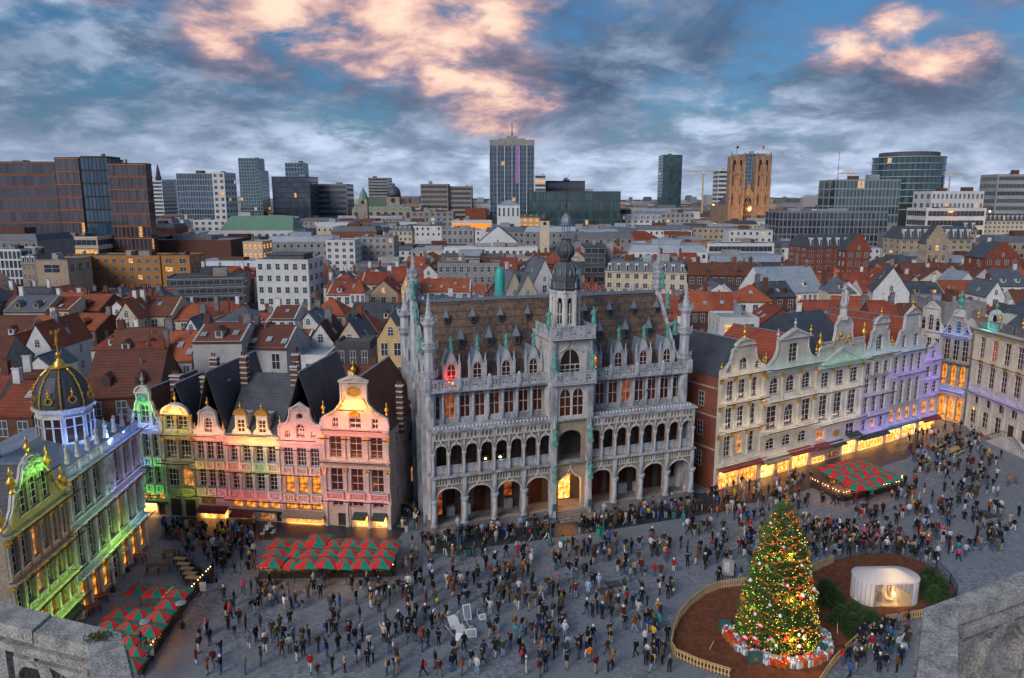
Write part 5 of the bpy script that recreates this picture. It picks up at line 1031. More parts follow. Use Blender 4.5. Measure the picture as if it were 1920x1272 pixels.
mat('needles', (.095, .19, .03), (.04, .095, .018), 7, .7, rnd=.15)
random.seed(11)
planter_fence([gp(1520, 912), gp(1578, 940), gp(1690, 917), gp(1690, 905)], 'dark planter fence with red lights round the right terrace')
planter_fence([gp(486, 1084), gp(737, 1080), gp(741, 1030)], 'planter fence with warm bulbs along the front of the house terrace')
planter_fence([gp(398, 1080), gp(352, 1130), gp(262, 1268)], 'dark planter fence between the domed house terrace and the cobbles')
planter_fence([gp(335, 1048), gp(375, 1078), gp(398, 1094)], 'slatted bench fence beside the outdoor tables near the dome house', leafy=False, lights=False)
NOGO += [[gp(478, 1086), gp(745, 1082), gp(748, 1000), gp(500, 1000)], [gp(1512, 914), gp(1578, 946), gp(1698, 920), gp(1650, 862)], [gp(408, 1078), gp(360, 1140), gp(270, 1285), gp(60, 1290), gp(270, 1035), gp(340, 1040)]]
def warm_lamp(p, e, col=(1, .42, .10)):
    l = bpy.data.lights.new('glow_light', 'POINT'); l.energy = e; l.color = col; l.shadow_soft_size = .12
    o = bpy.data.objects.new('glow_light', l); C.objects.link(o); o.location = p
for px, py in ((525, 1070), (585, 1072), (650, 1072), (715, 1070), (620, 1042)): warm_lamp(gp(px, py)+Vector((0, 0, 1.9)), 60)  # point lights added under the canopies for the string lights' glow
for px, py in ((1560, 925), (1600, 925), (1650, 915), (1600, 900), (1545, 912)): warm_lamp(gp(px, py)+Vector((0, 0, 1.9)), 75, (1, .28, .08))
for px, py in ((330, 1150), (300, 1190), (270, 1225)): warm_lamp(gp(px, py)+Vector((0, 0, 1.7)), 40)
# bars under the house terrace parasols
for i, (px, lb) in enumerate(((540, 'at the left end'), (600, 'left of the middle'), (660, 'right of the middle'), (712, 'at the right end'))):
    p = gp(px, 1062); o = thing('bar_counter', f'wooden drinks counter hung with bulbs {lb} of the parasol terrace', 'counter', p, R(-2), 'counters under the parasols')
    link('counter', MB().box(-1.1, -.3, 0, 1.1, .3, 1.05).box(-1.2, -.42, 1.05, 1.2, .35, 1.12).mesh('counter', 'wood_brown'), o)
    for s in (-1.1, 1.1): link('post', cached('barpost', lambda: MB().box(-.05, -.05, 0, .05, .05, 2.2).mesh('post', 'wood_dark')), o, (s, -.35, 0))
    b = MB()
    for k in range(16): a = k/15; b.lathe([(.01, 0), (.05, .05), (.01, .1)], 4, -1.1+2.2*a, -.42).v[-1]; 
    b.v = [(x, y, z+2.05-.35*math.sin(((x+1.1)/2.2 % 1)*math.pi)) for x, y, z in b.v]; link('string_lights', b.mesh('string_lights', 'lamp_warm'), o)['kind'] = 'stuff'
    if i == 2: link('menu_board', MB().box(-.25, -.46, 1.3, .25, -.43, 2.0).mesh('menu_board', 'frame_white'), o)
# outdoor tables, benches, chairs, heaters
def table_mesh(w_, d, m): return cached(('tab', w_, d, m), lambda: (MB().box(-w_/2, -d/2, .70, w_/2, d/2, .76).mesh('table_top', m), MB().box(-.04, -.04, 0, .04, .04, .7).mesh('leg', 'iron')))
def table(px, py, w_, d, rz, label, m='wood_brown', group='outdoor tables'):
    o = thing('table', label, 'table', gp(px, py), R(rz), group); t, l = table_mesh(w_, d, m); link('table_top', t, o)
    for sx in (-1, 1):
        for sy in (-1, 1): link('leg', l, o, (sx*(w_/2-.1), sy*(d/2-.1), 0))
for i, (px, py) in enumerate(((338, 1060), (345, 1070), (351, 1079), (357, 1088), (362, 1096))): table(px, py, 1.3, .6, -10, f'brown slatted table, {colname[i]} from the far end along the bench fence', 'wood_pale')
for i, (px, py) in enumerate(((262, 1055), (318, 1047), (287, 1073), (308, 1073), (190, 1130), (176, 1150))): table(px, py, 1.2, .8, 10*i, ['small brown table by the far pillar of the domed house', 'round-cornered brown table near the path to the shops', 'first of two brown tables behind the far parasols', 'second of two brown tables behind the far parasols', 'small table between house wall and middle parasols', 'small table between house wall and near parasols'][i])
for i, (px, py) in enumerate(((1762, 842), (1788, 852))):
    o = thing('picnic_table', ['long pale picnic table nearer the right-hand houses', 'long pale picnic table nearer the crowd'][i], 'picnic table', gp(px, py), R(38), 'picnic tables')
    b = MB()
    link('table_top', MB().box(-1.9, -.4, .7, 1.9, .4, .77).mesh('table_top', 'wood_pale'), o)
    for s in (-.75, .75): link('bench', MB().box(-1.9, s-.14, .42, 1.9, s+.14, .47).mesh('bench', 'wood_pale'), o)
    for s in (-1.5, 1.5): link('trestle', MB().box(s-.05, -.8, 0, s+.05, .8, .08).box(s-.05, -.06, 0, s+.05, .06, .7).mesh('trestle', 'wood_dark'), o)
def chair_meshes():
    return cached('chair', lambda: (MB().box(-.22, -.22, .42, .22, .22, .46).mesh('seat', 'frame_white'), MB().box(-.22, .18, .46, .22, .22, .88).mesh('backrest', 'frame_white'), MB().box(-.02, -.02, 0, .02, .02, .42).mesh('leg', 'iron')))
for i, (px, py) in enumerate(((500, 1000), (508, 994), (451, 994), (446, 1002), (512, 1006), (492, 1008))):
    o = thing('chair', ['pale chair beside the first parasol', 'pale chair between awning and parasols', 'pale chair under the dark red awning', 'pale chair near the dark red awning, further out', 'pale chair touching the parasol terrace', 'pale chair standing out on the paving'][i], 'chair', gp(px, py), R(60*i), 'café chairs'); s, bk, lg = chair_meshes(); link('seat', s, o); link('backrest', bk, o)
    for sx in (-.19, .19):
        for sy in (-.19, .19): link('leg', lg, o, (sx, sy, 0))
for i, (px, py, lb) in enumerate(((343, 1178, 'beside the lower left fence'), (276, 1215, 'in front of the stone parapet'), (212, 1110, 'next to the domed house wall'), (240, 1072, 'near the domed house door'))):
    o = thing('patio_heater', f'tall patio heater with round pale hood {lb}', 'heater', gp(px, py), 0, 'patio heaters'); link('pole', MB().lathe([(.22, 0), (.2, .5), (.04, .55), (.035, 2.1), (.09, 2.12), (.09, 2.3)], 8).mesh('pole', 'metal_dark'), o); link('hood', MB().lathe([(.12, 2.3), (.45, 2.32), (.43, 2.38), (.02, 2.48)], 12).mesh('hood', 'zinc'), o)
# street lamps before the hall
def lamp_post(px, py, label):
    o = thing('street_lamp', label, 'street lamp', gp(px, py), 0, 'green lamp posts before the grey hall')
    link('post', cached('lpost', lambda: MB().lathe([(.30, 0), (.30, .35), (.2, .45), (.16, .9), (.09, 1.0), (.07, 3.0), (.14, 3.1), (.05, 3.2)], 8).mesh('post', 'green_iron')), o)
    link('cross_arm', cached('larm', lambda: MB().tube((-.3, 0, 2.85), (.3, 0, 2.85), .03).mesh('cross_arm', 'green_iron')), o)
    link('lantern', cached('llan', lambda: MB().lathe([(.10, 3.2), (.24, 3.65), (.18, 3.75), (.28, 3.78), (.08, 4.0), (.02, 4.2)], 6).mesh('lantern', 'frame_grey')), o)
for px, py, lb in ((859, 1040, 'green iron lamp post at the left corner of the hall'), (1032, 1023, 'green iron lamp post left of the hall entrance'), (1131, 1010, 'green iron lamp post right of the hall entrance'), (1281, 972, 'green iron lamp post at the right corner of the hall')): lamp_post(px, py, lb)
for i, (px, py, m, lb) in enumerate(((1123, 1004, 'canvas_green', 'bright green bin by the lamp right of the entrance'), (880, 1043, 'green_iron', 'dark bin beside the left corner lamp post'), (1264, 972, 'green_iron', 'dark bin beside the right corner lamp post'), (1322, 905, 'canvas_green', 'green handcart bin in the passage beside the brick wall'), (386, 1092, 'green_iron', 'dark green round bin at the end of the bench fence'))):
    o = thing('litter_bin', lb, 'bin', gp(px, py), 0, 'litter bins'); link('body', cached(('binb', m), lambda: MB().lathe([(.26, 0), (.33, .85), (.36, .9), (.30, .9), (.27, .3)], 10).mesh('body', m)), o); link('liner', cached('binl', lambda: MB().lathe([(.29, .8), (.02, .82)], 10).mesh('liner', 'black')), o)
# the painters' stand
random.seed(21); boards = [(856, 1183, .9, 1.2, 30), (866, 1172, .8, 1.0, 60), (878, 1166, .7, 1.3, 20), (886, 1178, .9, .8, 100), (870, 1195, .9, .9, 45), (884, 1199, .9, .7, 10), (900, 1158, .7, .5, 80), (848, 1190, .8, .8, 120), (862, 1205, .7, .6, 0), (876, 1209, .8, .9, 150), (890, 1190, .8, .6, 60), (906, 1166, .6, .5, 20)]
for i, (px, py, w_, h, rz) in enumerate(boards):
    p = gp(px, py); o = thing('picture_board', f'white framed picture of the painters\' stand, {["tall one at the back", "left of the tall one", "upright one with blue edge", "tilted one on the right", "middle one facing forward", "low one lying forward", "single one apart on the right", "leftmost one", "low one near the basket", "front one with lettering", "broad one leaning right", "small one far right"][i]}', 'picture', p, R(rz), "painters' stand")
    o.rotation_euler = (R(random.uniform(-50, -15)), 0, R(rz)); o.location.z = .05
    link('board', MB().box(-w_/2, -.02, .1, w_/2, .02, .1+h).mesh('board', 'frame_white'), o); link('picture', MB().box(-w_/2+.08, -.03, .18, w_/2-.08, -.021, .02+h).mesh('picture', ['render_white', 'flat_roof_pale', 'lead', 'render_grey'][i % 4]), o); link('strut', MB().tube((0, 0, h*.8), (0, .5, -.02), .02).mesh('strut', 'iron'), o)
NOGO.append([gp(838, 1215), gp(915, 1218), gp(915, 1150), gp(845, 1155)])
# ================================================================ THE TREE ENCLOSURE
FW = [(1730, 1159), (1665, 1170), (1638, 1184), (1612, 1201), (1585, 1226), (1560, 1252), (1535, 1290), (1455, 1310), (1400, 1296), (1369, 1272), (1310, 1253), (1267, 1234), (1258, 1219), (1264, 1189), (1275, 1162), (1297, 1136), (1324, 1116), (1350, 1105), (1387, 1100), (1430, 1096), (1480, 1088), (1519, 1076), (1564, 1056)]
FM = [(1564, 1056), (1594, 1046), (1622, 1041), (1650, 1039), (1687, 1042), (1725, 1054), (1755, 1069), (1781, 1095), (1794, 1118), (1780, 1142), (1730, 1159)]
EN = [gp(*p) for p in FW]+[gp(*p) for p in FM[1:-1]]; NOGO.append(EN)
o = sheet('mulch_bed', [(p.x, p.y) for p in EN], .06, 'mulch', 'structure')
random.seed(4); b = MB()
xs = [p.x for p in EN]; ysn = [p.y for p in EN]
for i in range(5200):                              # bark chips
    x, y = random.uniform(min(xs), max(xs)), random.uniform(min(ysn), max(ysn))
    if not pt_in(EN, x, y): continue
    a = random.random()*6.28; r_ = random.uniform(.05, .14); c, s = math.cos(a)*r_, math.sin(a)*r_; z = .065+random.random()*.05
    b.add([(x-c, y-s, z), (x+s*.4, y-c*.4, z+.02), (x+c, y+s, z+.01), (x-s*.4, y+c*.4, z)], [(0, 1, 2, 3)])
tag(link('bark_chips', b.mesh('bark_chips', 'mulch')), 'loose red-brown bark chips covering the tree bed', 'bark chips', kind='stuff')
def slat_fence(px, label):
    pts = [gp(*p) for p in px]; o = thing('slat_fence', label, 'fence', pts[0]); sm = cached('slat', lambda: MB().box(-.055, -.02, .04, .055, .02, .82).mesh('slat', 'wood_pale')); n_ = 0
    for a, b_ in zip(pts, pts[1:]):
        d = b_-a; ln = d.length; an = math.atan2(d.y, d.x); n = max(2, int(ln/.25))
        link('rail', MB().box(0, .0, .62, ln, .05, .72).box(0, .0, .2, ln, .05, .28).box(-.03, -.03, .8, ln, .07, .85).mesh('rail', 'wood_pale'), o, a-pts[0], an)
        for i in range(n): link('slat', sm, o, a+d*((i+.5)/n)-pts[0], an)
slat_fence(FW[:7], 'pale wooden slat fence curving in front of the fir bushes'); slat_fence(FW[9:14], 'pale wooden slat fence at the lower left of the tree bed'); slat_fence(FW[13:19], 'pale wooden slat fence along the far left of the tree bed'); slat_fence(FW[18:23], 'pale wooden slat fence behind the decorated tree')
pts = [gp(*p) for p in FM]; seg = [(pts[i], pts[i+1]) for i in range(len(pts)-1)]
for i, (a, b_) in enumerate(seg):
    d = b_-a; ln = d.length; o = thing('crowd_barrier', f'dark metal crowd barrier, {["first", "second", "third", "fourth", "fifth", "sixth", "seventh", "eighth", "ninth", "tenth"][i]} from the slat fence round the tent side', 'barrier', a, math.atan2(d.y, d.x), 'metal barriers round the tree bed')
    link('frame', MB().path([(.05, 0, 0), (.05, 0, 1.05), (ln-.05, 0, 1.05), (ln-.05, 0, 0)], .03, 5).tube((.05, 0, .15), (ln-.05, 0, .15), .025).mesh('frame', 'metal_dark'), o)
    bm = cached('bbar', lambda: MB().tube((0, 0, .15), (0, 0, 1.05), .016, n=4).mesh('bar', 'metal_dark'))
    for k in range(1, int(ln/.22)): link('bar', bm, o, (k*.22, 0, 0))
    for s in (.3, ln-.3): link('foot', cached('bfoot', lambda: MB().box(-.03, -.3, 0, .03, .3, .04).mesh('foot', 'metal_dark')), o, (s, 0, 0))
# decorated tree
tp = gp(1456, 1196); TH = 12.0; tree = thing('christmas_tree', 'tall decorated christmas tree covered in lights, tinsel and baubles', 'christmas tree', tp)
link('trunk', MB().lathe([(.28, 0), (.22, 3), (.12, 8), (.03, 11.6)], 8).mesh('trunk', 'wood_dark'), tree)
def trad(z, a):
    f = 1-z/TH; tier = (z*1.15 % 1.0); return (3.45*f**.55)*(.86+.16*(1-tier))+.06*math.sin(a*7+z*3)+.08*math.sin(a*3-z*2)
random.seed(9); cr = MB(); cr.mi = 0; lt = [MB(), MB(), MB()]
for i in range(34000):
    z = TH*(1-math.sqrt(random.random()))*.99+.35; z = min(z, TH*.985); a = random.random()*6.2832; rr = trad(z, a)*(random.random()**.28); x, y = rr*math.cos(a), rr*math.sin(a)
    ln = random.uniform(.16, .34); dx, dy = math.cos(a+random.uniform(-.7, .7)), math.sin(a+random.uniform(-.7, .7)); dz = random.uniform(-.45, .25); w_ = random.uniform(.035, .07)
    cr.add([(x, y, z), (x+dx*ln*.5-dy*w_, y+dy*ln*.5+dx*w_, z+dz*ln*.5), (x+dx*ln, y+dy*ln, z+dz*ln), (x+dx*ln*.5+dy*w_, y+dy*ln*.5-dx*w_, z+dz*ln*.5+.03)], [(0, 1, 2, 3)], 0 if random.random() < .6 else 1)
for i in range(420):                               # longer boughs that break the outline
    z = TH*(1-math.sqrt(random.random()))*.95+.3; a = random.random()*6.2832; r0 = trad(z, a)*.8; L_ = random.uniform(.5, 1.05)
    for k in range(16):
        f = k/15; rr = r0+L_*f; zz = z-.30*f*f*L_+.05; x, y = rr*math.cos(a), rr*math.sin(a); s_ = -1 if k % 2 else 1; da = a+s_*random.uniform(.4, 1.1); ln = random.uniform(.14, .26)*(1.1-f*.5); dx, dy = math.cos(da), math.sin(da); w_ = .04
        cr.add([(x, y, zz), (x+dx*ln*.5-dy*w_, y+dy*ln*.5+dx*w_, zz), (x+dx*ln, y+dy*ln, zz-.05), (x+dx*ln*.5+dy*w_, y+dy*ln*.5-dx*w_, zz+.03)], [(0, 1, 2, 3)], i % 2)
link('crown', cr.mesh('crown', 'needles', 'bush'), tree)
mat('bulb_gold', (1, .6, .1), None, emit=3.2, ecol=(1, .50, .08)); mat('bulb_red', (1, .12, .03), None, emit=3.2, ecol=(1, .16, .03)); mat('bulb_green', (.5, 1, .1), None, emit=2.6, ecol=(.5, 1, .1))
mat('bauble_white', (.75, .78, .82), None, rough=.25); mat('bauble_red', (.6, .02, .02), None, rough=.25); mat('bauble_green', (.35, .6, .03), None, rough=.3); mat('garland_orange', (.80, .14, .025), (.85, .32, .05), 30, .45)
mat('stripe', (.75, .72, .70), None, rough=.3, seam=(7.0, 'X', 0))
m = MATS['stripe']; t = NT(m.node_tree); tc_ = t.n('ShaderNodeTexCoord'); wv = t.n('ShaderNodeTexWave', wave_type='BANDS', bands_direction='DIAGONAL', i_Scale=1.3); t.l(tc_.outputs['Object'], wv.inputs['Vector']); t.l(t.mix(t.smooth(wv.outputs['Fac'], .45, .55), (.8, .76, .74), (.6, .02, .03)), m.node_tree.nodes['Principled BSDF'].inputs['Base Color'])
for i in range(1350):
    z = TH*(1-math.sqrt(random.random()))*.97+.3; a = random.random()*6.2832; rr = trad(z, a)*random.uniform(.94, 1.05)
    q = random.random(); b = lt[0 if q < .42 else 1 if q < .68 else 2]; s = random.uniform(.022, .04); x, y = rr*math.cos(a), rr*math.sin(a)
    b.add([(x-s, y, z), (x, y-s, z), (x+s, y, z), (x, y+s, z), (x, y, z+s), (x, y, z-s)], [(0, 1, 4), (1, 2, 4), (2, 3, 4), (3, 0, 4), (1, 0, 5), (2, 1, 5), (3, 2, 5), (0, 3, 5)])
for b, n, m in zip(lt, ('gold_bulbs', 'red_bulbs', 'green_bulbs'), ('bulb_gold', 'bulb_red', 'bulb_green')): link(n, b.mesh(n, m), tree)['kind'] = 'stuff'
b = MB(); prev = None
for i in range(1500):                              # tinsel wound in loops round the tree
    f = i/1500; z = .5+(TH-.9)*f; a = f*6.2832*19; rr = trad(z, a)*1.02; rr *= 1+.04*math.sin(a*1.7+i*.013); p = Vector((rr*math.cos(a), rr*math.sin(a), z-.34*abs(math.sin(a*2.37+f*31))))
    if math.sin(a*.61+f*57) > .86: continue
    for k in range(3):
        d = Vector((random.uniform(-1, 1), random.uniform(-1, 1), random.uniform(-1, 1)))*.15; b.add([p-d, p+d.orthogonal()*.4, p+d], [(0, 1, 2)])
link('tinsel', b.mesh('tinsel', 'garland_orange'), tree)
ball = lambda m: cached(('ball', m), lambda: MB().lathe([(.02, -.2), (.12, -.16), (.19, -.06), (.2, .02), (.17, .1), (.09, .18), (.03, .22), (.03, .26)], 10).mesh('bauble', m, smooth=True))
for i in range(84):
    z = TH*(1-math.sqrt(random.random()))*.95+.3; a = random.uniform(math.pi*.98, math.pi*2.05); rr = trad(z, a)*1.05; q = random.random()
    link('bauble', ball('bauble_white' if q < .45 else 'stripe' if q < .56 else 'bauble_green' if q < .82 else 'bauble_red'), tree, (rr*math.cos(a), rr*math.sin(a), z), sc=random.uniform(.55, .85) if q < .45 or q > .56 else 1.2)
link('tree_top', MB().lathe([(.05, 11.6), (.16, 11.9), (.05, 12.2), (.12, 12.4), (.01, 12.9)], 6).tube((-.35, 0, 12.2), (.35, 0, 12.2), .04).mesh('tree_top', 'gilt'), tree)
for z, rr, e in ((2, 2.2, 130), (5, 1.2, 95), (8.2, .6, 50)):
    warm_lamp((tp.x, tp.y-4.0+z*.28, z), e*.8, (1, .5, .12))  # unseen lights added in front of the tree to brighten its foliage
def gift(p, w_, d, h, rz, mi, label):
    cols = [('bauble_white', 'lead'), ('canvas_red', 'gilt'), ('gilt', 'canvas_red'), ('lead', 'bauble_white'), ('render_cream', 'canvas_red'), ('canvas_green', 'gilt')][mi]
    o = thing('gift', label, 'gift', p, rz, 'wrapped gifts round the tree'); s = (w_, d, h)
    link('box', cached(('gbox', cols[0]), lambda: MB().box(-.5, -.5, 0, .5, .5, 1).mesh('box', cols[0])), o, sc=s)
    rb = link('ribbon', cached(('grib', cols[1]), lambda: MB().box(-.09, -.512, 0, .09, .512, 1.012).box(-.512, -.09, 0, .512, .09, 1.008).mesh('ribbon', cols[1])), o, sc=s)
    link('bow', cached(('gbow', cols[1]), lambda: MB().lathe([(.02, 0), (.13, .05), (.02, .14)], 6, -.1, 0).lathe([(.02, 0), (.13, .05), (.02, .14)], 6, .1, 0).mesh('bow', cols[1])), o, (0, 0, h))
n = 62; wrapn = ['white gift with silver ribbon', 'red gift with gold ribbon', 'gold gift with red ribbon', 'silver-blue gift with white ribbon', 'cream gift with red ribbon']; ordn = 'first second third fourth fifth sixth seventh eighth ninth tenth eleventh twelfth thirteenth fourteenth fifteenth'.split(); cnt = {}
for i in range(n):                                 # two rings of gifts, counted from the left end
    a = math.pi*(.93+1.14*(i//2)/(n//2)); rr = 3.6+(i % 2)*.5+random.uniform(-.1, .1); mi = random.choice((0, 0, 0, 1, 2, 2, 3, 3, 4)); k = (i % 2, mi); c = cnt.get(k, 0)
    if c >= len(ordn): mi = min(range(5), key=lambda q: cnt.get((i % 2, q), 0)); k = (i % 2, mi); c = cnt.get(k, 0)
    cnt[k] = c+1; h = random.uniform(.3, .55); gift((tp.x+rr*math.cos(a), tp.y+rr*math.sin(a), .06), random.uniform(.32, .56), random.uniform(.32, .52), h, random.random()*3, mi, f'{ordn[c]} {wrapn[mi]} from the left in the {"inner" if i % 2 == 0 else "outer"} ring')
for px, py, lb in ((1415, 1241, 'green display box with a pale emblem at the lower left of the gifts'), (1535, 1225, 'green display box with a pale emblem at the right of the gifts'), (1359, 1181, 'plain green chest at the far left of the gifts')):
    o = thing('display_box', lb, 'box', gp(px, py), R(14 if px > 1500 else 0), 'green boxes beside the gifts'); link('body', MB().box(-.5, -.3, .06, .5, .3, .75).mesh('body', 'green_iron'), o)
    if px > 1400: link('emblem', MB().plate([(.2*math.cos(2*math.pi*i/10), .4+.15*math.sin(2*math.pi*i/10)) for i in range(10)], (), -.315, -.301).mesh('emblem', 'gilt'), o)
# fir bushes
def fir(px, py, h, label):
    p = gp(px, py); o = thing('fir_bush', label, 'fir bush', p, random.random()*6, 'small fir trees in the bark bed')
    def mk():
        b = MB()
        for i in range(2600):
            z = (1-math.sqrt(random.random()))*.95+.03; a = random.random()*6.28; rr = (.60*(1-z)**.95+.02)*(random.random()**.4)*(1+.22*math.sin(a*5+z*11)); ln = random.uniform(.08, .19); dx, dy = math.cos(a), math.sin(a); w_ = .022; x, y = rr*dx, rr*dy; dz = random.uniform(-.3, .5)
            b.add([(x, y, z), (x+dx*ln*.5-dy*w_, y+dy*ln*.5+dx*w_, z+dz*ln*.5), (x+dx*ln, y+dy*ln, z+dz*ln), (x+dx*ln*.5+dy*w_, y+dy*ln*.5-dx*w_, z+dz*ln*.5)], [(0, 1, 2, 3)])
        return b.mesh('crown', 'bush')
    link('crown', cached('fir%d' % random.randint(0, 2), mk), o, (0, 0, .06), sc=(h*.95, h*.95, h)); link('trunk', cached('firt', lambda: MB().lathe([(.06, 0), (.02, .8)], 6).mesh('trunk', 'wood_dark')), o, sc=h)
for px, py, h, lb in ((1548, 1130, 2.4, 'tall fir bush just right of the decorated tree'), (1568, 1135, 1.6, 'lower fir bush between decorated tree and tent'), (1577, 1172, 1.9, 'leftmost fir of the cluster before the tent'), (1600, 1160, 1.7, 'back fir of the cluster before the tent'), (1598, 1182, 1.6, 'middle fir of the cluster before the tent'), (1618, 1168, 1.5, 'back right fir of the cluster before the tent'), (1632, 1178, 1.8, 'rightmost fir of the cluster before the tent'), (1612, 1185, 1.3, 'small inner fir of the cluster before the tent'), (1603, 1197, 1.3, 'small front fir by the slat fence'), (1740, 1100, 2.0, 'tall fir behind the tent'), (1757, 1110, 1.8, 'right-hand fir behind the tent'), (1730, 1108, 1.5, 'fir touching the right end of the tent'), (1750, 1128, 1.6, 'lowest fir right of the tent')): fir(px, py, h, lb)
# the white nativity tent
tn = gp(1656, 1122); tent = thing('tent', 'white oval tent glowing from inside on the bark bed', 'tent', tn, R(2))
def fabric(name, col, tr):
    m = bpy.data.materials.new(name); m.use_nodes = True; t = m.node_tree; b = t.nodes['Principled BSDF']; b.inputs['Base Color'].default_value = (*col, 1); b.inputs['Roughness'].default_value = .8
    tl = t.nodes.new('ShaderNodeBsdfTranslucent'); tl.inputs[0].default_value = (*col, 1); tp_ = t.nodes.new('ShaderNodeBsdfTransparent'); mx = t.nodes.new('ShaderNodeMixShader'); mx.inputs[0].default_value = .5; mx2 = t.nodes.new('ShaderNodeMixShader'); mx2.inputs[0].default_value = tr
    o = t.nodes['Material Output']; t.links.new(b.outputs[0], mx.inputs[1]); t.links.new(tl.outputs[0], mx.inputs[2]); t.links.new(mx.outputs[0], mx2.inputs[1]); t.links.new(tp_.outputs[0], mx2.inputs[2]); t.links.new(mx2.outputs[0], o.inputs[0]); MATS[name] = m
fabric('tent_cloth', (.78, .79, .86), 0.0); fabric('tent_clear', (.8, .74, .62), .72)
A, B, H0, H1 = 1.55, 1.35, 2.35, 2.95; ring = []
for i in range(24):
    a = 2*math.pi*(i+.5)/24; ring.append(((A if math.cos(a) > 0 else -A)+B*math.cos(a), B*math.sin(a)*1.15))
for i in range(24):
    p, q = ring[i], ring[(i+1) % 24]; front = p[1] < -1.2 and q[1] < -1.2 and abs(p[0]+q[0]) < 3.4
    nn = 3 if math.hypot(q[0]-p[0], q[1]-p[1]) > 1 else 1
    link('wall_panel', MB().add([(p[0], p[1], .06), (q[0], q[1], .06), (q[0], q[1], H0), (p[0], p[1], H0)], [(0, 1, 2, 3)]).mesh('wall_panel', 'tent_clear' if front else 'tent_cloth'), tent)
    link('seam', MB().tube((p[0], p[1], .06), (p[0], p[1], H0), .03, n=5).mesh('seam', 'flat_roof_pale'), tent)
b = MB(); rt = [(A*.62 if x > 0 else -A*.62, 0) for x, y in ring]
for i in range(24):
    p, q, r_, s = ring[i], ring[(i+1) % 24], rt[(i+1) % 24], rt[i]
    b.add([(p[0]*1.02, p[1]*1.02, H0), (q[0]*1.02, q[1]*1.02, H0), (r_[0], r_[1], H1), (s[0], s[1], H1), (p[0]*1.02, p[1]*1.02, H0-.12), (q[0]*1.02, q[1]*1.02, H0-.12)], [(0, 1, 2, 3), (0, 1, 5, 4)])
link('roof', b.mesh('roof', 'tent_cloth'), tent)
link('floor', MB().slab([(x*.98, y*.98) for x, y in ring], .065, .10).mesh('floor', 'wood_pale'), tent)
for x, y, z, e in ((0, .2, 1.6, 130), (.5, -.7, .9, 34)): warm_lamp((tn.x+x, tn.y+y, z), e, (1, .60, .22))
def robed(px_off, h, m, label, bend=0):
    o = thing('crib_figure', label, 'figure', (tn.x+px_off[0], tn.y+px_off[1], .1), 0, 'crib figures inside the tent'); link('robe', MB().lathe([(.26*h, 0), (.24*h, .3*h), (.16*h, .62*h), (.17*h, .78*h), (.06*h, .84*h)], 8).tube((.14*h, -.02, .74*h), (.1*h, -.26*h, .55*h), .05*h, .04*h).tube((-.14*h, -.02, .74*h), (-.1*h, -.26*h, .55*h), .05*h, .04*h).mesh('robe', m), o); link('head', MB().lathe([(.03*h, .83*h), (.085*h, .88*h), (.09*h, .95*h), (.04*h, 1.02*h)], 8).mesh('head', 'render_tan'), o)
robed((-.7, -.6), 1.1, 'tile_brown', 'kneeling brown robed crib figure at the left'); robed((.75, -.5), 1.5, 'render_yellow', 'standing yellow robed crib figure at the right'); robed((-.15, .1), 1.35, 'render_tan', 'tan robed crib figure beside the little roof')
o = thing('crib_shelter', 'small wooden gable shelter inside the glowing tent', 'shelter', (tn.x+.15, tn.y+.4, .1)); link('roof', MB().add([(-.6, -.3, 1.1), (0, -.3, 1.75), (.6, -.3, 1.1), (-.6, .3, 1.1), (0, .3, 1.75), (.6, .3, 1.1)], [(0, 1, 4, 3), (1, 2, 5, 4)]).mesh('roof', 'wood_brown'), o)
for s in (-.5, .5): link('post', MB().box(s-.04, -.25, 0, s+.04, -.17, 1.15).box(s-.04, .17, 0, s+.04, .25, 1.15).mesh('post', 'wood_brown'), o)
o = thing('manger', 'low straw-filled manger in front of the crib figures', 'manger', (tn.x+.1, tn.y-.75, .1)); link('trough', MB().box(-.3, -.15, .1, .3, .15, .3).mesh('trough', 'wood_brown'), o); link('straw', MB().lathe([(.28, .28), (.2, .38), (.02, .42)], 8).mesh('straw', 'render_yellow'), o)
o = thing('notice_board', 'upright pale notice board by the far slat fence', 'notice board', gp(1364, 1088), R(-8)); link('board', MB().box(-.55, -.04, .5, .55, .04, 2.1).mesh('board', 'flat_roof_pale'), o); link('post', MB().box(-.5, -.03, 0, -.42, .03, .5).box(.42, -.03, 0, .5, .03, .5).mesh('post', 'metal_dark'), o); link('poster', MB().box(-.4, -.05, .8, .1, -.041, 1.9).mesh('poster', 'stone_white'), o)
for i, (px, py) in enumerate(((1330, 1220), (1570, 1190))):
    o = thing('wooden_stake', ['short wooden stake leaning in the bark left of the tree', 'short wooden stake leaning in the bark near the firs'][i], 'stake', gp(px, py), i, 'stakes'); link('stake', MB().tube((0, 0, .05), (.35, .1, .8), .04, .03, 5).mesh('stake', 'wood_pale'), o)
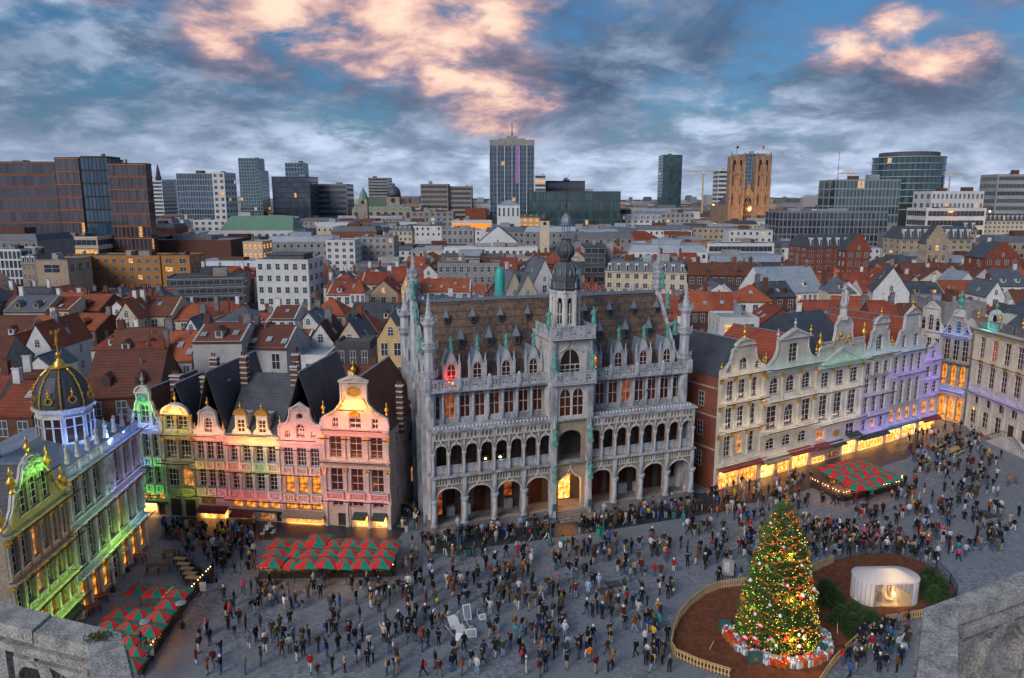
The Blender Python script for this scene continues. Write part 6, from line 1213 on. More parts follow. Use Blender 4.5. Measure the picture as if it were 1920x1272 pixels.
for i, (px, py, lb) in enumerate(((660, 1002, 'dark lantern post between the broad house door and the parasols'), (270, 1268, 'thin dark pole beside the lowest parasol'), (1560, 915, 'lit menu stand at the corner of the right terrace'), (1632, 935, 'grey menu board leaning on the right terrace planter'), (382, 1118, 'white menu board on the fence by the left terrace'), (283, 1240, 'menu board on a stand by the lower left terrace'))):
    o = thing('post' if False else ('lamp_pole' if i < 2 else 'menu_stand'), lb, 'pole' if i < 2 else 'menu stand', gp(px, py), 0)
    if i < 2: link('shaft', MB().lathe([(.1, 0), (.04, .3), (.035, 3.2), (.14, 3.3), (.16, 3.6), (.02, 3.8)], 6).mesh('shaft', 'iron'), o); link('cap', MB().lathe([(.16, 3.6), (.02, 3.85)], 6).mesh('cap', 'iron'), o)
    else: link('panel', MB().box(-.3, -.03, .5, .3, .03, 1.4).mesh('panel', 'shop_dim' if i == 2 else 'flat_roof_pale'), o); link('leg', MB().box(-.25, -.02, 0, -.2, .02, .5).box(.2, -.02, 0, .25, .02, .5).mesh('leg', 'iron'), o)
# ================================================================ STONE PARAPET OF THE TOWER, close to the viewer
def parapet(name_px, label, mirror):
    drop = 2.5; zt = CAMZ-drop
    o_ = [gp(px, py, zt) for px, py in name_px[0]]; i_ = [gp(px, py, zt) for px, py in name_px[1]]
    root = thing('stone_parapet', label, 'parapet', (o_[1].x, o_[1].y, zt-1.3)); p0 = Vector(root.location)
    for k in range(len(o_)-1):                       # coping stones, a little uneven, joints between
        a0, a1, c0, c1 = o_[k], o_[k+1], i_[k], i_[k+1]; n = 3 if k == 0 else 2
        for j in range(n):
            f0, f1 = j/n+(.004 if j else 0), (j+1)/n-(.004 if j < n-1 else 0); q = [a0.lerp(a1, f0)-p0, a0.lerp(a1, f1)-p0, c0.lerp(c1, f1)-p0, c0.lerp(c1, f0)-p0]
            if mirror: q = q[::-1]
            m_ = sum(q, Vector())/4; dz = 1.3+random.uniform(-.006, .006); b = MB(); s = .94
            lo = [(v.x, v.y) for v in q]; up = [(m_.x+(v.x-m_.x)*.985, m_.y+(v.y-m_.y)*.975) for v in q]
            b.add([(*v, dz-.085) for v in lo]+[(*v, dz-.025) for v in lo]+[(*v, dz) for v in up], [(0, 1, 5, 4), (1, 2, 6, 5), (2, 3, 7, 6), (3, 0, 4, 7), (4, 5, 9, 8), (5, 6, 10, 9), (6, 7, 11, 10), (7, 4, 8, 11), (8, 9, 10, 11), (3, 2, 1, 0)])
            link('coping_stone', b.mesh('coping_stone', 'parapet_stone'), root)
    cp = i_[1].lerp(o_[1], .42)-p0; link('corner_post', MB().lathe([(.15, 0), (.15, .08), (.12, .12), (.12, 1.207)], 8, cp.x, cp.y).mesh('corner_post', 'parapet_stone'), root)
    # pierced panel below the coping: frame, mullions and leaf-shaped cusps
    for k in range(len(o_)-1):
        a = i_[k].lerp(o_[k], .52); c = i_[k+1].lerp(o_[k+1], .52); d = c-a; ln = d.length; an = math.atan2(d.y, d.x); n = 2 if k == 0 else 1; cw = ln/n
        for j in range(n):
            pan = link('pierced_panel', None, root, a+d*(j/n)-p0+Vector((0, 0, 1.12-p0.z*0-a.z+a.z)), an); pan.location.z = .02; h = 1.18-.012*k-.004*j; dp = .22*(1 if not mirror else 1)
            fr = MB(); fr.plate([(0, 0), (cw, 0), (cw, h), (0, h)], [[(.045, .05), (cw-.045, .05), (cw-.045, h-.05), (.045, h-.05)]], -dp/2, dp/2); fr.plate([(.045, .05), (cw-.045, .05), (cw-.045, h-.05), (.045, h-.05)], [[(.07, .08), (cw-.07, .08), (cw-.07, h-.08), (.07, h-.08)]], -dp*.3, dp*.3)
            link('panel_frame', fr.mesh('panel_frame', 'parapet_stone'), pan)
            def drop(px_, pz_, ang, ln_, wd, sc_):            # comma-shaped piercing of the flowing tracery
                ca, sa = math.cos(R(ang)), math.sin(R(ang)); pts = []
                for q in range(14):
                    f = q/7 if q <= 7 else 2-q/7; s_ = 1 if q <= 7 else -1; hw = s_*wd*math.sin(math.pi*min(.999, max(.001, f))**.75)*sc_; ax = (f-.5)*ln_*sc_; by = .16*ln_*(f-.5)**2*4
                    if q in (0, 7) : hw = 0
                    pts.append((px_+ax*ca-(hw+by)*sa, pz_+ax*sa+(hw+by)*ca))
                return pts
            for nm_, sc_, th, e_ in (('tracery', 1.0, .10, 0), ('tracery_moulding', 1.16, .19, .012)):
                t = MB(); hs_ = []
                for sx, sz, an_, ln_, wd in ((-.23, .27, 62, .46, .115), (.23, .27, 118, .46, .115), (-.23, -.27, 118, .46, .115), (.23, -.27, 62, .46, .115), (0, 0, 90, .34, .08), (-.37, 0, 90, .24, .05), (.37, 0, 90, .24, .05)): hs_.append(drop(cw*(.5+sx), h*(.5+sz), an_, ln_*min(1, cw*1.15), wd*min(1.1, cw*1.25), sc_))
                t.plate([(.071+e_, .081+e_), (cw-.071-e_, .081+e_), (cw-.071-e_, h-.081-e_), (.071+e_, h-.081-e_)], hs_, -th/2, th/2); link(nm_, t.mesh(nm_, 'parapet_stone'), pan)
    return root
random.seed(2)
parapet(([(-130, 1097), (227, 1184), (262, 1330)], [(-130, 1140), (164, 1210), (176, 1330)]), 'weathered stone parapet with pierced panel in the lower left corner', False)
parapet(([(2060, 1020), (1732, 1140), (1712, 1330)], [(2060, 1062), (1798, 1149), (1796, 1330)]), 'weathered stone parapet with pierced panel in the lower right corner', True)
b = MB()
for i in range(120):
    x, y = random.gauss(0, .035), random.gauss(0, .025); h = random.uniform(.008, .03); b.add([(x-.006, y, 0), (x+.006, y, 0), (x+random.uniform(-.01, .01), y+random.uniform(-.01, .01), h)], [(0, 1, 2)])
p = gp(184, 1196, CAMZ-2.5); tag(link('moss_tuft', b.mesh('moss_tuft', 'moss'), None, p), 'small yellow-green moss tuft on the left stone coping', 'moss')
# ================================================================ PEOPLE
def person_mat(name, src, default, rough=.85):
    m = bpy.data.materials.new(name); m.use_nodes = True; t = NT(m.node_tree); b = t.t.nodes['Principled BSDF']; b.inputs['Roughness'].default_value = rough; b.inputs['Specular IOR Level'].default_value = .2
    if src == 'col': oi = t.n('ShaderNodeObjectInfo'); t.l(oi.outputs['Color'], b.inputs['Base Color'])
    elif src == 'vcol': a = t.n('ShaderNodeVertexColor'); a.layer_name = 'Col'; t.l(a.outputs[0], b.inputs['Base Color'])
    elif src: a = t.n('ShaderNodeAttribute'); a.attribute_type = 'OBJECT'; a.attribute_name = src; t.l(a.outputs['Color'], b.inputs['Base Color'])
    else: b.inputs['Base Color'].default_value = (*default, 1)
    MATS[name] = m
person_mat('p_coat', 'col', None); person_mat('p_legs', 'legwear', None); person_mat('p_hair', 'hair_colour', None); person_mat('p_skin', None, (.46, .27, .19), .6); person_mat('p_shoe', None, (.03, .03, .035)); person_mat('p_crowd', 'vcol', None); person_mat('p_extra', 'col', None)
def figure(pose, long=False):
    """one continuous skinned body; returns (verts, faces, region per face)"""
    J = {}; 
    def j(n, x, y, z, r): J[n] = (Vector((x, y, z)), r)
    sit = pose == 'sit'; dz = -.42 if sit else 0
    j('pel', 0, 0, .95+dz, .155); j('spi', 0, -.0, 1.14+dz, .15); j('che', 0, -.01, 1.34+dz, .172); j('nec', 0, -.01, 1.49+dz, .062); j('hea', 0, -.03, 1.60+dz, .092); j('top', 0, -.02, 1.72+dz, .075)
    for s, S_ in ((-1, 'l'), (1, 'r')):
        j(S_+'sho', s*.19, 0, 1.41+dz, .085); f = s if pose in ('walk', 'stride') else 0; st = .22 if pose == 'walk' else .30
        if pose == 'photo': el, ha = (s*.24, -.17, 1.22), (s*.09, -.36, 1.46)
        elif pose == 'pocket': el, ha = (s*.30, .06, 1.17), (s*.19, -.10, .98)
        elif pose == 'wave' and s > 0: el, ha = (.36, -.02, 1.56), (.38, -.06, 1.82)
        elif pose == 'hold': el, ha = (s*.26, 0, 1.15), (s*.12, -.27, 1.20)
        elif sit: el, ha = (s*.25, -.05, 1.12+dz), (s*.13, -.30, 1.02+dz)
        else: el, ha = (s*.26, .03-f*.08, 1.14), (s*.25, -.04-f*.2, .91)
        j(S_+'elb', *el, .062); j(S_+'han', *ha, .042)
        if sit: j(S_+'hip', s*.10, -.02, .50, .10); j(S_+'kne', s*.12, -.44, .50, .075); j(S_+'ank', s*.12, -.46, .09, .05); j(S_+'toe', s*.13, -.62, .045, .04)
        elif f: j(S_+'hip', s*.09, 0, .90, .10); j(S_+'kne', s*.10, -.04-f*st*.55, .50, .07); j(S_+'ank', s*.09, .06+f*-st*.9+(.12 if f < 0 else 0), .10 if f > 0 else .14, .05); j(S_+'toe', s*.10, -.10-f*st*.9+(.12 if f < 0 else 0), .045, .04)
        else: j(S_+'hip', s*.09, 0, .90, .10); j(S_+'kne', s*.10, -.02, .50, .07); j(S_+'ank', s*.11, .02, .10, .05); j(S_+'toe', s*.13, -.14, .045, .042)
    E_ = [('pel', 'spi'), ('spi', 'che'), ('che', 'nec'), ('nec', 'hea'), ('hea', 'top')]
    for q in 'lr': E_ += [('che', q+'sho'), (q+'sho', q+'elb'), (q+'elb', q+'han'), ('pel', q+'hip'), (q+'hip', q+'kne'), (q+'kne', q+'ank'), (q+'ank', q+'toe')]
    names = list(J); me = bpy.data.meshes.new('body'); me.from_pydata([J[n][0] for n in names], [(names.index(a), names.index(b_)) for a, b_ in E_], []); ob = bpy.data.objects.new('body', me); C.objects.link(ob)
    sk = ob.modifiers.new('skin', 'SKIN')
    if not me.skin_vertices: bpy.context.view_layer.objects.active = ob; ob.select_set(True)
    sv = me.skin_vertices[0].data if me.skin_vertices else None
    if sv is None: return None
    for i, n in enumerate(names):
        r = J[n][1]; sv[i].radius = (r*(.82 if n in ('pel', 'spi', 'che') else 1), r*(1.12 if n in ('pel', 'spi', 'che') else 1)); sv[i].use_root = n == 'pel'
    ob.modifiers.new('s', 'SUBSURF').levels = 1; dg = bpy.context.evaluated_depsgraph_get(); ev = bpy.data.meshes.new_from_object(ob.evaluated_get(dg))
    vs = [v.co.copy() for v in ev.vertices]; fs = [tuple(p.vertices) for p in ev.polygons]; reg = []
    for p in ev.polygons:
        c = p.center; best = None
        for a, b_ in E_:
            A_, B_ = J[a][0], J[b_][0]; t_ = max(0, min(1, (c-A_).dot(B_-A_)/max(1e-6, (B_-A_).length_squared))); d = (c-A_.lerp(B_, t_)).length-(J[a][1]*(1-t_)+J[b_][1]*t_)*.8
            if best is None or d < best[0]: best = (d, a, b_, t_)
        _, a, b_, t_ = best
        if b_ in ('hea', 'top'): k = 3 if (c.y < -.055 and c.z < 1.67+dz) or (a == 'nec' and t_ < .3) else 4
        elif b_[1:] == 'han' and t_ > .8: k = 3
        elif b_[1:] == 'toe': k = 2
        elif b_[1:] in ('kne', 'ank') and not (long and b_[1:] == 'kne'): k = 1
        else: k = 0
        reg.append(k)
    bpy.data.objects.remove(ob); return vs, fs, reg
random.seed(31)
FIG = {}
for ps in ('stand', 'walk', 'stride', 'photo', 'pocket', 'hold', 'wave', 'sit'):
    for lg in (False, True):
        if lg and ps in ('wave', 'sit', 'stride'): continue
        FIG[(ps, lg)] = figure(ps, lg)
BODY = {}
for k, (vs, fs, rg) in FIG.items():
    b = MB(); b.v = [tuple(v) for v in vs]; b.f = fs; b.m = rg; BODY[k] = b.mesh('person_body', 'p_coat', 'p_legs', 'p_shoe', 'p_skin', 'p_hair', smooth=True)
COATS = [('black', (.012, .012, .014), 34), ('charcoal', (.035, .036, .04), 14), ('navy', (.014, .02, .055), 12), ('dark green', (.025, .05, .03), 5), ('brown', (.075, .035, .018), 8), ('camel', (.30, .17, .08), 4), ('beige', (.46, .37, .27), 5), ('white', (.66, .65, .64), 6), ('grey', (.17, .175, .185), 7), ('red', (.42, .025, .03), 2.5), ('burgundy', (.13, .014, .025), 4), ('bright blue', (.03, .11, .38), 2), ('turquoise', (.02, .34, .40), .8), ('yellow', (.55, .36, .03), .8), ('orange', (.6, .16, .02), 1), ('pink', (.5, .09, .2), 1), ('olive', (.10, .095, .035), 4), ('rust', (.22, .07, .02), 2.5), ('pale blue', (.28, .40, .55), 3)]
LEGS = [('blue jeans', (.045, .085, .17)), ('black trousers', (.012, .012, .014)), ('grey trousers', (.09, .09, .10)), ('pale jeans', (.20, .28, .38)), ('beige trousers', (.30, .24, .17)), ('white trousers', (.5, .5, .5))]
HAIRC = [(.02, .014, .01), (.05, .028, .015), (.12, .07, .03), (.30, .2, .09), (.012, .012, .013)]
EXTRA = [('', None, 50), ('black backpack', (.015, .015, .017), 9), ('red backpack', (.35, .03, .03), 2), ('white hat', (.6, .6, .6), 7), ('black hat', (.015, .015, .015), 8), ('red hat', (.4, .03, .03), 2.5), ('blue backpack', (.03, .1, .4), 4), ('white bag', (.7, .7, .68), 5), ('yellow bag', (.7, .5, .03), 2), ('grey hat', (.2, .2, .2), 5), ('blue hat', (.05, .1, .3), 3)]
def wpick(l): 
    t = random.random()*sum(x[2] for x in l)
    for x in l:
        t -= x[2]
        if t <= 0: return x
    return l[0]
exm = {'backpack': MB().lathe([(.08, 1.0), (.15, 1.05), (.16, 1.3), (.08, 1.45)], 8, 0, .22, sy=.7).mesh('backpack', 'p_extra'), 'hat': MB().lathe([(.115, 1.63), (.118, 1.69), (.10, 1.76), (.05, 1.80), (.01, 1.82)], 9, 0, -.025).mesh('hat', 'p_extra'), 'bag': MB().box(.24, -.12, .62, .34, .12, .88).path([(.29, -.1, .86), (.27, 0, 1.0), (.29, .1, .86)], .012, 4).mesh('bag', 'p_extra')}
zones = [  # outline in the photo, how many, share in groups, pose set
    ([(380, 1085), (480, 1095), (740, 1090), (745, 1275), (330, 1275)], 120, 'open'), ([(745, 1015), (1010, 1035), (1270, 1005), (1265, 1100), (745, 1095)], 120, 'open'), ([(745, 1095), (1290, 1095), (1255, 1200), (1260, 1275), (745, 1275)], 205, 'open'),
    ([(285, 985), (480, 1000), (480, 1085), (400, 1075), (330, 1035)], 85, 'open'), ([(825, 1010), (1035, 997), (1040, 1012), (830, 1028)], 34, 'hall'), ([(1080, 985), (1290, 955), (1290, 970), (1085, 1003)], 46, 'hall'),
    ([(1300, 930), (1500, 930), (1560, 1045), (1390, 1095), (1290, 1115), (1270, 1010)], 150, 'open'), ([(1500, 985), (1640, 1000), (1760, 1060), (1600, 1037), (1555, 1050)], 110, 'fence'), ([(1500, 945), (1700, 925), (1900, 1010), (1780, 1060), (1640, 1000)], 95, 'open'),
    ([(1700, 860), (1915, 900), (1915, 1060), (1800, 1010), (1690, 915)], 90, 'open'), ([(1690, 815), (1800, 800), (1905, 870), (1800, 900), (1700, 865)], 95, 'open'), ([(1590, 1195), (1712, 1172), (1712, 1272), (1560, 1275)], 34, 'open'), ([(745, 880), (790, 900), (805, 1000), (745, 1010)], 24, 'open'), ([(1345, 925), (1520, 880), (1520, 912), (1345, 945)], 22, 'open')]
PEOPLE = []; GRID = {}
def free(x, y, dmin):
    gx, gy = int(x//1), int(y//1)
    for i in range(gx-1, gx+2):
        for k in range(gy-1, gy+2):
            for (a, b_) in GRID.get((i, k), ()):
                if (a-x)**2+(b_-y)**2 < dmin*dmin: return False
    return True
def put(x, y, ang, zone):
    if any(pt_in(n, x, y) for n in NOGO): return False
    if not free(x, y, .52): return False
    u_, v_ = (Vector((x, y, 0))-MR0).dot(mu), (Vector((x, y, 0))-MR0).dot(mn)
    if -1 < u_ < MRL+1 and v_ > (-1.3 if zone != 'hall' else -1.6): return False
    GRID.setdefault((int(x//1), int(y//1)), []).append((x, y)); PEOPLE.append((x, y, ang, zone)); return True
for poly, cnt_, zn in zones:
    P = [gp(*p) for p in poly]; x0, x1, y0, y1 = min(p.x for p in P), max(p.x for p in P), min(p.y for p in P), max(p.y for p in P); c = 0; tries = 0
    while c < cnt_ and tries < 6000:
        tries += 1; x, y = random.uniform(x0, x1), random.uniform(y0, y1)
        if not pt_in(P, x, y): continue
        g = random.choice((1, 1, 2, 2, 2, 3, 3, 4)); a0 = random.random()*6.28; d_ = random.random()*6.28
        for k in range(g):
            xx, yy = x+random.gauss(0, .55), y+random.gauss(0, .55)
            if pt_in(P, xx, yy) and put(xx, yy, a0+random.uniform(-.5, .5) if random.random() < .5 else math.atan2(y-yy, x-xx)+R(90), zn): c += 1
for k in range(40):                              # people sitting along the hall's steps
    u_ = random.choice((random.uniform(.4, 13), random.uniform(18.6, 31))); p = MR0+mu*u_+mn*(-1.15)
    if free(p.x, p.y, .5): GRID.setdefault((int(p.x//1), int(p.y//1)), []).append((p.x, p.y)); PEOPLE.append((p.x, p.y, math.atan2(mu.y, mu.x)+random.uniform(-.3, .3), 'sit'))
PEOPLE.sort(key=lambda q: q[0]**2+q[1]**2)
def in_view(x, y): a, b_ = proj((x, y, .9)); return 0 < a < 1920 and b_ < 1285 and not (a < 262 and b_ > 1150) and not (a > 1712 and b_ > 1160)
PEOPLE = [q for q in PEOPLE if in_view(q[0], q[1])]
PL = {'stand': 'standing', 'walk': 'walking', 'stride': 'striding', 'photo': 'taking a photo', 'pocket': 'hands in pockets', 'hold': 'holding a phone', 'wave': 'one arm raised', 'sit': 'sitting'}
def near(x, y):
    a, b_ = proj((x, y, 0))
    if a < 420: return 'by the left terrace'
    if b_ > 1235 and a < 1240: return 'at the bottom edge' if a > 760 else 'at the lower left'
    if a > 1540 and b_ > 1150: return 'below the fir bushes'
    if 1180 < a < 1400: return 'beside the slat fence'
    if 790 < a < 960 and 1130 < b_ < 1235: return "by the painters' pictures"
    if 420 <= a < 745: return 'before the parasol terrace' if b_ < 1150 else 'on the left cobbles'
    if a < 1000: return 'on the middle cobbles' if b_ > 1100 else 'before the hall'
    return 'left of the tree bed' if b_ > 1100 else 'beyond the drain covers'
usedl = set(); crowd = MB(); ccol = []
for idx, (x, y, ang, zn) in enumerate(PEOPLE):
    for tr in range(60):
        cn, cc, _ = wpick(COATS); ln_, lc, = random.choice(LEGS[:2]+LEGS) ; en, ec, _ = wpick(EXTRA if tr < 25 else EXTRA[1:]); ps = 'sit' if zn == 'sit' else random.choice(('stand', 'stand', 'walk', 'walk', 'stride', 'photo', 'pocket', 'pocket', 'hold', 'wave') if zn != 'fence' else ('stand', 'photo', 'pocket', 'hold'))
        lab = f'person in {cn} coat, {ln_}{", "+en if en else ""}, {PL[ps]} {near(x, y)}'
        if idx >= 300 or (lab not in usedl and len(lab.split()) < 17): break
    usedl.add(lab); lg = (ps, True) in BODY and random.random() < .3; hc = random.choice(HAIRC); sc = random.uniform(.88, 1.0)*(1.0 if random.random() > .06 else .68); v = random.uniform(.55, 1.0); cc = tuple(min(.8, q*v) for q in cc)
    if idx < 300:
        o = tag(link('person', BODY[(ps, lg)], None, (x, y, .0 if ps != 'sit' else .0), ang, sc), lab, 'person', 'visitors on the square'); o.color = (*cc, 1); o['legwear'] = lc; o['hair_colour'] = hc
        if en: e = link(en.split()[1], exm[en.split()[1]], o); e.color = (*ec, 1)
    else:
        vs, fs, rg = FIG[(ps, lg)]; off = len(crowd.v); c, s = math.cos(ang)*sc, math.sin(ang)*sc
        crowd.v += [(x+q.x*c-q.y*s, y+q.x*s+q.y*c, q.z*sc) for q in vs]; crowd.f += [tuple(i+off for i in f) for f in fs]; cols = [cc, lc, (.03, .03, .035), (.46, .27, .19), hc]; ccol += [cols[r] for r in rg]
        if en and ec and random.random() < .7:
            em = exm[en.split()[1]]; off = len(crowd.v); crowd.v += [(x+q.co.x*c-q.co.y*s, y+q.co.x*s+q.co.y*c, q.co.z*sc) for q in em.vertices]; crowd.f += [tuple(i+off for i in p.vertices) for p in em.polygons]; ccol += [ec]*len(em.polygons)
me = crowd.mesh('crowd', 'p_crowd', smooth=True); ca = me.color_attributes.new('Col', 'FLOAT_COLOR', 'CORNER'); buf = []
for p, c in zip(me.polygons, ccol): buf += [*c, 1.0]*p.loop_total
ca.data.foreach_set('color', buf); tag(link('crowd', me), 'crowd of visitors in dark coats filling the far side of the square', 'crowd', kind='stuff')
print('PEOPLE', len(PEOPLE), 'crowd faces', len(crowd.f))
# ================================================================ THE CITY BEYOND THE SQUARE
OCC = []; EXPL = []                              # ground taken; what each named building must show
def occupy(cx, cy, hw, hd): OCC.append((cx-hw, cx+hw, cy-hd, cy+hd))
def clash(cx, cy, hw, hd, m=.3): return any(cx-hw < b[1]-m and cx+hw > b[0]+m and cy-hd < b[3]-m and cy+hd > b[2]+m for b in OCC)
def depth_for(yt, h): return (CAMZ-h)/trow(yt)
def win_grid(root, W, D, H, floors, cols, style, gm, fm, side, vis, scols, zb=0):
    """windows floor by floor on the front and the flank that shows; only storeys that rise above the roofs in front"""
    fh = (H-zb)/floors; n = 0
    def face(L_, nc, place):
        nonlocal n
        bw = L_/nc
        for f in range(max(0, floors-vis), floors):
            z = zb+f*fh+fh*(.26 if style == 'p' else .22 if style == 'b' else .06); h = fh*(.52 if style == 'p' else .56 if style == 'b' else .88)
            if style == 'b':
                k = max(3, int(L_/2.2)); place(L_*.03, L_*.97, z, h, min(k, 14), 1); n += 1
            else:
                for c in range(nc):
                    if n >= 298: return
                    w_ = bw*(.5 if style == 'p' else .9); place(bw*(c+.5)-w_/2, bw*(c+.5)+w_/2, z, h, 2 if style == 'p' else 1, 1 if style != 'p' else 2); n += 1
    t = .05 if style != 'c' else .11 if fm == 'oxide' else .12
    face(W, cols, lambda a, b_, z, h, nx, ny: window1(root, 0, b_-a, 0, h, 'r', nx, ny, 0, fm, gm, loc=(-W/2+a, -.06, z), t=t, dep=.1))
    if side: face(D, scols, lambda a, b_, z, h, nx, ny: window1(root, 0, b_-a, 0, h, 'r', nx, ny, 0, fm, gm, loc=((W/2+.06, a, z) if side > 0 else (-W/2-.06, D-a, z)), rz=R(90*side), t=t, dep=.1))
def flat(name, label, x0, x1, yt, D, wall, floors, cols, h=None, Y=None, style='p', gm='glass_city', fm='frame_white', rot=0, vis=4, scols=3, roof='flat_roof', units=3, group=None, cat='building', slabs=None, mansard=None, top=None, pent=None, sides=True):
    Y = Y or depth_for(yt, h); H = zrow(Y, yt); a, b_ = at(x0, yt, Y), at(x1, yt, Y); W = (b_.x-a.x)/max(.5, math.cos(R(rot))); cx = (a.x+b_.x)/2
    side = 0 if not sides else (1 if cx < 0 else -1); EXPL.append((x0, x1, Y, max(yt+8, proj((0, Y, max(H*.12, H*(1-min(vis, max(floors, 1))/max(floors, 1)))))[1]-2)))
    root = thing(name, label, cat, (cx, Y, 0), R(rot), group); occupy(cx, Y+D/2, W/2*.98, D/2*.98); Hw = H-(mansard or 0)
    link('wall', MB().box(-W/2, 0, 0, W/2, D, Hw).mesh('wall', wall), root)
    if mansard:
        i = mansard*.45; b = MB(); lo = [(-W/2-.2, -.2), (W/2+.2, -.2), (W/2+.2, D+.2), (-W/2-.2, D+.2)]; up = [(-W/2+i, i), (W/2-i, i), (W/2-i, D-i), (-W/2+i, D-i)]
        b.add([(*p, Hw) for p in lo]+[(*p, H) for p in up], [(0, 1, 5, 4), (1, 2, 6, 5), (2, 3, 7, 6), (3, 0, 4, 7), (4, 5, 6, 7)]); link('mansard_roof', b.mesh('mansard_roof', roof), root)
        nd = max(2, min(14, cols)); dm = cached(('mdorm', round(mansard, 1)), lambda: MB().box(-.5, -.1, .2, .5, mansard*.4, mansard*.72).box(-.6, -.2, mansard*.72, .6, mansard*.45, mansard*.82).box(-.35, -.13, .35, .35, -.101, mansard*.65, 1).mesh('dormer', 'frame_white', 'glass_city'))
        for k in range(nd): link('dormer', dm, root, (-W/2+W*(k+.5)/nd, .15, Hw))
        link('cornice', MB().box(-W/2-.3, -.3, Hw-.35, W/2+.3, 0, Hw).mesh('cornice', wall), root)
    else:
        b = MB(); r_ = .35
        for q in ((-W/2, 0, W/2, r_), (-W/2, D-r_, W/2, D), (-W/2, r_, -W/2+r_, D-r_), (W/2-r_, r_, W/2, D-r_)): b.box(q[0], q[1], Hw, q[2], q[3], Hw+.5)
        link('parapet', b.mesh('parapet', wall), root); link('roof', MB().box(-W/2+r_, r_, Hw-.1, W/2-r_, D-r_, Hw+.12).mesh('roof', roof), root)
    rs = random.Random(int(x0*7+yt*13))
    for k in range(units):
        w_, d, hh = rs.uniform(.06, .2)*W, rs.uniform(.1, .3)*D, rs.uniform(1.0, 2.6)*(1 if Y < 500 else 1.6); x, y = rs.uniform(-W*.4, W*.4-w_), rs.uniform(.15*D, .6*D)
        link('roof_unit', MB().box(x, y, H, x+w_, y+d, H+hh).box(x+w_*.1, y-.1, H+hh*.3, x+w_*.9, y, H+hh*.8).mesh('roof_unit', rs.choice(('zinc', 'concrete', 'render_grey', 'brick_dark'))), root)
    if slabs:
        for f in range(1, floors+1): link('floor_band', MB().box(-W/2-.25, -.25, Hw*f/floors-.35, W/2+.25, D+.25, Hw*f/floors).mesh('floor_band', slabs), root) if f > floors-vis-1 else None
    if pent: link('penthouse', MB().box(-W*.36, D*.2, H, W*.36, D*.8, H+pent).box(-W*.38, D*.18, H+pent, W*.38, D*.82, H+pent+.4).mesh('penthouse', roof), root)
    if floors and cols: win_grid(root, W, D, Hw, floors, cols, style, gm, fm, side, vis, scols)
    return root, W, H, Y
def gable(label, x0, x1, ye, yr, h, roof, wall, ori='f', D=9, rot=0, cols=3, floors=3, sky=1, chim=1, group='houses behind the square', name='tiled_house', hip=0, vis=2, wmat='glass_city', Y=None, stepped=False):
    Y = Y or depth_for(ye, h); H = zrow(Y, ye); a, b_ = at(x0, ye, Y), at(x1, ye, Y); W = b_.x-a.x; cx = (a.x+b_.x)/2; Zr = zrow(Y+(D/2 if ori == 'f' else .5), yr); Zr = max(Zr, H+1.2); EXPL.append((x0, x1, Y, ye+(16 if ori == 'g' else 8)))
    return gable_w(label, cx, Y, W, D, H, Zr, roof, wall, ori, rot, cols, floors, sky, chim, group, name, hip, vis, wmat, stepped)
